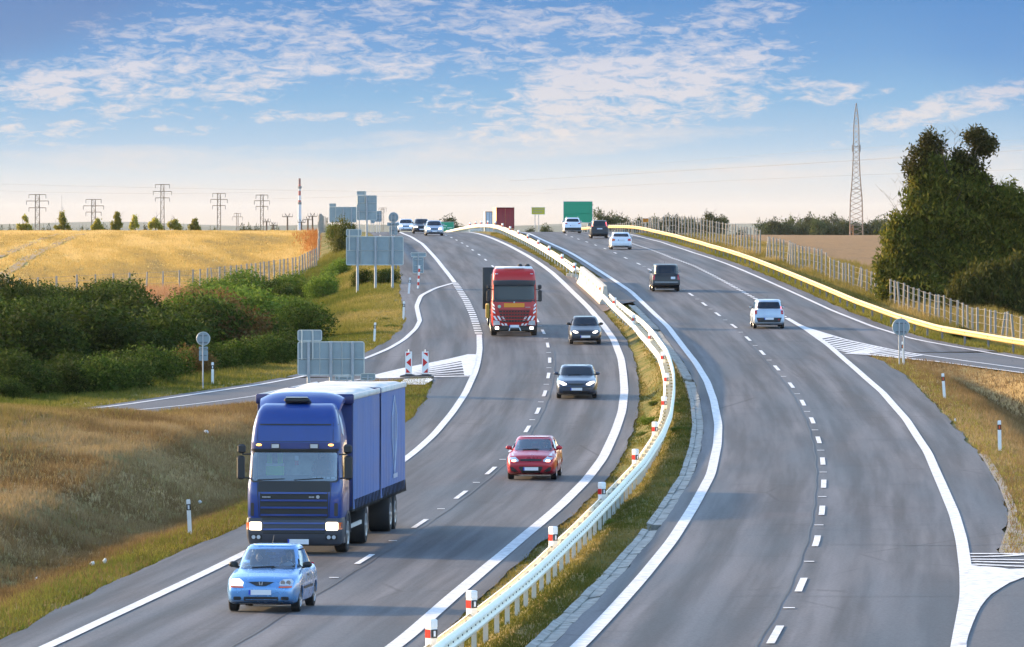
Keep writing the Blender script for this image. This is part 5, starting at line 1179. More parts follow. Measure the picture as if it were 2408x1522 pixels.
    sw = sidew or (.42, ); z0_, z1_ = belt + .05, H - .15; ya, yb = ylo(z0_) + .34, yhi(z0_) - .30; yc, yd = ylo(z1_) + .20, yhi(z1_) - .22
    cuts = [0] + list(sw) + [1]
    for s in (1, -1):
        for k in range(len(cuts) - 1):
            a, b = cuts[k] + (.018 if k else 0), cuts[k + 1] - (.018 if k < len(cuts) - 2 else 0)
            q = [(ya + (yb - ya) * a, z0_), (ya + (yb - ya) * b, z0_), (yc + (yd - yc) * b, z1_), (yc + (yd - yc) * a, z1_)]
            skin('side_window', cb_, q, 'x', s, .006, gl, t, .12)
        skin('door_seam', bb_, [(ya + (yb - ya) * sw[0] - .01, ground + .18), (ya + (yb - ya) * sw[0] + .01, ground + .18), (ya + (yb - ya) * sw[0] + .01, belt - .06), (ya + (yb - ya) * sw[0] - .01, belt - .06)], 'x', s, .003, M_BLACK, t, .2)
        h = .02; q0 = ya + (yb - ya) * sw[0] - .22
        skin('door_handle', bb_, [(q0, belt - .16), (q0 + .16, belt - .16), (q0 + .16, belt - .12), (q0, belt - .12)], 'x', s, .02, M_TRIM if moulding else paint, t, .2)
        if moulding: skin('side_moulding', bb_, [(ax[0] + r + .14, .50), (ax[1] - r - .14, .50), (ax[1] - r - .14, .56), (ax[0] + r + .14, .56)], 'x', s, .012, M_TRIM, t, .25)
        mm = MB(); mx = s * (wid(belt + .1) + .13); my = ylo(belt + .12) + .42
        mm.ball((mx, my, belt + .10), (.115, .07, .075), 12, 8); mm.bar((s * wid(belt) * .96, my + .02, belt + .03), (mx, my, belt + .06), .03, n=5); mr = mm.obj('mirror', mirror_mat or paint, t, 60)
        mm = MB(); mm.box((mx, my + .062, belt + .10), (.16, .012, .10)); mm.obj('mirror_glass', M_LENS, mr)
        for a in ax: wheel(t, s * (hw - .015), a, r, .20, rim, 5)
    m_ = MB()
    for a in ax: m_.box((0, a, r + .05), (Wd - .46, .62, .34))
    m_.box((0, L / 2, .24), (Wd * .7, L * .8, .12)); m_.obj('underbody', M_CHASSIS, t)
    if rail:
        for s in (-1, 1):
            m_ = MB(); m_.bar((s * rw * .86, y1 + .15, H + .03), (s * rw * .86, y2 - .1, H + .03), .022, n=5); m_.obj('roof_rail', M_RIM, t)
    m_ = MB(); m_.bar((0.0, y1 + .12, H - .01), (0.0, y1 + .42, H + .19), .006, n=4); m_.obj('aerial', M_BLACK, t)
    def quadz(x0, x1, z0, z1, c=.0): return [(x0, z0), (x1, z0), (x1, z1), (x0, z1)]
    for sp in (frontf or []):
        nm, mat_, poly, both, off = sp
        for q in ([poly, mirror_poly(poly)] if both else [poly]): skin(nm, bb_, q, 'y', -1, off, mat_, t, .07)
    for sp in (rearf or {}).get('parts', []):
        nm, mat_, poly, both, off = sp[:5]; bv = cb_ if len(sp) > 5 else bb_
        for q in ([poly, mirror_poly(poly)] if both else [poly]): skin(nm, bv, q, 'y', 1, off, mat_, t, .07)
    t['_L'] = L; return t, bb_, cb_
def rd(x0, z0, x1, z1, r=.02, n=3):
    o = []
    for cx_, cz_, a0 in ((x1 - r, z1 - r, 0), (x0 + r, z1 - r, 90), (x0 + r, z0 + r, 180), (x1 - r, z0 + r, 270)):
        for k in range(n + 1): a = R(a0 + 90 * k / n); o.append((cx_ + r * math.cos(a), cz_ + r * math.sin(a)))
    return o
M_GLASST = bpy.data.materials.new('clear_car_glass'); M_GLASST.use_nodes = True
_t = M_GLASST.node_tree; _t.nodes.clear(); _n = NT(_t)
_g = _n.n('ShaderNodeBsdfGlossy', {'Color': (.9, .95, 1, 1), 'Roughness': .03}); _tr = _n.n('ShaderNodeBsdfTransparent', {'Color': (.50, .62, .66, 1)})
_fr = _n.n('ShaderNodeFresnel', {'IOR': 1.5}).outputs[0]
_mx = _n.n('ShaderNodeMixShader', {0: _n.math('ADD', _n.math('MULTIPLY', _fr, 1.1), .16, clamp=True), 1: _tr.outputs[0], 2: _g.outputs[0]}); _n.n('ShaderNodeOutputMaterial', {0: _mx.outputs[0]})
def paintm(name, c, metal=.25, rough=.32): return pmat('paint_' + name, c, rough, metal, coat=.55, var=.05, vscale=2)
def heading(fpath, Y): return math.atan((float(fpath(Y + 8)) - float(fpath(Y - 8))) / 16.)
def place(t, px, py, fpath, incoming, axle, L, sc=1.0, extra=0.):
    """axle = distance from the near end of the car to the near axle (contact seen at px, py)"""
    p = P(px, py) if not isinstance(py, Vector) else py; th = heading(fpath, p.y); a = -th + R(extra)
    t.scale = (sc,) * 3
    if incoming: off = Vector((0, -axle * sc, 0)); off.rotate(Matrix.Rotation(a, 3, 'Z')); t.rotation_euler = (0, 0, a); t.location = p + off
    else:      # rear end faces the camera: turn round and step so the tail sits near
        a2 = a + math.pi; off = Vector((0, (L - axle) * sc, 0)); off.rotate(Matrix.Rotation(a2, 3, 'Z')); t.location = p - off; t.rotation_euler = (0, 0, a2)
    pt_ = 0.0; d = Y_slope(p.x, p.y); rot = math.atan(d) if incoming else -math.atan(d)
    t.rotation_euler.rotate_axis('X', rot); t.location.z = p.z + .035 + (t.location.y - p.y) * d
    return t
def Y_slope(X, Y): return (float(G(X, Y + 6, False)) - float(G(X, Y - 6, False))) / 12.

# --- people at the wheel
M_SKIN = pmat('skin', (.50, .28, .19), .6); M_SHIRT = pmat('pale_shirt', (.62, .66, .72), .8); M_HAIR = pmat('hair', (.05, .035, .025), .8)
def person(label, loc, rz, shirt, sc=1.0, reach=(.42, .30)):
    """seated figure, hands on a wheel: pelvis at the origin, looking along -Y"""
    J = {'p': (0, 0, 0), 'b': (0, .03, .22), 'c': (0, .05, .42), 'n': (0, .03, .56), 'h0': (0, 0, .62), 'h': (0, -.02, .74), 'h1': (0, -.01, .80)}
    Rr = {'p': .15, 'b': .14, 'c': .16, 'n': .055, 'h0': .06, 'h': .092, 'h1': .07}; E = [('p', 'b'), ('b', 'c'), ('c', 'n'), ('n', 'h0'), ('h0', 'h'), ('h', 'h1')]
    for s, k in ((-1, 'l'), (1, 'r')):
        J.update({k + 's': (s * .19, .04, .47), k + 'e': (s * .25, -.14, .24), k + 'w': (s * .17, -reach[0] + .06, reach[1]), k + 'm': (s * .165, -reach[0] - .01, reach[1] + .015), k + 'k': (s * .13, -.45, .05), k + 'f': (s * .13, -.72, -.32), k + 't': (s * .13, -.88, -.34)})
        Rr.update({k + 's': .065, k + 'e': .045, k + 'w': .028, k + 'm': .036, k + 'k': .065, k + 'f': .042, k + 't': .035})
        E += [('c', k + 's'), (k + 's', k + 'e'), (k + 'e', k + 'w'), (k + 'w', k + 'm'), ('p', k + 'k'), (k + 'k', k + 'f'), (k + 'f', k + 't')]
        for i in range(4):
            a, b = '%sf%da' % (k, i), '%sf%db' % (k, i); z = (.028, .010, -.008, -.025)[i]; ln = (.040, .046, .043, .034)[i]
            J[a] = (s * (.165 - .004), -reach[0] - .01 - ln, reach[1] + .015 + z); J[b] = (s * (.165 - .035), -reach[0] - .02 - ln, reach[1] + .01 + z * .8); Rr[a] = .0095; Rr[b] = .008; E += [(k + 'm', a), (a, b)]
        J[k + 'u'] = (s * .135, -reach[0] + .005, reach[1] + .05); Rr[k + 'u'] = .011; E += [(k + 'm', k + 'u')]
    ks = list(J); me = bpy.data.meshes.new('person'); me.from_pydata([J[k] for k in ks], [(ks.index(a), ks.index(b)) for a, b in E], [])
    o = link('person', me, shirt); o.location = loc; o.rotation_euler = (0, 0, rz); o.scale = (sc,) * 3
    md = o.modifiers.new('skin', 'SKIN'); md.use_smooth_shade = True
    for k, v in zip(ks, me.skin_vertices[0].data): v.radius = (Rr[k], Rr[k] * (.72 if k in 'pbc' else 1)); v.use_root = k == 'p'
    sb = o.modifiers.new('sub', 'SUBSURF'); sb.levels = 1; sb.render_levels = 1
    hd = MB(); hd.ball((0, -.035, .735), (.078, .095, .115), 16, 12); hd.ball((0, -.13, .725), (.014, .02, .022), 8, 6); hd.ball((-.08, -.02, .73), (.014, .02, .03), 8, 6); hd.ball((.08, -.02, .73), (.014, .02, .03), 8, 6); f_ = hd.obj('face', M_SKIN, o, 60)
    e = MB(); e.ball((-.030, -.118, .752), (.012, .008, .007), 8, 6); e.ball((.030, -.118, .752), (.012, .008, .007), 8, 6); e.box((0, -.122, .682), (.045, .012, .008)); e.obj('eyes_and_mouth', M_HAIR, f_)
    hr = MB(); hr.ball((0, -.005, .775), (.088, .098, .092), 16, 10); hr.obj('hair', M_HAIR, o, 60)
    tag(o, label, 'person'); return o
def interior(t, y0, belt, H, Wd, screen=.9):
    """dashboard, wheel, seats and headrests seen through the glass, on a dark deck"""
    dk = pmat('cabin_fabric', (.045, .05, .06), .9); m_ = MB(); m_.box((0, y0 + .62, belt - .02), (Wd * .72, .5, .12), bev=.04); m_.obj('dashboard', dk, t)
    for x in (-.36, .36):
        m_ = MB(); m_.box((x, y0 + 1.55, belt + .02), (.46, .16, .5), Matrix.Rotation(R(-12), 3, 'X'), bev=.06); s_ = m_.obj('seat', dk, t); m_ = MB(); m_.box((x, y0 + 1.62, belt + .33), (.25, .1, .17), bev=.04); m_.obj('headrest', dk, s_)
    m_ = MB(); n = 20
    for k in range(n):
        a, b = 2 * math.pi * k / n, 2 * math.pi * (k + 1) / n; c = Vector((.36, y0 + 1.0, belt + .02)); q = Matrix.Rotation(R(28), 3, 'X')
        m_.bar(c + q @ Vector((math.cos(a) * .18, 0, math.sin(a) * .18)), c + q @ Vector((math.cos(b) * .18, 0, math.sin(b) * .18)), .013, n=5)
    m_.obj('steering_wheel', M_BLACK, t); m_ = MB(); m_.box((0, y0 + .85, H - .22), (.22, .03, .07)); m_.obj('interior_mirror', M_BLACK, t)

# 1 blue hatchback -------------------------------------------------------
pB = paintm('light_blue', (.14, .33, .64), .35, .24)
hoodB = [(0, .58), (.03, .66), (.08, .72), (.18, .78), (.5, .85), (.95, .92), (1.15, .955), (3.4, .99), (3.7, .98), (3.82, .86), (3.88, .72)]
ff = [('grille', M_TRIM, [(-.22, .665), (-.10, .615), (.10, .615), (.22, .665), (.30, .705), (0, .715), (-.30, .705)], False, .012),
      ('lower_grille', M_TRIM, rd(-.40, .27, .40, .37, .03), False, .008), ('fog_recess', M_TRIM, rd(-.64, .29, -.46, .37, .03), True, .008),
      ('turn_signal', M_AMBER, [(-.70, .575), (-.41, .575), (-.41, .605), (-.72, .615)], True, .012), ('bumper_lip', pB, [(-.6, .20), (.6, .20), (.62, .235), (-.62, .235)], False, .025)]
car_b, bbB, cbB = car('blue_hatchback', 'light blue hatchback in front of the blue lorry at the bottom of the photo', pB, 3.88, 1.67, 1.50, .285, 2.48, .72, None, hoodB, .94, (.80, 1.80, 3.0, 3.84), ff, {'parts': [('tail_light', M_TAIL, rd(.55, .75, .75, 1.0), True, .01)]}, hollow=True, mirror_mat=M_BLACK, moulding=True)
hl = [(-.72, .625), (-.43, .625), (-.42, .70), (-.50, .765), (-.68, .775), (-.735, .72)]
a = skin('headlight', bbB, hl, 'y', -1, .014, M_HEAD, car_b, .06); a['label'] = 'lit headlight'; skin('headlight', bbB, mirror_poly(hl), 'y', -1, .014, M_LENS, car_b, .06)['label'] = 'headlight catching no light'
for x in (.50, .63): m_ = MB(); h = bbB.ray_cast(Vector((x, -5, .69)), Vector((0, 1, 0)))[0]; m_.lathe([(.055, 0), (.045, .01), (.02, .02)], (x, h.y - .03, .69), 'y', 14); m_.obj('lamp_reflector', pmat('lamp_chrome', (.75, .78, .8), .08, 1.0), car_b, 40)
m_ = MB()
for s in (-1, 1): m_.box((s * .028, -.045, .672), (.022, .03, .075), Matrix.Rotation(R(s * 14), 3, 'Y'))
m_.obj('bonnet_emblem', M_RIM, car_b); plate_n(car_b, -.02, 0, .47, bbB, -1)
interior(car_b, .85, .95, 1.5, 1.67); fLc = lambda Y: (fL1(Y) * .75 + fR1(Y) * .25); place(car_b, 624, 1441, fLc, True, .72, 3.88, extra=-2.6)
def sit(t, label, x, y, z, shirt, sc=.95, reach=(.42, .30)):
    bpy.context.view_layer.update(); v = t.matrix_world @ Vector((x, y, z)); return person(label, v, t.rotation_euler.z, shirt, sc, reach)
sit(car_b, 'driver in a pale shirt at the wheel of the light blue hatchback', .36, 2.28, .52, M_SHIRT, reach=(.52, .40))
sit(car_b, 'passenger in dark clothes sitting in the light blue hatchback', -.36, 2.30, .50, pmat('dark_shirt', (.04, .05, .09), .8), .9)
# 2 red hatchback ---------------------------------------------------------
pR = paintm('wine_red', (.40, .012, .025), .25, .3)
hoodR = [(0, .60), (.03, .68), (.09, .75), (.2, .82), (.6, .90), (1.0, .95), (1.2, .97), (3.6, 1.0), (3.9, .96), (4.0, .86), (4.05, .7)]
ff = [('grille', M_BLACK, [(-.36, .665), (.36, .665), (.38, .73), (0, .745), (-.38, .73)], False, .012), ('lower_grille', M_BLACK, [(-.28, .20), (.28, .20), (.42, .44), (.38, .48), (-.38, .48), (-.42, .44)], False, .01),
      ('fog_recess', M_BLACK, [(-.72, .46), (-.62, .46), (-.44, .31), (-.48, .26), (-.68, .32)], True, .01), ('headlight', M_LENS, [(-.74, .93), (-.66, .90), (-.42, .70), (-.44, .645), (-.60, .645), (-.745, .74)], True, .014), ('headlamp_glow', M_HEAD, rd(-.665, .645, -.52, .705, .025), True, .022)]
car_r, b1, c1_ = car('red_hatchback', 'wine red hatchback alone in the middle of the incoming lanes', pR, 4.05, 1.72, 1.455, .31, 2.57, .80, None, hoodR, .96, (.85, 1.85, 3.15, 3.98), ff, {'parts': [('tail_light', M_TAIL, rd(.55, .8, .78, 1.05), True, .01)]}, hollow=True)
plate_n(car_r, 0, 0, .40, b1, -1); interior(car_r, .95, 1.0, 1.455, 1.72); place(car_r, 1252, 1130, fLc, True, .80, 4.05, extra=-.8)
sit(car_r, 'driver in grey clothes at the wheel of the wine red hatchback', .36, 2.35, .48, M_SHIRT, .92, (.52, .40))
# 3 dark blue saloon ---------------------------------------------------------
pM = pmat('paint_dark_blue', (.050, .064, .095), .28, .5, coat=.7)
hoodM = [(0, .56), (.03, .64), (.1, .72), (.25, .78), (.7, .87), (1.2, .95), (1.4, .98), (3.6, 1.0), (4.3, 1.0), (4.6, .93), (4.73, .75)]
ff = [('grille', M_BLACK, [(-.20, .60), (.20, .60), (.36, .68), (.30, .705), (-.30, .705), (-.36, .68)], False, .014), ('grille_chrome', M_RIM, [(-.38, .705), (.38, .705), (.40, .722), (-.40, .722)], False, .02), ('lower_grille', M_BLACK, [(-.55, .23), (.55, .23), (.62, .36), (-.62, .36)], False, .01),
      ('headlight', M_HEADW, [(-.79, .72), (-.60, .615), (-.44, .63), (-.43, .67), (-.60, .76), (-.78, .80)], True, .014), ('bumper_strip', M_TRIM, rd(-.78, .50, .78, .54, .01), False, .008)]
car_m, b2, c2_ = car('dark_saloon', 'dark blue saloon with both headlights on behind the red hatchback', pM, 4.73, 1.81, 1.43, .315, 2.75, .92, None, hoodM, .96, (1.05, 1.95, 3.2, 4.25), ff, {}, roofw=.76)
plate_n(car_m, 0, 0, .44, b2, -1); place(car_m, 1356, 939, lambda Y: fL1(Y) * .25 + fR1(Y) * .75, True, .92, 4.73)
# 4 dark small hatch --------------------------------------------------------
pF = pmat('paint_near_black', (.016, .018, .026), .32, coat=.4)
hoodF = [(0, .52), (.03, .60), (.1, .68), (.25, .74), (.7, .83), (1.0, .90), (1.2, .94), (3.5, .97), (3.8, .9), (3.95, .7)]
ff = [('grille', M_BLACK, rd(-.25, .60, .25, .65, .02), False, .01), ('headlight', M_HEADW, [(-.68, .70), (-.55, .60), (-.38, .615), (-.40, .67), (-.56, .74)], True, .014), ('lower_grille', M_BLACK, rd(-.5, .26, .5, .34, .03), False, .01)]
car_f, b3, c3_ = car('dark_hatchback', 'nearly black hatchback with lit headlights in the lane beside the red lorry', pF, 3.99, 1.69, 1.42, .29, 2.54, .78, None, hoodF, .93, (.95, 1.75, 3.1, 3.95), ff, {}, mirror_mat=M_BLACK)
plate_n(car_f, 0, 0, .42, b3, -1); place(car_f, 1376, 811, lambda Y: fL1(Y) * .25 + fR1(Y) * .75, True, .78, 3.99)
# far incoming cars
def simple(name, label, paint, px, py, path_, inc, L, Wd, H, ff=None, rf=None, sc=1.0, **kw):
    hd = [(0, H * .38), (.03, H * .45), (.1, H * .5), (.3, H * .54), (.8, H * .60), (1.2, H * .66), (L - .4, H * .68), (L - .1, H * .62), (L, H * .5)]
    t, b, c = car(name, label, paint, L, Wd, H, .31, L * .62, .82, None, kw.pop('hood', hd), kw.pop('belt', H * .66), kw.pop('cab', (1.0, 1.8, L * .78, L - .1)), ff, rf or {}, **kw)
    plate_n(t, 0, 0, .42 if not rf else rf.get('pz', .6), b, -1 if inc else 1); place(t, px, py, path_, inc, .82 if inc else L - .82 - L * .62, L, sc); return t
hlf = lambda m_, z=.60, w=.62: [('headlight', m_, rd(-w - .08, z, -w + .22, z + .14, .04), True, .014), ('grille', M_BLACK, rd(-.32, z, .32, z + .09, .02), False, .01), ('lower_grille', M_BLACK, rd(-.5, .27, .5, .36, .02), False, .01)]
lane1 = lambda Y: fL1(Y) * .75 + fR1(Y) * .25; lane2 = lambda Y: fL1(Y) * .25 + fR1(Y) * .75
simple('silver_estate', 'silver grey estate car coming over the crest, nearest of the three far cars', paintm('silver_blue', (.32, .38, .46), .6), 1021, 555.5, lane2, True, 4.5, 1.75, 1.45, hlf(M_HEADW))
simple('black_car', 'black car partly behind the silver estate car on the crest', pF, 991.5, 550.5, lane1, True, 4.4, 1.76, 1.47, hlf(M_HEADW))
simple('white_car', 'pale silver car on the crest, the leftmost of three oncoming cars', paintm('pale_silver', (.60, .66, .75), .4), 954.5, 547.6, lambda Y: fL1(Y) * .95 + fR1(Y) * .05, True, 4.4, 1.72, 1.40, hlf(M_HEADW))
# outgoing cars
pW = paintm('white', (.70, .74, .80), .05, .35); pWs = paintm('silver_white', (.45, .52, .60), .35, .35)
rt1, rt2 = (lambda Y: fL2(Y) * .25 + fR2(Y) * .75), (lambda Y: fL2(Y) * .75 + fR2(Y) * .25)
def R_(tl, extra, pz): return {'pz': pz, 'parts': [('tail_light', M_TAIL) + x for x in tl] + extra}
# Scenic-like compact: dark lower bumper
H_ = 1.60; hoodS = [(0, .62), (.05, .74), (.3, .84), (.9, .98), (1.2, 1.04), (3.9, 1.06), (4.0, 1.0), (4.08, .62)]
rf = {'pz': .56, 'parts': [('bumper_panel', M_TRIM, [(-.62, .36), (.62, .36), (.70, .62), (-.70, .62)], False, .012), ('tail_light', M_TAIL, rd(-.80, .80, -.66, 1.02, .03), True, .015), ('fog_light', M_TAIL, rd(-.58, .48, -.50, .55, .02), True, .03)]}
sc_, bs, cs = car('silver_compact', 'silver white compact van with red tail lights approaching the right hand gore', pWs, 4.08, 1.74, H_, .31, 2.58, .85, None, hoodS, 1.03, (.75, 1.75, 3.55, 4.02), hlf(M_LENS), rf, mirror_mat=M_TRIM, roofw=.78, tail=.93)
for s in (-1, 1): skin('tail_light', cs, [(s * .69, 1.04), (s * .77, 1.04), (s * .72, 1.22), (s * .66, 1.22)][::s], 'y', 1, .012, M_TAILON, sc_, .1)['label'] = 'glowing upper tail light'
plate_n(sc_, 0, 0, .56, bs, 1); place(sc_, 1807, 774, rt1, False, 4.08 - .85 - 2.58, 4.08, .97)
# big black off-roader
pK = pmat('paint_black', (.012, .010, .011), .38, coat=.25)
hoodD = [(0, .85), (.05, 1.0), (.2, 1.08), (1.2, 1.16), (1.3, 1.2), (4.6, 1.2), (4.72, 1.1), (4.80, .55)]
rf = {'pz': 2.5, 'parts': [('bumper_strip', M_RIM, rd(-.80, .64, .80, .665, .01), False, .012), ('tail_light', M_TAIL, rd(-.93, .80, -.77, 1.15, .03), True, .02), ('number_plate', M_PLATE, rd(-.62, .86, -.32, 1.02, .02), False, .02)]}
dd_, bd_, cd_ = car('black_offroader', 'boxy black off road car with stepped roof in the centre of the outgoing lanes', pK, 4.80, 1.92, 1.86, .37, 2.88, .85, None, hoodD, 1.18, (1.35, 1.95, 4.45, 4.74), hlf(M_LENS, .9), rf, roofw=.84, tail=.97, ground=.28, plan_n=(.16, .05), mirror_mat=M_TRIM)
place(dd_, 1565, 686.5, rt2, False, 4.80 - .85 - 2.88, 4.80, .92)
# white saloon
hoodC = [(0, .60), (.05, .68), (.3, .8), (1.0, .93), (1.3, .98), (3.5, 1.02), (4.1, 1.04), (4.5, 1.02), (4.56, .85), (4.60, .6)]
rf = {'pz': .80, 'parts': [('tail_light', M_TAIL, [(-.80, .70), (-.52, .74), (-.54, .90), (-.78, .93)], False, .015), ('tail_light', M_AMBER, [(.80, .70), (.78, .93), (.54, .90), (.52, .74)], False, .015), ('bumper_valance', M_BLACK, rd(-.6, .26, .6, .32, .02), False, .015)]}
cw, bw_, cw_ = car('white_saloon', 'white saloon car with its left indicator glowing orange on the right carriageway', pW, 4.60, 1.78, 1.45, .315, 2.76, .80, None, hoodC, .99, (1.2, 2.0, 3.3, 4.15), hlf(M_LENS), rf, roofw=.76)
plate_n(cw, 0, 0, .80, bw_, 1); place(cw, 1460, 588, lane_c := (lambda Y: fL2(Y) * .3 + fR2(Y) * .7), False, 4.60 - .80 - 2.76, 4.60)
# black minivan with tall lights
hoodV = [(0, .75), (.05, .85), (.3, .95), (1.0, 1.08), (1.2, 1.1), (3.8, 1.12), (3.92, 1.0), (3.98, .5)]
rf = {'pz': .86, 'parts': [('bumper_strip', M_TRIM, rd(-.70, .5, .70, .56, .02), False, .012)]}
cv, bv_, cv_ = car('black_minivan', 'black minivan with tall red tail lights between the white car and the white saloon', pK, 4.0, 1.66, 1.68, .31, 2.5, .75, None, hoodV, 1.08, (.7, 1.5, 3.75, 3.96), hlf(M_LENS), rf, roofw=.80, tail=.95)
for s in (-1, 1): skin('tail_light', cv_, [(s * .66, 1.08), (s * .76, 1.08), (s * .68, 1.52), (s * .60, 1.52)][::s], 'y', 1, .015, M_TAILON, cv, .1)
plate_n(cv, 0, 0, .90, bv_, 1); place(cv, 1409, 561.5, rt1, False, 4.0 - .75 - 2.5, 4.0, 1.02)
# white crossover
hoodX = [(0, .75), (.05, .85), (.3, .95), (1.0, 1.05), (1.2, 1.08), (4.2, 1.12), (4.35, 1.05), (4.45, .6)]
rf = {'pz': .78, 'parts': [('bumper_panel', M_BLACK, [(-.80, .28), (.80, .28), (.84, .58), (-.84, .58)], False, .015), ('tail_light', M_TAIL, [(-.84, .98), (-.56, .92), (-.54, 1.03), (-.80, 1.10)], True, .015)]}
cx_, bx_, cxx = car('white_crossover', 'white crossover car in front of the large green sign, farthest outgoing car', pW, 4.45, 1.78, 1.60, .34, 2.64, .85, None, hoodX, 1.08, (.95, 1.8, 3.6, 4.35), hlf(M_LENS), rf, roofw=.76, tail=.93, rail=True)
plate_n(cx_, 0, 0, .78, bx_, 1); place(cx_, 1346, 549.5, rt1, False, 4.45 - .85 - 2.64, 4.45, 1.0)
hid = simple('white_car', 'white car roof showing just behind the crest of the median rail', pW, 1120, Vector((((1118 - CX) / F) * 860, 860, float(G(-4.9, 860)))), rt2, True, 4.4, 1.74, 1.45, hlf(M_LENS))
# ---------------------------------------------------------------- lorries
pNB = paintm('lorry_blue', (.006, .040, .22), .05, .36); pRED = pmat('paint_lorry_red', (.46, .008, .006), .38, coat=.25)
M_CURT = pmat('blue_curtain', (.085, .16, .38), .55, spec=.2, var=.10, vscale=1.2, bump=.03, bscale=1.6); M_NAVY = pmat('navy_front', (.012, .022, .11), .5, var=.15)
M_ROOF = pmat('lorry_roof_sheet', (.60, .58, .54), .55, var=.12, vscale=1.5, bump=.03, bscale=1.2); M_GREYP = pmat('grey_bumper', (.045, .05, .065), .5)
def brick(nm, c, d, mt, par, bev=.02, M=None): return MB().box(c, d, M, bev).obj(nm, mt, par, 45)
def cabshell(nm, lv, yb, mat, par, n=9., taper=0):
    """lv: (z, half width, front y)"""
    rg = []
    for z, hw, yf in lv: rg.append(sup(hw, yf, yb, n, 72, z))
    m_ = MB(); m_.rings(rg); o = m_.obj(nm, mat, par, 35); return o, bvh_of(o.data)
def mirror_arm(t, s, x, y, z0, lit=None):
    m_ = MB(); m_.box((s * (x + .17), y, z0 + .12), (.20, .13, .62), bev=.05); a = m_.obj('mirror', M_TRIM, t, 40)
    m_ = MB(); m_.box((s * (x + .15), y, z0 + .60), (.21, .14, .24), bev=.05); m_.obj('wide_angle_mirror', M_TRIM, a, 40)
    m_ = MB(); m_.bar((s * (x - .08), y + .1, z0 + .46), (s * (x + .14), y, z0 + .46), .022); m_.obj('mirror_arm', M_BLACK, a); m_ = MB(); m_.bar((s * (x - .08), y + .1, z0 - .16), (s * (x + .14), y, z0 - .14), .022); m_.obj('mirror_arm', M_BLACK, a)
def wheels_pair(t, y, r=.5, dual=False, hw=1.24):
    for s in (-1, 1):
        wheel(t, s * hw, y, r, .32 if not dual else .58, pmat('lorry_rim', (.5, .51, .52), .4, .6), 8)
t = empty('blue_lorry', (0, 0, 0), 0, 'big blue curtain sided lorry with trailer right behind the light blue hatchback', 'lorry')
lv = [(.86, 1.20, .03), (1.0, 1.235, 0), (1.55, 1.24, .01), (1.80, 1.235, .05), (1.9, 1.215, .08), (2.30, 1.20, .17), (2.62, 1.185, .25), (2.72, 1.18, .24), (2.84, 1.175, .24), (2.95, 1.165, .27), (3.25, 1.13, .31), (3.45, 1.08, .38), (3.65, 1.02, .52), (3.78, .95, .72), (3.84, .88, .95)]
cab, cb_ = cabshell('cab', lv, 2.15, pNB, t)
bp, bpb = cabshell('bumper', [(.22, 1.12, .06), (.27, 1.19, .0), (.45, 1.235, -.05), (.62, 1.245, -.06), (.82, 1.245, -.04), (.93, 1.23, .0)], .95, M_GREYP, t)
skin('bumper_centre', bpb, [(-.72, .25), (.72, .25), (.80, .56), (-.80, .56)], 'y', -1, .006, M_BLACK, bp, .3)
skin('windscreen_seal', cb_, rd(-1.13, 1.84, 1.13, 2.64, .08), 'y', -1, .004, M_BLACK, cab, .12)
# opening in the cab behind the glass
bm = bmesh.new(); bm.from_mesh(cab.data)
bmesh.ops.bisect_plane(bm, geom=bm.verts[:] + bm.edges[:] + bm.faces[:], plane_co=(0, 0, 2.58), plane_no=(0, 0, 1))
bmesh.ops.delete(bm, geom=[f for f in bm.faces if f.normal.y < -.6 and 1.9 < f.calc_center_median().z < 2.585 and abs(f.calc_center_median().x) < 1.1], context='FACES'); bm.to_mesh(cab.data); bm.free()
o = bpy.data.objects['windscreen_seal']; so_ = [c for c in cab.children if c.name.startswith('windscreen_seal')][0]
bm = bmesh.new(); bm.from_mesh(so_.data)
for zc in (1.91, 2.575): bmesh.ops.bisect_plane(bm, geom=bm.verts[:] + bm.edges[:] + bm.faces[:], plane_co=(0, 0, zc), plane_no=(0, 0, 1))
for xc in (-1.07, 1.07): bmesh.ops.bisect_plane(bm, geom=bm.verts[:] + bm.edges[:] + bm.faces[:], plane_co=(xc, 0, 0), plane_no=(1, 0, 0))
bmesh.ops.delete(bm, geom=[f for f in bm.faces if 1.91 < f.calc_center_median().z < 2.575 and abs(f.calc_center_median().x) < 1.07], context='FACES'); bm.to_mesh(so_.data); bm.free()
skin('windscreen', cb_, rd(-1.09, 1.88, 1.09, 2.60, .06), 'y', -1, .010, M_GLASST, t, .14)
inn = pmat('cab_interior', (.6, .66, .58), .9, var=.2); m_ = MB(); m_.box((0, 1.55, 2.3), (2.2, .06, 1.0)); m_.box((0, .9, 2.72), (2.2, 1.2, .04)); m_.box((0, .75, 1.86), (2.2, .9, .06)); m_.obj('cab_lining', inn, t)
m_ = MB(); m_.box((0, .62, 1.93), (2.0, .35, .14), bev=.04); m_.obj('dashboard', pmat('dash_grey', (.12, .14, .13), .8), t)
for x in (-.62, .62): m_ = MB(); m_.box((x, 1.25, 2.1), (.5, .18, .6), bev=.06); m_.box((x, 1.28, 2.46), (.28, .12, .2), bev=.04); m_.obj('seat', pmat('cab_seat', (.10, .13, .13), .9), t)
m_ = MB(); m_.mat(0).box((-.62, 1.08, 2.10), (.48, .05, .26), bev=.02).mat(1).box((-.62, 1.07, 2.26), (.46, .05, .07)).mat(0).box((-.76, 1.08, 2.42), (.13, .05, .26)).box((-.48, 1.08, 2.42), (.13, .05, .26)); m_.obj('safety_vest', [pmat('vest_green', (.25, .85, .10), .8), pmat('vest_stripe', (.7, .75, .7), .5)], t)
m_ = MB(); m_.mat(0).box((.02, .42, 2.46), (.10, .01, .11)).mat(1).box((.02, .42, 2.33), (.10, .01, .12)); m_.obj('pennant', [M_WHITE, pmat('pennant_red', (.6, .05, .04), .7)], t)
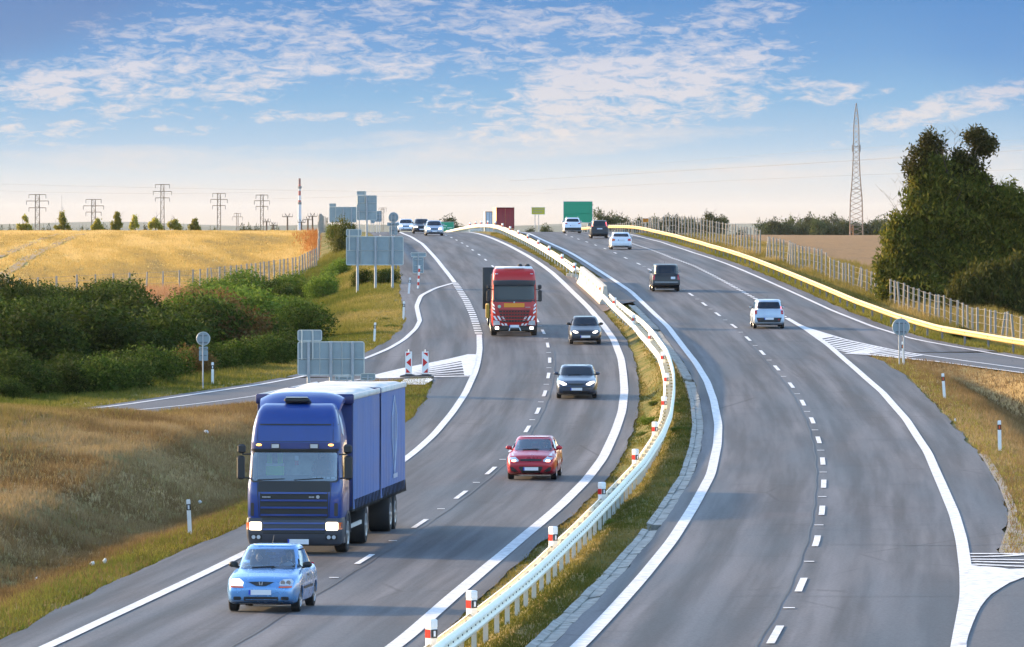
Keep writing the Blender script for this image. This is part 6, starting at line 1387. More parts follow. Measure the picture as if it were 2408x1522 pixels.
m_ = MB()
for k in range(5): m_.box((.50 + k * .12, .22, 1.955), (.09, .02, .05))
m_.obj('dashboard_cards', M_PLATE, t)
for a, b in (((-.95, .07, 1.90), (-.25, .08, 1.93)), ((.0, .07, 1.90), (.75, .08, 1.95))): m_ = MB(); m_.bar(a, b, .016, n=4); m_.obj('wiper', M_BLACK, t)
skin('visor', cb_, rd(-1.13, 2.64, 1.13, 2.70, .02), 'y', -1, .05, M_BLACK, t, .2)
skin('lamp_band', cb_, rd(-1.15, 2.70, 1.15, 2.86, .03), 'y', -1, .03, pmat('visor_blue', (.012, .03, .16), .4, coat=.5), t, .2)
for s in (-1, 1):
    m_ = MB(); m_.box((s * .50, .19, 2.77), (.23, .05, .13), bev=.02); k_ = m_.obj('spot_lamp', M_BLACK, t); m_ = MB(); m_.box((s * .50, .16, 2.77), (.19, .02, .10)); m_.obj('spot_lens', M_LENS, k_)
    m_ = MB(); m_.ball((s * .93, .20, 2.80), (.07, .03, .03), 10, 6); m_.obj('marker_lamp', pmat('amber_on', (.8, .3, .05), .3, emit=(1, .45, .08), es=1.5), t)
skin('roof_joint', cb_, rd(-1.10, 3.30, 1.10, 3.335, .01), 'y', -1, .012, M_BLACK, t, .2); skin('cab_joint', cb_, rd(-1.15, 2.88, 1.15, 2.893, .005), 'y', -1, .008, M_BLACK, t, .2)
for s in (-1, 1): skin('panel_gap', cb_, rd(s * .98 - .008, 2.9, s * .98 + .008, 3.72, .004), 'y', -1, .008, M_NAVY, t, .2)
m_ = MB(); m_.box((-.02, 1.05, 3.90), (.66, .5, .12), Matrix.Rotation(R(-10), 3, 'X'), bev=.04); hb = m_.obj('roof_hatch', M_BLACK, t); m_ = MB(); m_.box((-.02, .98, 3.975), (.56, .40, .03), Matrix.Rotation(R(-10), 3, 'X')); m_.obj('hatch_lid', M_ROOF, hb)
rs = []
for y, z, hw in ((1.25, 3.80, 1.02), (1.5, 3.98, 1.06), (1.85, 4.10, 1.08), (2.2, 4.12, 1.08)): rs.append([(x * hw, y, z - abs(x) ** 4 * .16) for x in np.linspace(-1, 1, 15)] + [(x * hw, y + .04, z - abs(x) ** 4 * .16 - .12) for x in np.linspace(1, -1, 15)])
MB().rings(rs).obj('air_deflector', pNB, t, 40)
# grille
skin('grille', cb_, rd(-.88, .93, .88, 1.60, .04), 'y', -1, .012, M_BLACK, t, .3); skin('grille_top', cb_, rd(-.93, 1.60, .93, 1.85, .04), 'y', -1, .014, M_BLACK, t, .3)
for z in (1.575, 1.385, 1.20, 1.01): skin('grille_slat', cb_, rd(-.86, z - .024, .86, z + .024, .01), 'y', -1, .045, pNB, t, .4)
for z in (.80, .645): skin('grille_slat', bpb, rd(-.80, z - .022, .80, z + .022, .01), 'y', -1, .03, pNB, t, .4)
skin('lower_grille', bpb, rd(-.82, .58, .82, .93, .02), 'y', -1, .010, M_BLACK, t, .3)
for s in (-1, 1):
    skin('air_inlet', cb_, rd(s * 1.08 - .045, .98, s * 1.08 + .045, 1.32, .03), 'y', -1, .008, M_BLACK, t, .12)
    skin('corner_gap', cb_, [(s * .90 - .008, .95), (s * .90 + .008, .95), (s * .955 + .008, 1.85), (s * .955 - .008, 1.85)], 'y', -1, .016, M_BLACK, t, .2)
    skin('headlight', bpb, rd(s * .985 - .155, .625, s * .985 + .155, .83, .03), 'y', -1, .02, M_HEAD, t, .1)
    skin('turn_signal', bpb, rd(s * 1.19 - .04, .64, s * 1.19 + .05, .82, .02), 'y', -1, .015, M_AMBER, t, .05)
    f_ = skin('fog_lamp_panel', bpb, rd(s * .97 - .15, .38, s * .97 + .15, .51, .03), 'y', -1, .008, M_BLACK, t, .1)
    for q in (-.065, .065): m_ = MB(); m_.lathe([(.05, -.01), (.035, .015)], (s * .97 + q, -.07, .445), 'y', 14); m_.obj('fog_lamp', M_LENS, f_)
for x, w_ in ((-.62, .22), (.62, .08)):
    pass
em = MB(); em.bar((.62, -.03, 1.475), (.62, -.045, 1.475), .045, n=14); em.obj('badge', M_RIM, t)
for x0, n_ in ((-.80, 6), (.40, 4)):
    m_ = MB(); [m_.box((x0 + k * .036, -.02, 1.47), (.024, .02, .035)) for k in range(n_)]; m_.obj('badge_lettering', M_RIM, t)
m_ = MB(); m_.box((.12, -.085, .33), (.54, .02, .13)); pl = m_.obj('number_plate', M_PLATE, t); m_ = MB(); m_.box((-.13, -.098, .33), (.045, .01, .128)); m_.obj('plate_band', M_PLATEB, pl)
for s in (-1, 1):
    mirror_arm(t, s, 1.22, .15, 2.10)
    skin('side_window', cb_, [(.45, 1.95), (1.25, 1.85), (1.25, 2.58), (.55, 2.58)], 'x', s, .01, M_GLASS, t, .2); skin('door_seam', cb_, [(1.34, 1.0), (1.365, 1.0), (1.365, 2.75), (1.34, 2.75)], 'x', s, .006, M_BLACK, t, .3)
    skin('door_handle', cb_, rd(1.05, 1.62, 1.27, 1.68, .01), 'x', s, .03, M_TRIM, t, .2); skin('side_decal', cb_, [(.75, 3.1), (1.15, 3.0), (1.2, 3.45), (.95, 3.62), (.8, 3.45)], 'x', s, .008, pmat('pale_decal', (.5, .55, .62), .4), t, .2)
    m_ = MB(); rs = []
    for k in range(9): a = math.pi * k / 8; rs.append([(s * 1.00, 1.42 - math.cos(a) * .62, .48 + math.sin(a) * .60), (s * 1.255, 1.42 - math.cos(a) * .62, .48 + math.sin(a) * .60), (s * 1.255, 1.42 - math.cos(a) * .56, .48 + math.sin(a) * .54), (s * 1.00, 1.42 - math.cos(a) * .56, .48 + math.sin(a) * .54)])
    m_.rings(rs).obj('wheel_arch', M_GREYP, t)
    brick('step', (s * 1.12, .75, .5), (.22, .5, .5), M_GREYP, t)
wheels_pair(t, 1.42); wheels_pair(t, 6.0, dual=True)
brick('chassis', (0, 5.0, .85), (1.0, 8.6, .35), M_CHASSIS, t)
def cargo(par, y0, y1, z0, z1, front, name):
    """curtain sided body: front wall, curtains with straps, sagging roof sheet"""
    b = brick('body_frame', (0, (y0 + y1) / 2, z0 + .06), (2.5, y1 - y0, .16), M_CHASSIS, par)
    brick('front_wall', (0, y0 + .03, (z0 + z1) / 2), (2.48, .06, z1 - z0 - .02), M_NAVY, par, .01)
    brick('rear_wall', (0, y1 - .03, (z0 + z1) / 2), (2.48, .06, z1 - z0 - .02), M_CURT, par, .01)
    n = 44
    for s in (-1, 1):
        ys = np.linspace(y0 + .04, y1 - .04, n * 2); zs = np.linspace(z0 + .05, z1 - .12, 7); V = []; 
        for z in zs:
            for y in ys:
                k = (z - zs[0]) / (zs[-1] - zs[0]); V.append((s * (1.262 + .012 * math.sin(y * 9) * (1 - k) + .006 * math.sin(y * 3.1 + z)), y, z))
        m_ = MB(); N_ = len(ys); m_.add(V, [(r * N_ + c, r * N_ + c + 1, (r + 1) * N_ + c + 1, (r + 1) * N_ + c) for r in range(6) for c in range(N_ - 1)]); m_.obj('curtain', M_CURT, par, 50)
        y = y0 + .25; m_ = MB(); m_.bar((s * 1.285, 0, z0 + .30), (s * 1.30, .10, z0 - .02), .016, n=4); sm_ = m_.me('strap', M_BLACK)
        while y < y1 - .1: so2 = link('strap', sm_, None, par); so2.location = (0, y, 0); y += .37
        brick('roof_rail', (s * 1.255, (y0 + y1) / 2, z1 - .05), (.07, y1 - y0, .14), M_ROOF, par, .015)
    V = []; nx_, ny_ = 9, 26
    for j in range(ny_):
        y = y0 + (y1 - y0) * j / (ny_ - 1)
        for i in range(nx_): x = -1.29 + 2.58 * i / (nx_ - 1); V.append((x, y, z1 + .05 + .035 * math.sin(y * 2.2) * (1 - (x / 1.3) ** 2) + .02 * math.sin(y * 1.1 + 1) - .10 * (abs(x) > 1.28)))
    m_ = MB(); m_.add(V, [(j * nx_ + i, j * nx_ + i + 1, (j + 1) * nx_ + i + 1, (j + 1) * nx_ + i) for j in range(ny_ - 1) for i in range(nx_ - 1)]); rf_ = m_.obj('roof_sheet', M_ROOF, par, 50)
    md = rf_.modifiers.new('solid', 'SOLIDIFY'); md.thickness = .03
    brick('roof_front_edge', (0, y0 - .03, z1 - .10), (2.56, .10, .26), M_NAVY, par, .03)
cargo(t, 2.5, 9.3, 1.0, 4.02, True, 'a')
tr = MB().box((0, 13.3, .95), (1.0, 7.0, .3)).obj('trailer', M_CHASSIS, t); cargo(tr, 9.65, 16.6, 1.0, 4.02, False, 'b')
for y in (12.6, 13.9): wheels_pair(tr, y, dual=True)
MB().bar((0, 8.8, .6), (0, 11.0, .6), .06).obj('drawbar', M_CHASSIS, tr)
for s in (-1, 1): m_ = MB(); m_.box((s * 1.2, 3.7, .62), (.05, 2.6, .10)); m_.obj('side_guard', M_ROOF, t)
m_ = MB(); dm = [(0, 1.0), (.62, .45), (.62, -.2), (0, -1.15), (-.62, -.2), (-.62, .45)]
for k in range(6):
    a, b = dm[k], dm[(k + 1) % 6]; m_.bar((1.286, 13.2 + a[0], 2.75 + a[1]), (1.286, 13.2 + b[0], 2.75 + b[1]), .018, n=4)
for k in (-.22, .22): m_.bar((1.286, 13.2 + k, 3.55), (1.286, 13.2 + k, 1.9), .014, n=4)
m_.obj('diamond_emblem', pmat('curtain_print', (.45, .5, .62), .5), tr)
m_ = MB()
for k in range(8): m_.box((1.285, 13.0 + k * .14, 1.52), (.012, .09, .12))
m_.obj('curtain_lettering', pmat('curtain_print', (.45, .5, .62), .5), tr)
def place_lorry(t, px, py, path_, sc, axle, yaw=0.):
    p = P(px, py); th = heading(path_, p.y); t.scale = (sc,) * 3; a = -th + R(yaw); off = Vector((0, -axle * sc, 0)); off.rotate(Matrix.Rotation(a, 3, 'Z'))
    t.rotation_euler = (0, 0, a); d = Y_slope(p.x, p.y); t.rotation_euler.rotate_axis('X', math.atan(d)); t.location = p + off; t.location.z = p.z + .035 + (off.y) * d
place_lorry(t, 706, 1301, fLc, 1.07, 1.42, -1.3)
sit(t, 'lorry driver in a dark top behind the windscreen of the blue lorry', .62, .98, 1.88, pmat('brown_top', (.10, .06, .05), .8), 1.0, (.35, .32))

# red lorry -----------------------------------------------------------------
t = empty('red_lorry', (0, 0, 0), 0, 'red heavy haulage lorry with red and white stripes in the inner lane', 'lorry')
lv = [(.55, 1.16, .03), (.75, 1.22, -.02), (1.3, 1.235, 0), (1.85, 1.225, .05), (1.95, 1.21, .08), (2.75, 1.18, .18), (2.95, 1.17, .16), (3.1, 1.16, .18), (3.3, 1.14, .24), (3.5, 1.10, .42), (3.6, 1.02, .7)]
cab, cb_ = cabshell('cab', lv, 2.2, pRED, t, 9.)
skin('windscreen', cb_, rd(-1.09, 1.98, 1.09, 2.78, .07), 'y', -1, .012, M_GLASS, t, .15); skin('windscreen_base', cb_, rd(-1.12, 1.84, 1.12, 1.99, .03), 'y', -1, .008, M_BLACK, t, .2)
skin('sun_visor', cb_, [(-1.12, 2.76), (1.12, 2.76), (1.15, 3.0), (0, 3.03), (-1.15, 3.0)], 'y', -1, .10, pmat('visor_grey', (.03, .035, .045), .4), t, .2)
for z in range(4): skin('grille_slat', cb_, [(-.82 + z * .03, 1.40 - z * .17), (.82 - z * .03, 1.40 - z * .17), (.82 - z * .03, 1.445 - z * .17), (-.82 + z * .03, 1.445 - z * .17)], 'y', -1, .05, pRED, t, .4)
skin('grille', cb_, [(-.66, .76), (.66, .76), (.86, 1.46), (-.86, 1.46)], 'y', -1, .012, M_BLACK, t, .3)
m_ = MB()
for z in range(4):
    for k in range(9): m_.box((-.62 + k * .155, -.06, 1.335 - z * .17), (.055, .02, .05))
m_.obj('grille_mesh', pmat('grille_highlight', (.32, .05, .04), .4, .4), t)
brick('bumper', (0, .10, .42), (2.3, .36, .30), M_BLACK, t, .06); skin('orange_panel', cb_, rd(-.55, 1.56, .55, 1.78, .02), 'y', -1, .02, pmat('orange_board', (.75, .27, .01), .5), t, .3)
m_ = MB(); m_.lathe([(.09, 0), (.085, -.01)], (-.80, -.02, 1.60), 'y', 16); m_.obj('round_sticker', pmat('sticker', (.35, .6, .45), .5), t); m_ = MB(); m_.ball((0, -.01, 1.83), (.05, .02, .05), 10, 6); m_.obj('badge', M_RIM, t)
for k in range(5):
    pass
m_ = MB(); [m_.box((.62 + k * .045, -.02, 1.565), (.03, .02, .04)) for k in range(6)]; m_.obj('badge_lettering', M_RIM, t)
Msw = pmat('stripe_white', (.8, .8, .8), .5)
for s in (-1, 1):
    for a, b in ((0, .0), (1, .0), (2, .0)):
        q = [(s * (1.14 - a * .21), 1.10 - .0), (s * (1.14 - a * .21 - .11), 1.10), (s * (1.14 - a * .21 - .26), .86), (s * (1.14 - a * .21 - .15), .86)]
        skin('white_stripe', cb_, q if s < 0 else q[::-1], 'y', -1, .02, Msw, t, .1)
    for k in range(3):
        z = 1.30 + k * .19; q = [(s * 1.17, z), (s * (1.02 + k * .02), z - .10), (s * (1.02 + k * .02), z), (s * 1.17, z + .10)]; skin('white_stripe', cb_, q if s < 0 else q[::-1], 'y', -1, .02, Msw, t, .1)
    for k in range(2): q = [(s * (.72 - k * .2), .70), (s * (.62 - k * .2), .70), (s * (.52 - k * .16), .58), (s * (.64 - k * .16), .58)]; skin('white_stripe', cb_, q if s < 0 else q[::-1], 'y', -1, .03, Msw, t, .1)
    skin('headlight', cb_, [(s * 1.14, .58), (s * .74, .62), (s * .80, .82), (s * 1.12, .86)][::(1 if s < 0 else -1)], 'y', -1, .03, M_LENS, t, .1)
    m_ = MB(); m_.box((s * .93, -.09, .45), (.20, .05, .14), bev=.02); m_.obj('lower_headlight', M_HEADW, t); mirror_arm(t, s, 1.22, .2, 2.05)
    skin('side_window', cb_, [(.45, 2.0), (1.25, 1.95), (1.25, 2.7), (.55, 2.7)], 'x', s, .01, M_GLASS, t, .2)
    m_ = MB(); m_.ball((s * .93, .32, 3.34), (.10, .05, .04), 8, 6); m_.obj('roof_lamp', M_RIM, t)
m_ = MB(); m_.box((0, -.10, .56), (.52, .02, .115)); pl = m_.obj('number_plate', M_PLATE, t); m_ = MB(); m_.box((-.24, -.113, .56), (.04, .01, .11)); m_.obj('plate_band', M_PLATEB, pl)
m_ = MB(); m_.bar((-.28, -.15, .30), (-.22, -.15, .47), .025); m_.bar((-.22, -.15, .47), (.28, -.15, .47), .025); m_.bar((.28, -.15, .47), (.34, -.15, .30), .025); m_.obj('tow_frame', M_LENS, t)
brick('roof_bar', (0, .6, 3.66), (1.1, .12, .08), Msw, t); brick('roof_fairing', (0, 1.35, 3.62), (2.0, 1.3, .14), Msw, t, .05)
m_ = MB()
for x in (.35, .75): m_.lathe([(.13, 0), (.13, .10), (.09, .16)], (x, 2.0, 3.66), 'z', 12)
m_.obj('exhaust_cap', M_BLACK, t)
for s in (-1, 1):
    m_ = MB(); rs = []
    for k in range(9): a = math.pi * k / 8; rs.append([(s * 1.0, 1.45 - math.cos(a) * .66, .5 + math.sin(a) * .62), (s * 1.25, 1.45 - math.cos(a) * .66, .5 + math.sin(a) * .62), (s * 1.25, 1.45 - math.cos(a) * .58, .5 + math.sin(a) * .54), (s * 1.0, 1.45 - math.cos(a) * .58, .5 + math.sin(a) * .54)])
    m_.rings(rs).obj('wheel_arch', M_BLACK, t)
wheels_pair(t, 1.45, .53); wheels_pair(t, 3.6, .53); wheels_pair(t, 5.2, .53, True)
brick('chassis', (0, 5., .9), (1.0, 7.6, .35), M_CHASSIS, t)
brick('tool_tower', (-.45, 2.75, 2.1), (1.5, .7, 2.3), M_BLACK, t, .05)
ld = MB().box((0, 11.5, 1.0), (2.6, 8.6, .22)).obj('low_loader', M_CHASSIS, t)
for s in (-1, 1): brick('loading_ramp', (s * .85 - .35, 8.6, 2.25), (.75, .25, 2.3), M_BLACK, ld, .03)
brick('warning_board', (-1.36, 5.2, 1.15), (.18, 1.4, .75), pmat('yellow_box', (.55, .34, .05), .5), t)
for y in (12.5, 13.8): wheels_pair(ld, y, .42, True)
place_lorry(t, 1208, 790, fLc, 1.01, 1.45, .3)

# far lorries seen from behind ---------------------------------------------------
def boxlorry(name, label, Y, xl, xr, ytop, col, frame_c, side_c, yaw):
    X = ((xl + xr) / 2 - CX) / F * Y; w = (xr - xl) / F * Y; g0 = float(G(X, Y)); ht = CZ - (ytop - YH) / F * Y - g0
    t = empty(name, (X, Y, g0 + .03), R(yaw), label, 'lorry'); m1 = pmat(name + '_door', col, .5, var=.08); m2 = pmat(name + '_frame', frame_c, .5); m3 = pmat(name + '_side', side_c, .5)
    brick('box_body', (0, 4.2, ht / 2 + .5), (w - .04, 8.2, ht - 1.0), m3, t, .03); brick('box_front', (0, 8.6, ht * .42), (w - .2, 1.6, ht * .7), m2, t, .1)
    for s in (-1, 1):
        d = brick('rear_door', (s * w * .25, .05, ht / 2 + .5), (w * .485, .06, ht - 1.2), m1, t, .01); m_ = MB()
        for k in (-.25, .28): m_.bar((s * w * .25 + k, -.01, 1.1), (s * w * .25 + k, -.01, ht - .2), .02, n=5)
        m_.obj('lock_rod', m2, d); brick('tail_light', (s * w * .4, 0, .9), (.35, .06, .14), M_TAIL, t); brick('corner_post', (s * (w / 2 - .04), .03, ht / 2 + .5), (.09, .10, ht - 1.0), m2, t, .01)
    brick('rear_header', (0, .03, ht - .07), (w, .12, .14), m2, t, .02); brick('underrun_bar', (0, .1, .6), (w * .9, .12, .14), M_CHASSIS, t); brick('chassis', (0, 4.2, .8), (1.0, 8.0, .3), M_CHASSIS, t)
    for y in (1.6, 2.9, 8.6): wheels_pair(t, y, .5, y < 5, w / 2 - .02)
    return t
boxlorry('far_red_lorry', 'dark red box lorry seen from behind driving over the crest', 880, 1167, 1209.5, 488.5, (.30, .02, .02), (.14, .012, .012), (.80, .58, .16), 3.6)
boxlorry('far_white_lorry', 'pale grey box lorry just left of the dark red box lorry', 1150, 1141, 1166, 498, (.50, .58, .66), (.16, .05, .03), (.7, .68, .62), 2.4)

# ---------------------------------------------------------------- pylons, chimney, masts
M_PYL = pmat('rusty_lattice', (.20, .14, .09), .8); M_PYG = pmat('grey_lattice', (.33, .31, .30), .7)
def pylon(x, ytop, arms, halfw, Y, label, group, thick=.16, splay=1.25):
    s = F / Y; X = (x - CX) / s; zb_ = float(G(X, Y)); top = CZ - (ytop - YH) / s - zb_; t = empty('pylon', (X, Y, zb_), 0, label, 'pylon', group); hw = halfw / s
    m_ = MB(); n = 15
    def leg(k, sx, sy): w = hw * (1 + (splay - 1) * (1 - k)); return Vector((sx * w, sy * w * .8, top * k))
    for sx in (-1, 1):
        for sy in (-1, 1): m_.bar(leg(0, sx, sy), leg(1, sx, sy), thick, thick, 4)
    for i in range(n):
        for sy in (-1, 1):
            a, b = i / n, (i + 1) / n; sg = 1 if i % 2 else -1; m_.bar(leg(a, -sg, sy), leg(b, sg, sy), thick * .4, n=3); m_.bar(leg(b, -1, sy), leg(b, 1, sy), thick * .4, n=3)
    m_.obj('tower', M_PYL, t)
    for y_, w_ in arms:
        z = CZ - (y_ - YH) / s - zb_; L_ = w_ / s; m_ = MB(); m_.bar((-L_, 0, z), (L_, 0, z), thick * .8, n=4); m_.bar((-hw, 0, z - .1), (-L_, 0, z), thick * .4, n=3); a = m_.obj('crossarm', M_PYL, t)
        for sx in (-1, 1): m_ = MB(); m_.bar((sx * L_, 0, z), (sx * L_, 0, z - 9 / s), thick * .9, n=5); m_.obj('insulator', M_DKSTEEL, a)
    return t
GP = 'row of lattice pylons along the far side of the field'; zz = lambda v: 450 + v / 3.383 * .8566 - 64.5 * 0
PY = lambda v: (450 + v / 3.383) * .8566
for x, vt, arms, hw, lb in [(88, 285, [(285, 20), (345, 26), (408, 20)], 4.6, 'leftmost lattice pylon beyond the golden field'), (220, 330, [(330, 18), (390, 24), (448, 18)], 4.2, 'second lattice pylon from the left, the lowest of the row'), (382, 190, [(192, 16.5), (256, 21.5), (316, 16.5)], 3.6, 'third lattice pylon from the left, the tallest of the row'), (515, 272, [(274, 15), (330, 19.5), (387, 15)], 3.5, 'fourth lattice pylon from the left'), (616, 287, [(290, 14), (343, 18), (395, 14)], 3.2, 'fifth lattice pylon, just left of the striped chimney')]:
    pylon(x, PY(vt), [(PY(v), w) for v, w in arms], hw, 2600., lb, GP)
pylon(558, PY(458), [(PY(460), 7.5), (PY(492), 12)], 2.2, 3200., 'small faint pylon between the fourth and fifth pylons', GP, .12)
pylon(900, (450 + 408 / 3.383) * .8566, [((450 + 410 / 3.383) * .8566, 9), ((450 + 422 / 3.383) * .8566, 5)], 2.0, 3200., 'small pylon peeking out right of the tallest sign back', GP, .12)
def tpole(x, yt, w_, Y, lb):
    s = F / Y; X = (x - CX) / s; zb_ = float(G(X, Y)); h = CZ - (yt - YH) / s - zb_; t = empty('utility_pole', (X, Y, zb_), 0, lb, 'utility pole', 'wooden utility poles left of the sign group')
    m_ = MB(); m_.bar((0, 0, 0), (0, 0, h - .9), .28, .2, 6); m_.obj('pole', M_WOOD, t); m_ = MB(); m_.bar((-w_ / s, 0, h - .9), (w_ / s, 0, h - .9), .09, n=4); m_.bar((0, 0, h - .9), (-w_ * .5 / s, 0, h), .07, n=4); m_.bar((0, 0, h - .9), (w_ * .5 / s, 0, h), .07, n=4); a = m_.obj('crossarm', M_WOOD, t)
    for k in (-1, -.45, .45, 1): m_ = MB(); m_.bar((k * w_ / s, 0, h - .9), (k * w_ / s, 0, h - .1), .09, .05, 5); m_.obj('insulator', M_DKSTEEL, a)
for x, v, w_, lb in [(627, 508, 9, 'leftmost utility pole near the right end of the golden field'), (643, 540, 9, 'lowest utility pole, second from the left'), (676, 460, 12, 'taller utility pole halfway to the striped chimney'), (709, 512, 9, 'utility pole in front of the chimney foot'), (724, 488, 9, 'utility pole just right of the chimney'), (735, 456, 11, 'utility pole right of the chimney beside the rust red weeds')]: tpole(x, (450 + v / 3.383) * .8566, w_, 1700., lb)
# chimney
Y = 5200.; s = F / Y; X = (704.7 - CX) / s; zb_ = float(G(X, Y)); t = empty('chimney', (X, Y, zb_), 0, 'tall tapering chimney with red and white bands on the horizon', 'chimney')
bands = [(419.7, 433, 2, 2.6), (433, 440, 1, 2.7), (440, 449, 0, 2.8), (449, 460, 1, 3.0), (460, 471, 0, 3.15), (471, 481, 1, 3.3), (481, 560, 0, 3.9)]
for ya, yb_, c, r in bands:
    m_ = MB(); r0 = r / s; m_.lathe([(r0 * (1.0 if ya < 480 else 1.22), CZ - (yb_ - YH) / s - zb_), (r0 * .96, CZ - (ya - YH) / s - zb_)], (0, 0, 0), 'z', 20); m_.obj('band', [pmat('chimney_white', (.56, .60, .66), .8), pmat('chimney_red', (.36, .06, .05), .8), pmat('chimney_soot', (.16, .06, .06), .8)][c], t, 40)
for yy_ in (444, 481): m_ = MB(); z = CZ - (yy_ - YH) / s - zb_; m_.lathe([(3.3 / s, z), (4.8 / s, z + .3), (4.8 / s, z + 2.0), (4.7 / s, z + 2.0), (4.7 / s, z + .4), (3.3 / s, z + .2)], (0, 0, 0), 'z', 18); m_.obj('gallery', M_DKSTEEL, t)
# thin mast at left
for x, yt, Y, lb in [(147, 459, 3200., 'thin faint radio mast behind the wide young tree'), (132, 516, 3200., 'second much lower thin mast left of the faint radio mast')]:
    s = F / Y; X = (x - CX) / s; zb_ = float(G(X, Y)); h = CZ - (yt - YH) / s - zb_; t = empty('radio_mast', (X, Y, zb_), 0, lb, 'mast'); m_ = MB()
    for dx_ in (-1, 1):
        m_.bar((dx_ * .5, 0, 0), (dx_ * .3, 0, h * .8), .12, n=3)
    for k in range(24): m_.bar((-.5 * (-1) ** k, 0, h * .8 * k / 24), (.5 * (-1) ** k, 0, h * .8 * (k + 1) / 24), .07, n=3)
    m_.bar((-.3, 0, h * .7), (-.3, 0, h), .10, n=3); m_.obj('mast', M_PYG, t)
# tall lattice mast on the right
Y = 1200.; s = F / Y; X = (2013.5 - CX) / s; zb_ = float(G(X, Y)) - .3; t = empty('lattice_mast', (X, Y, zb_), 0, 'very tall slender lattice mast rising behind the ploughed field on the right', 'lattice mast')
pr = [(556, 15.5), (470, 13.8), (440, 11), (410, 9), (380, 7.6), (358, 7), (340, 6.8), (300, 6.2), (275, 4.4), (243, .5)]
def hwz(y): return float(np.interp(-y, [-p[0] for p in pr], [p[1] for p in pr])) / s
yl = list(np.linspace(557, 243, 27)); m_ = MB(); zf_ = lambda y: CZ - (y - YH) / s - zb_
for a, b in zip(yl[:-1], yl[1:]):
    wa, wb_ = hwz(a), hwz(b); r_a = .075
    for sx in (-1, 1):
        for sy in (-1, 1): m_.bar((sx * wa, sy * wa, zf_(a)), (sx * wb_, sy * wb_, zf_(b)), r_a, n=4)
        m_.bar((sx * wa, -wa, zf_(a)), (-sx * wb_, -wb_, zf_(b)), .032, n=3); m_.bar((sx * wa, wa, zf_(a)), (-sx * wb_, wb_, zf_(b)), .028, n=3); m_.bar((sx * wa, -wa, zf_(a)), (sx * wb_, wb_, zf_(b)), .028, n=3)
for y in (530, 445, 386, 345): w_ = hwz(y); z = zf_(y); [m_.bar((a * w_, b * w_, z), (c * w_, d * w_, z), .05, n=3) for a, b, c, d in ((-1, -1, 1, -1), (-1, 1, 1, 1), (-1, -1, -1, 1), (1, -1, 1, 1))]
m_.obj('tower', pmat('mast_lattice', (.30, .22, .16), .7), t)
for sx in (-1, 1): m_ = MB(); m_.bar((sx * 9.3 / s, 0, zf_(357)), (sx * 9.3 / s, 0, zf_(341)), .09, n=6); m_.obj('insulator', M_DKSTEEL, t)
m_ = MB(); o0 = -14.5 / s; m_.bar((o0, -1, 0), (o0, -1, zf_(530)), .14, n=4); m_.bar((o0, -1, zf_(530)), (-8.0 / s, -1, zf_(530)), .12, n=4); m_.bar((-8.0 / s, -1, 0), (-8. / s, -1, zf_(530)), .12, n=4); m_.bar((o0, -1, zf_(545)), (-8. / s, -1, zf_(531)), .10, n=4); m_.obj('anti_climb_frame', pmat('rust_frame', (.40, .20, .09), .7), t)
# overhead wires, hanging between supports outside the picture
def wirespan(label, pts, Y0, Y1, r):
    V = []; n = 40; xs_ = np.linspace(pts[0][0], pts[-1][0], n); ys_ = np.interp(xs_, [p[0] for p in pts], [p[1] for p in pts])
    co_ = np.polyfit([p[0] for p in pts], [p[1] for p in pts], min(2, len(pts) - 1)); ys_ = np.polyval(co_, xs_); m_ = MB(); prev = None
    for i in range(n):
        Y = Y0 + (Y1 - Y0) * i / (n - 1); p = W3(float(xs_[i]), float(ys_[i]), Y)
        if prev is not None: m_.bar(prev, p, r, n=3)
        prev = p
    tag(m_.obj('overhead_wire', M_WIRE), label, 'wire', 'overhead power lines crossing the sky')
wirespan('dark overhead wire sloping up behind the lattice mast', [(1199, 426), (1600, 402), (2010, 378), (2430, 352)], 1500, 1300, .034)
wirespan('faint overhead wire crossing the lattice mast lowest on the right', [(1280, 447), (1660, 428), (2010, 412), (2430, 398)], 1500, 1300, .024)
wirespan('faint overhead wire passing above the others on the right', [(1480, 405), (1800, 390), (2010, 378), (2430, 340)], 1600, 1300, .02)
wirespan('faint overhead wire ending high at the right edge', [(1550, 385), (2010, 350), (2430, 328)], 1600, 1300, .02)
wirespan('very faint overhead wire over the left pylons', [(-30, 432), (500, 445), (1100, 452), (1300, 455)], 2000, 1700, .026)
wirespan('second very faint overhead wire over the left pylons', [(-30, 448), (300, 455), (640, 452)], 2200, 2000, .026)
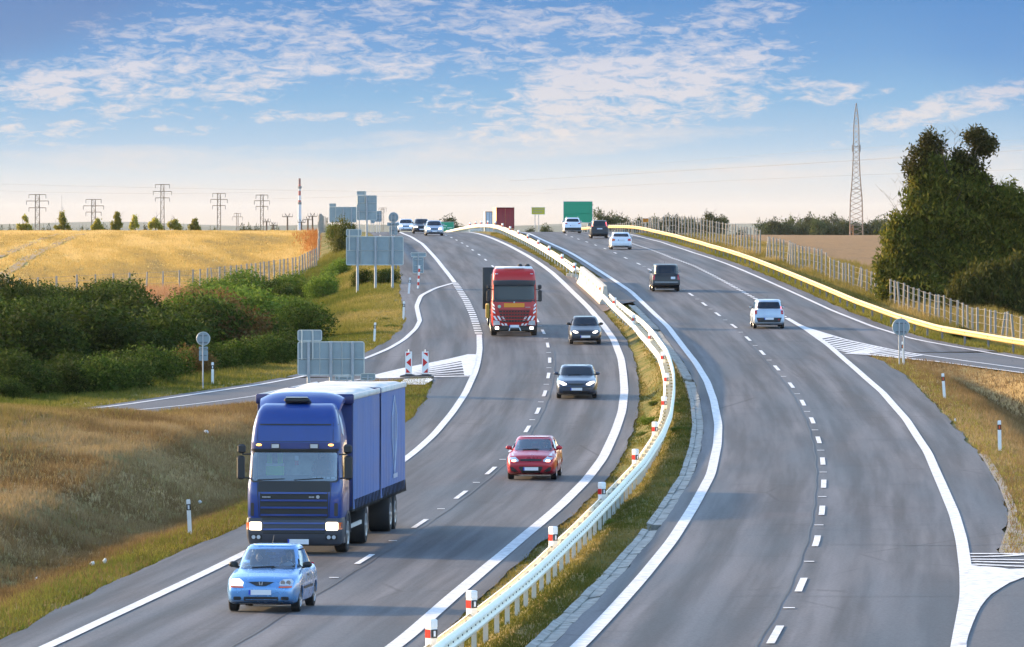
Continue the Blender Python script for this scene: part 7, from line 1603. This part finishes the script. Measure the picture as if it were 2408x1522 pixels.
wirespan('low faint overhead wire over the sign group', [(640, 468), (900, 462), (1250, 460)], 1900, 1700, .024)
# distant hills
hn = leafmat('hill_woods', (.05, .06, .03), (.07, .08, .035)); V = []; Fq = []; r_ = random.Random(9)
for k, (Y, y0, amp, sd) in enumerate([(9000., 532, 3, 1), (12500., 528, 5, 4)]):
    n = 160; b = len(V)
    for i in range(n):
        x = -900 + 4300 * i / (n - 1); X = (x - CX) / F * Y; yy = y0 + amp * math.sin(x * .0041 + sd) * .8 + amp * .5 * math.sin(x * .011 + sd * 2) + r_.uniform(-.5, .5) + (8 if 1150 < x < 1400 and k else 0) * 0
        zt = CZ - (yy - YH) / F * Y
        for (dy, z) in ((-900, -9 + CZ), (0, zt), (1500, zt * .9), (3000, -9 + CZ)): V.append((X * (Y + dy) / Y, Y + dy, z))
    for i in range(n - 1):
        for j in range(3): a = b + i * 4 + j; Fq.append((a, a + 4, a + 5, a + 1))
me = fastmesh('hills', V, Fq, 4); smooth(me); attr(me, 'tint', [.5] * len(V)); tag(link('hills', me, pmat('hill_green', (.07, .085, .045), .95, var=.2, vscale=.01)), kind='structure')
# air: one even pale volume round everything
m_h = bpy.data.materials.new('haze_air'); m_h.use_nodes = True; nt_ = m_h.node_tree; nt_.nodes.clear(); n = NT(nt_)
v = n.n('ShaderNodeVolumePrincipled', {'Color': (.93, .95, 1.0, 1), 'Density': .000016, 'Anisotropy': .3}); oo = n.n('ShaderNodeOutputMaterial'); nt_.links.new(v.outputs[0], oo.inputs['Volume'])
zt, zb_ = 70., -3.; mh = MB(); xh, ya_, yb_ = 9500., -40., 17000.
mh.add([(x, y, z) for z in (zb_, zt) for x, y in ((-xh, ya_), (xh, ya_), (xh, yb_), (-xh, yb_))], [(3, 2, 1, 0), (4, 5, 6, 7), (0, 1, 5, 4), (1, 2, 6, 5), (2, 3, 7, 6), (3, 0, 4, 7)])
hz = mh.obj('haze', m_h); tag(hz, kind='stuff', label='thin pale haze fading the far hills and pylons')
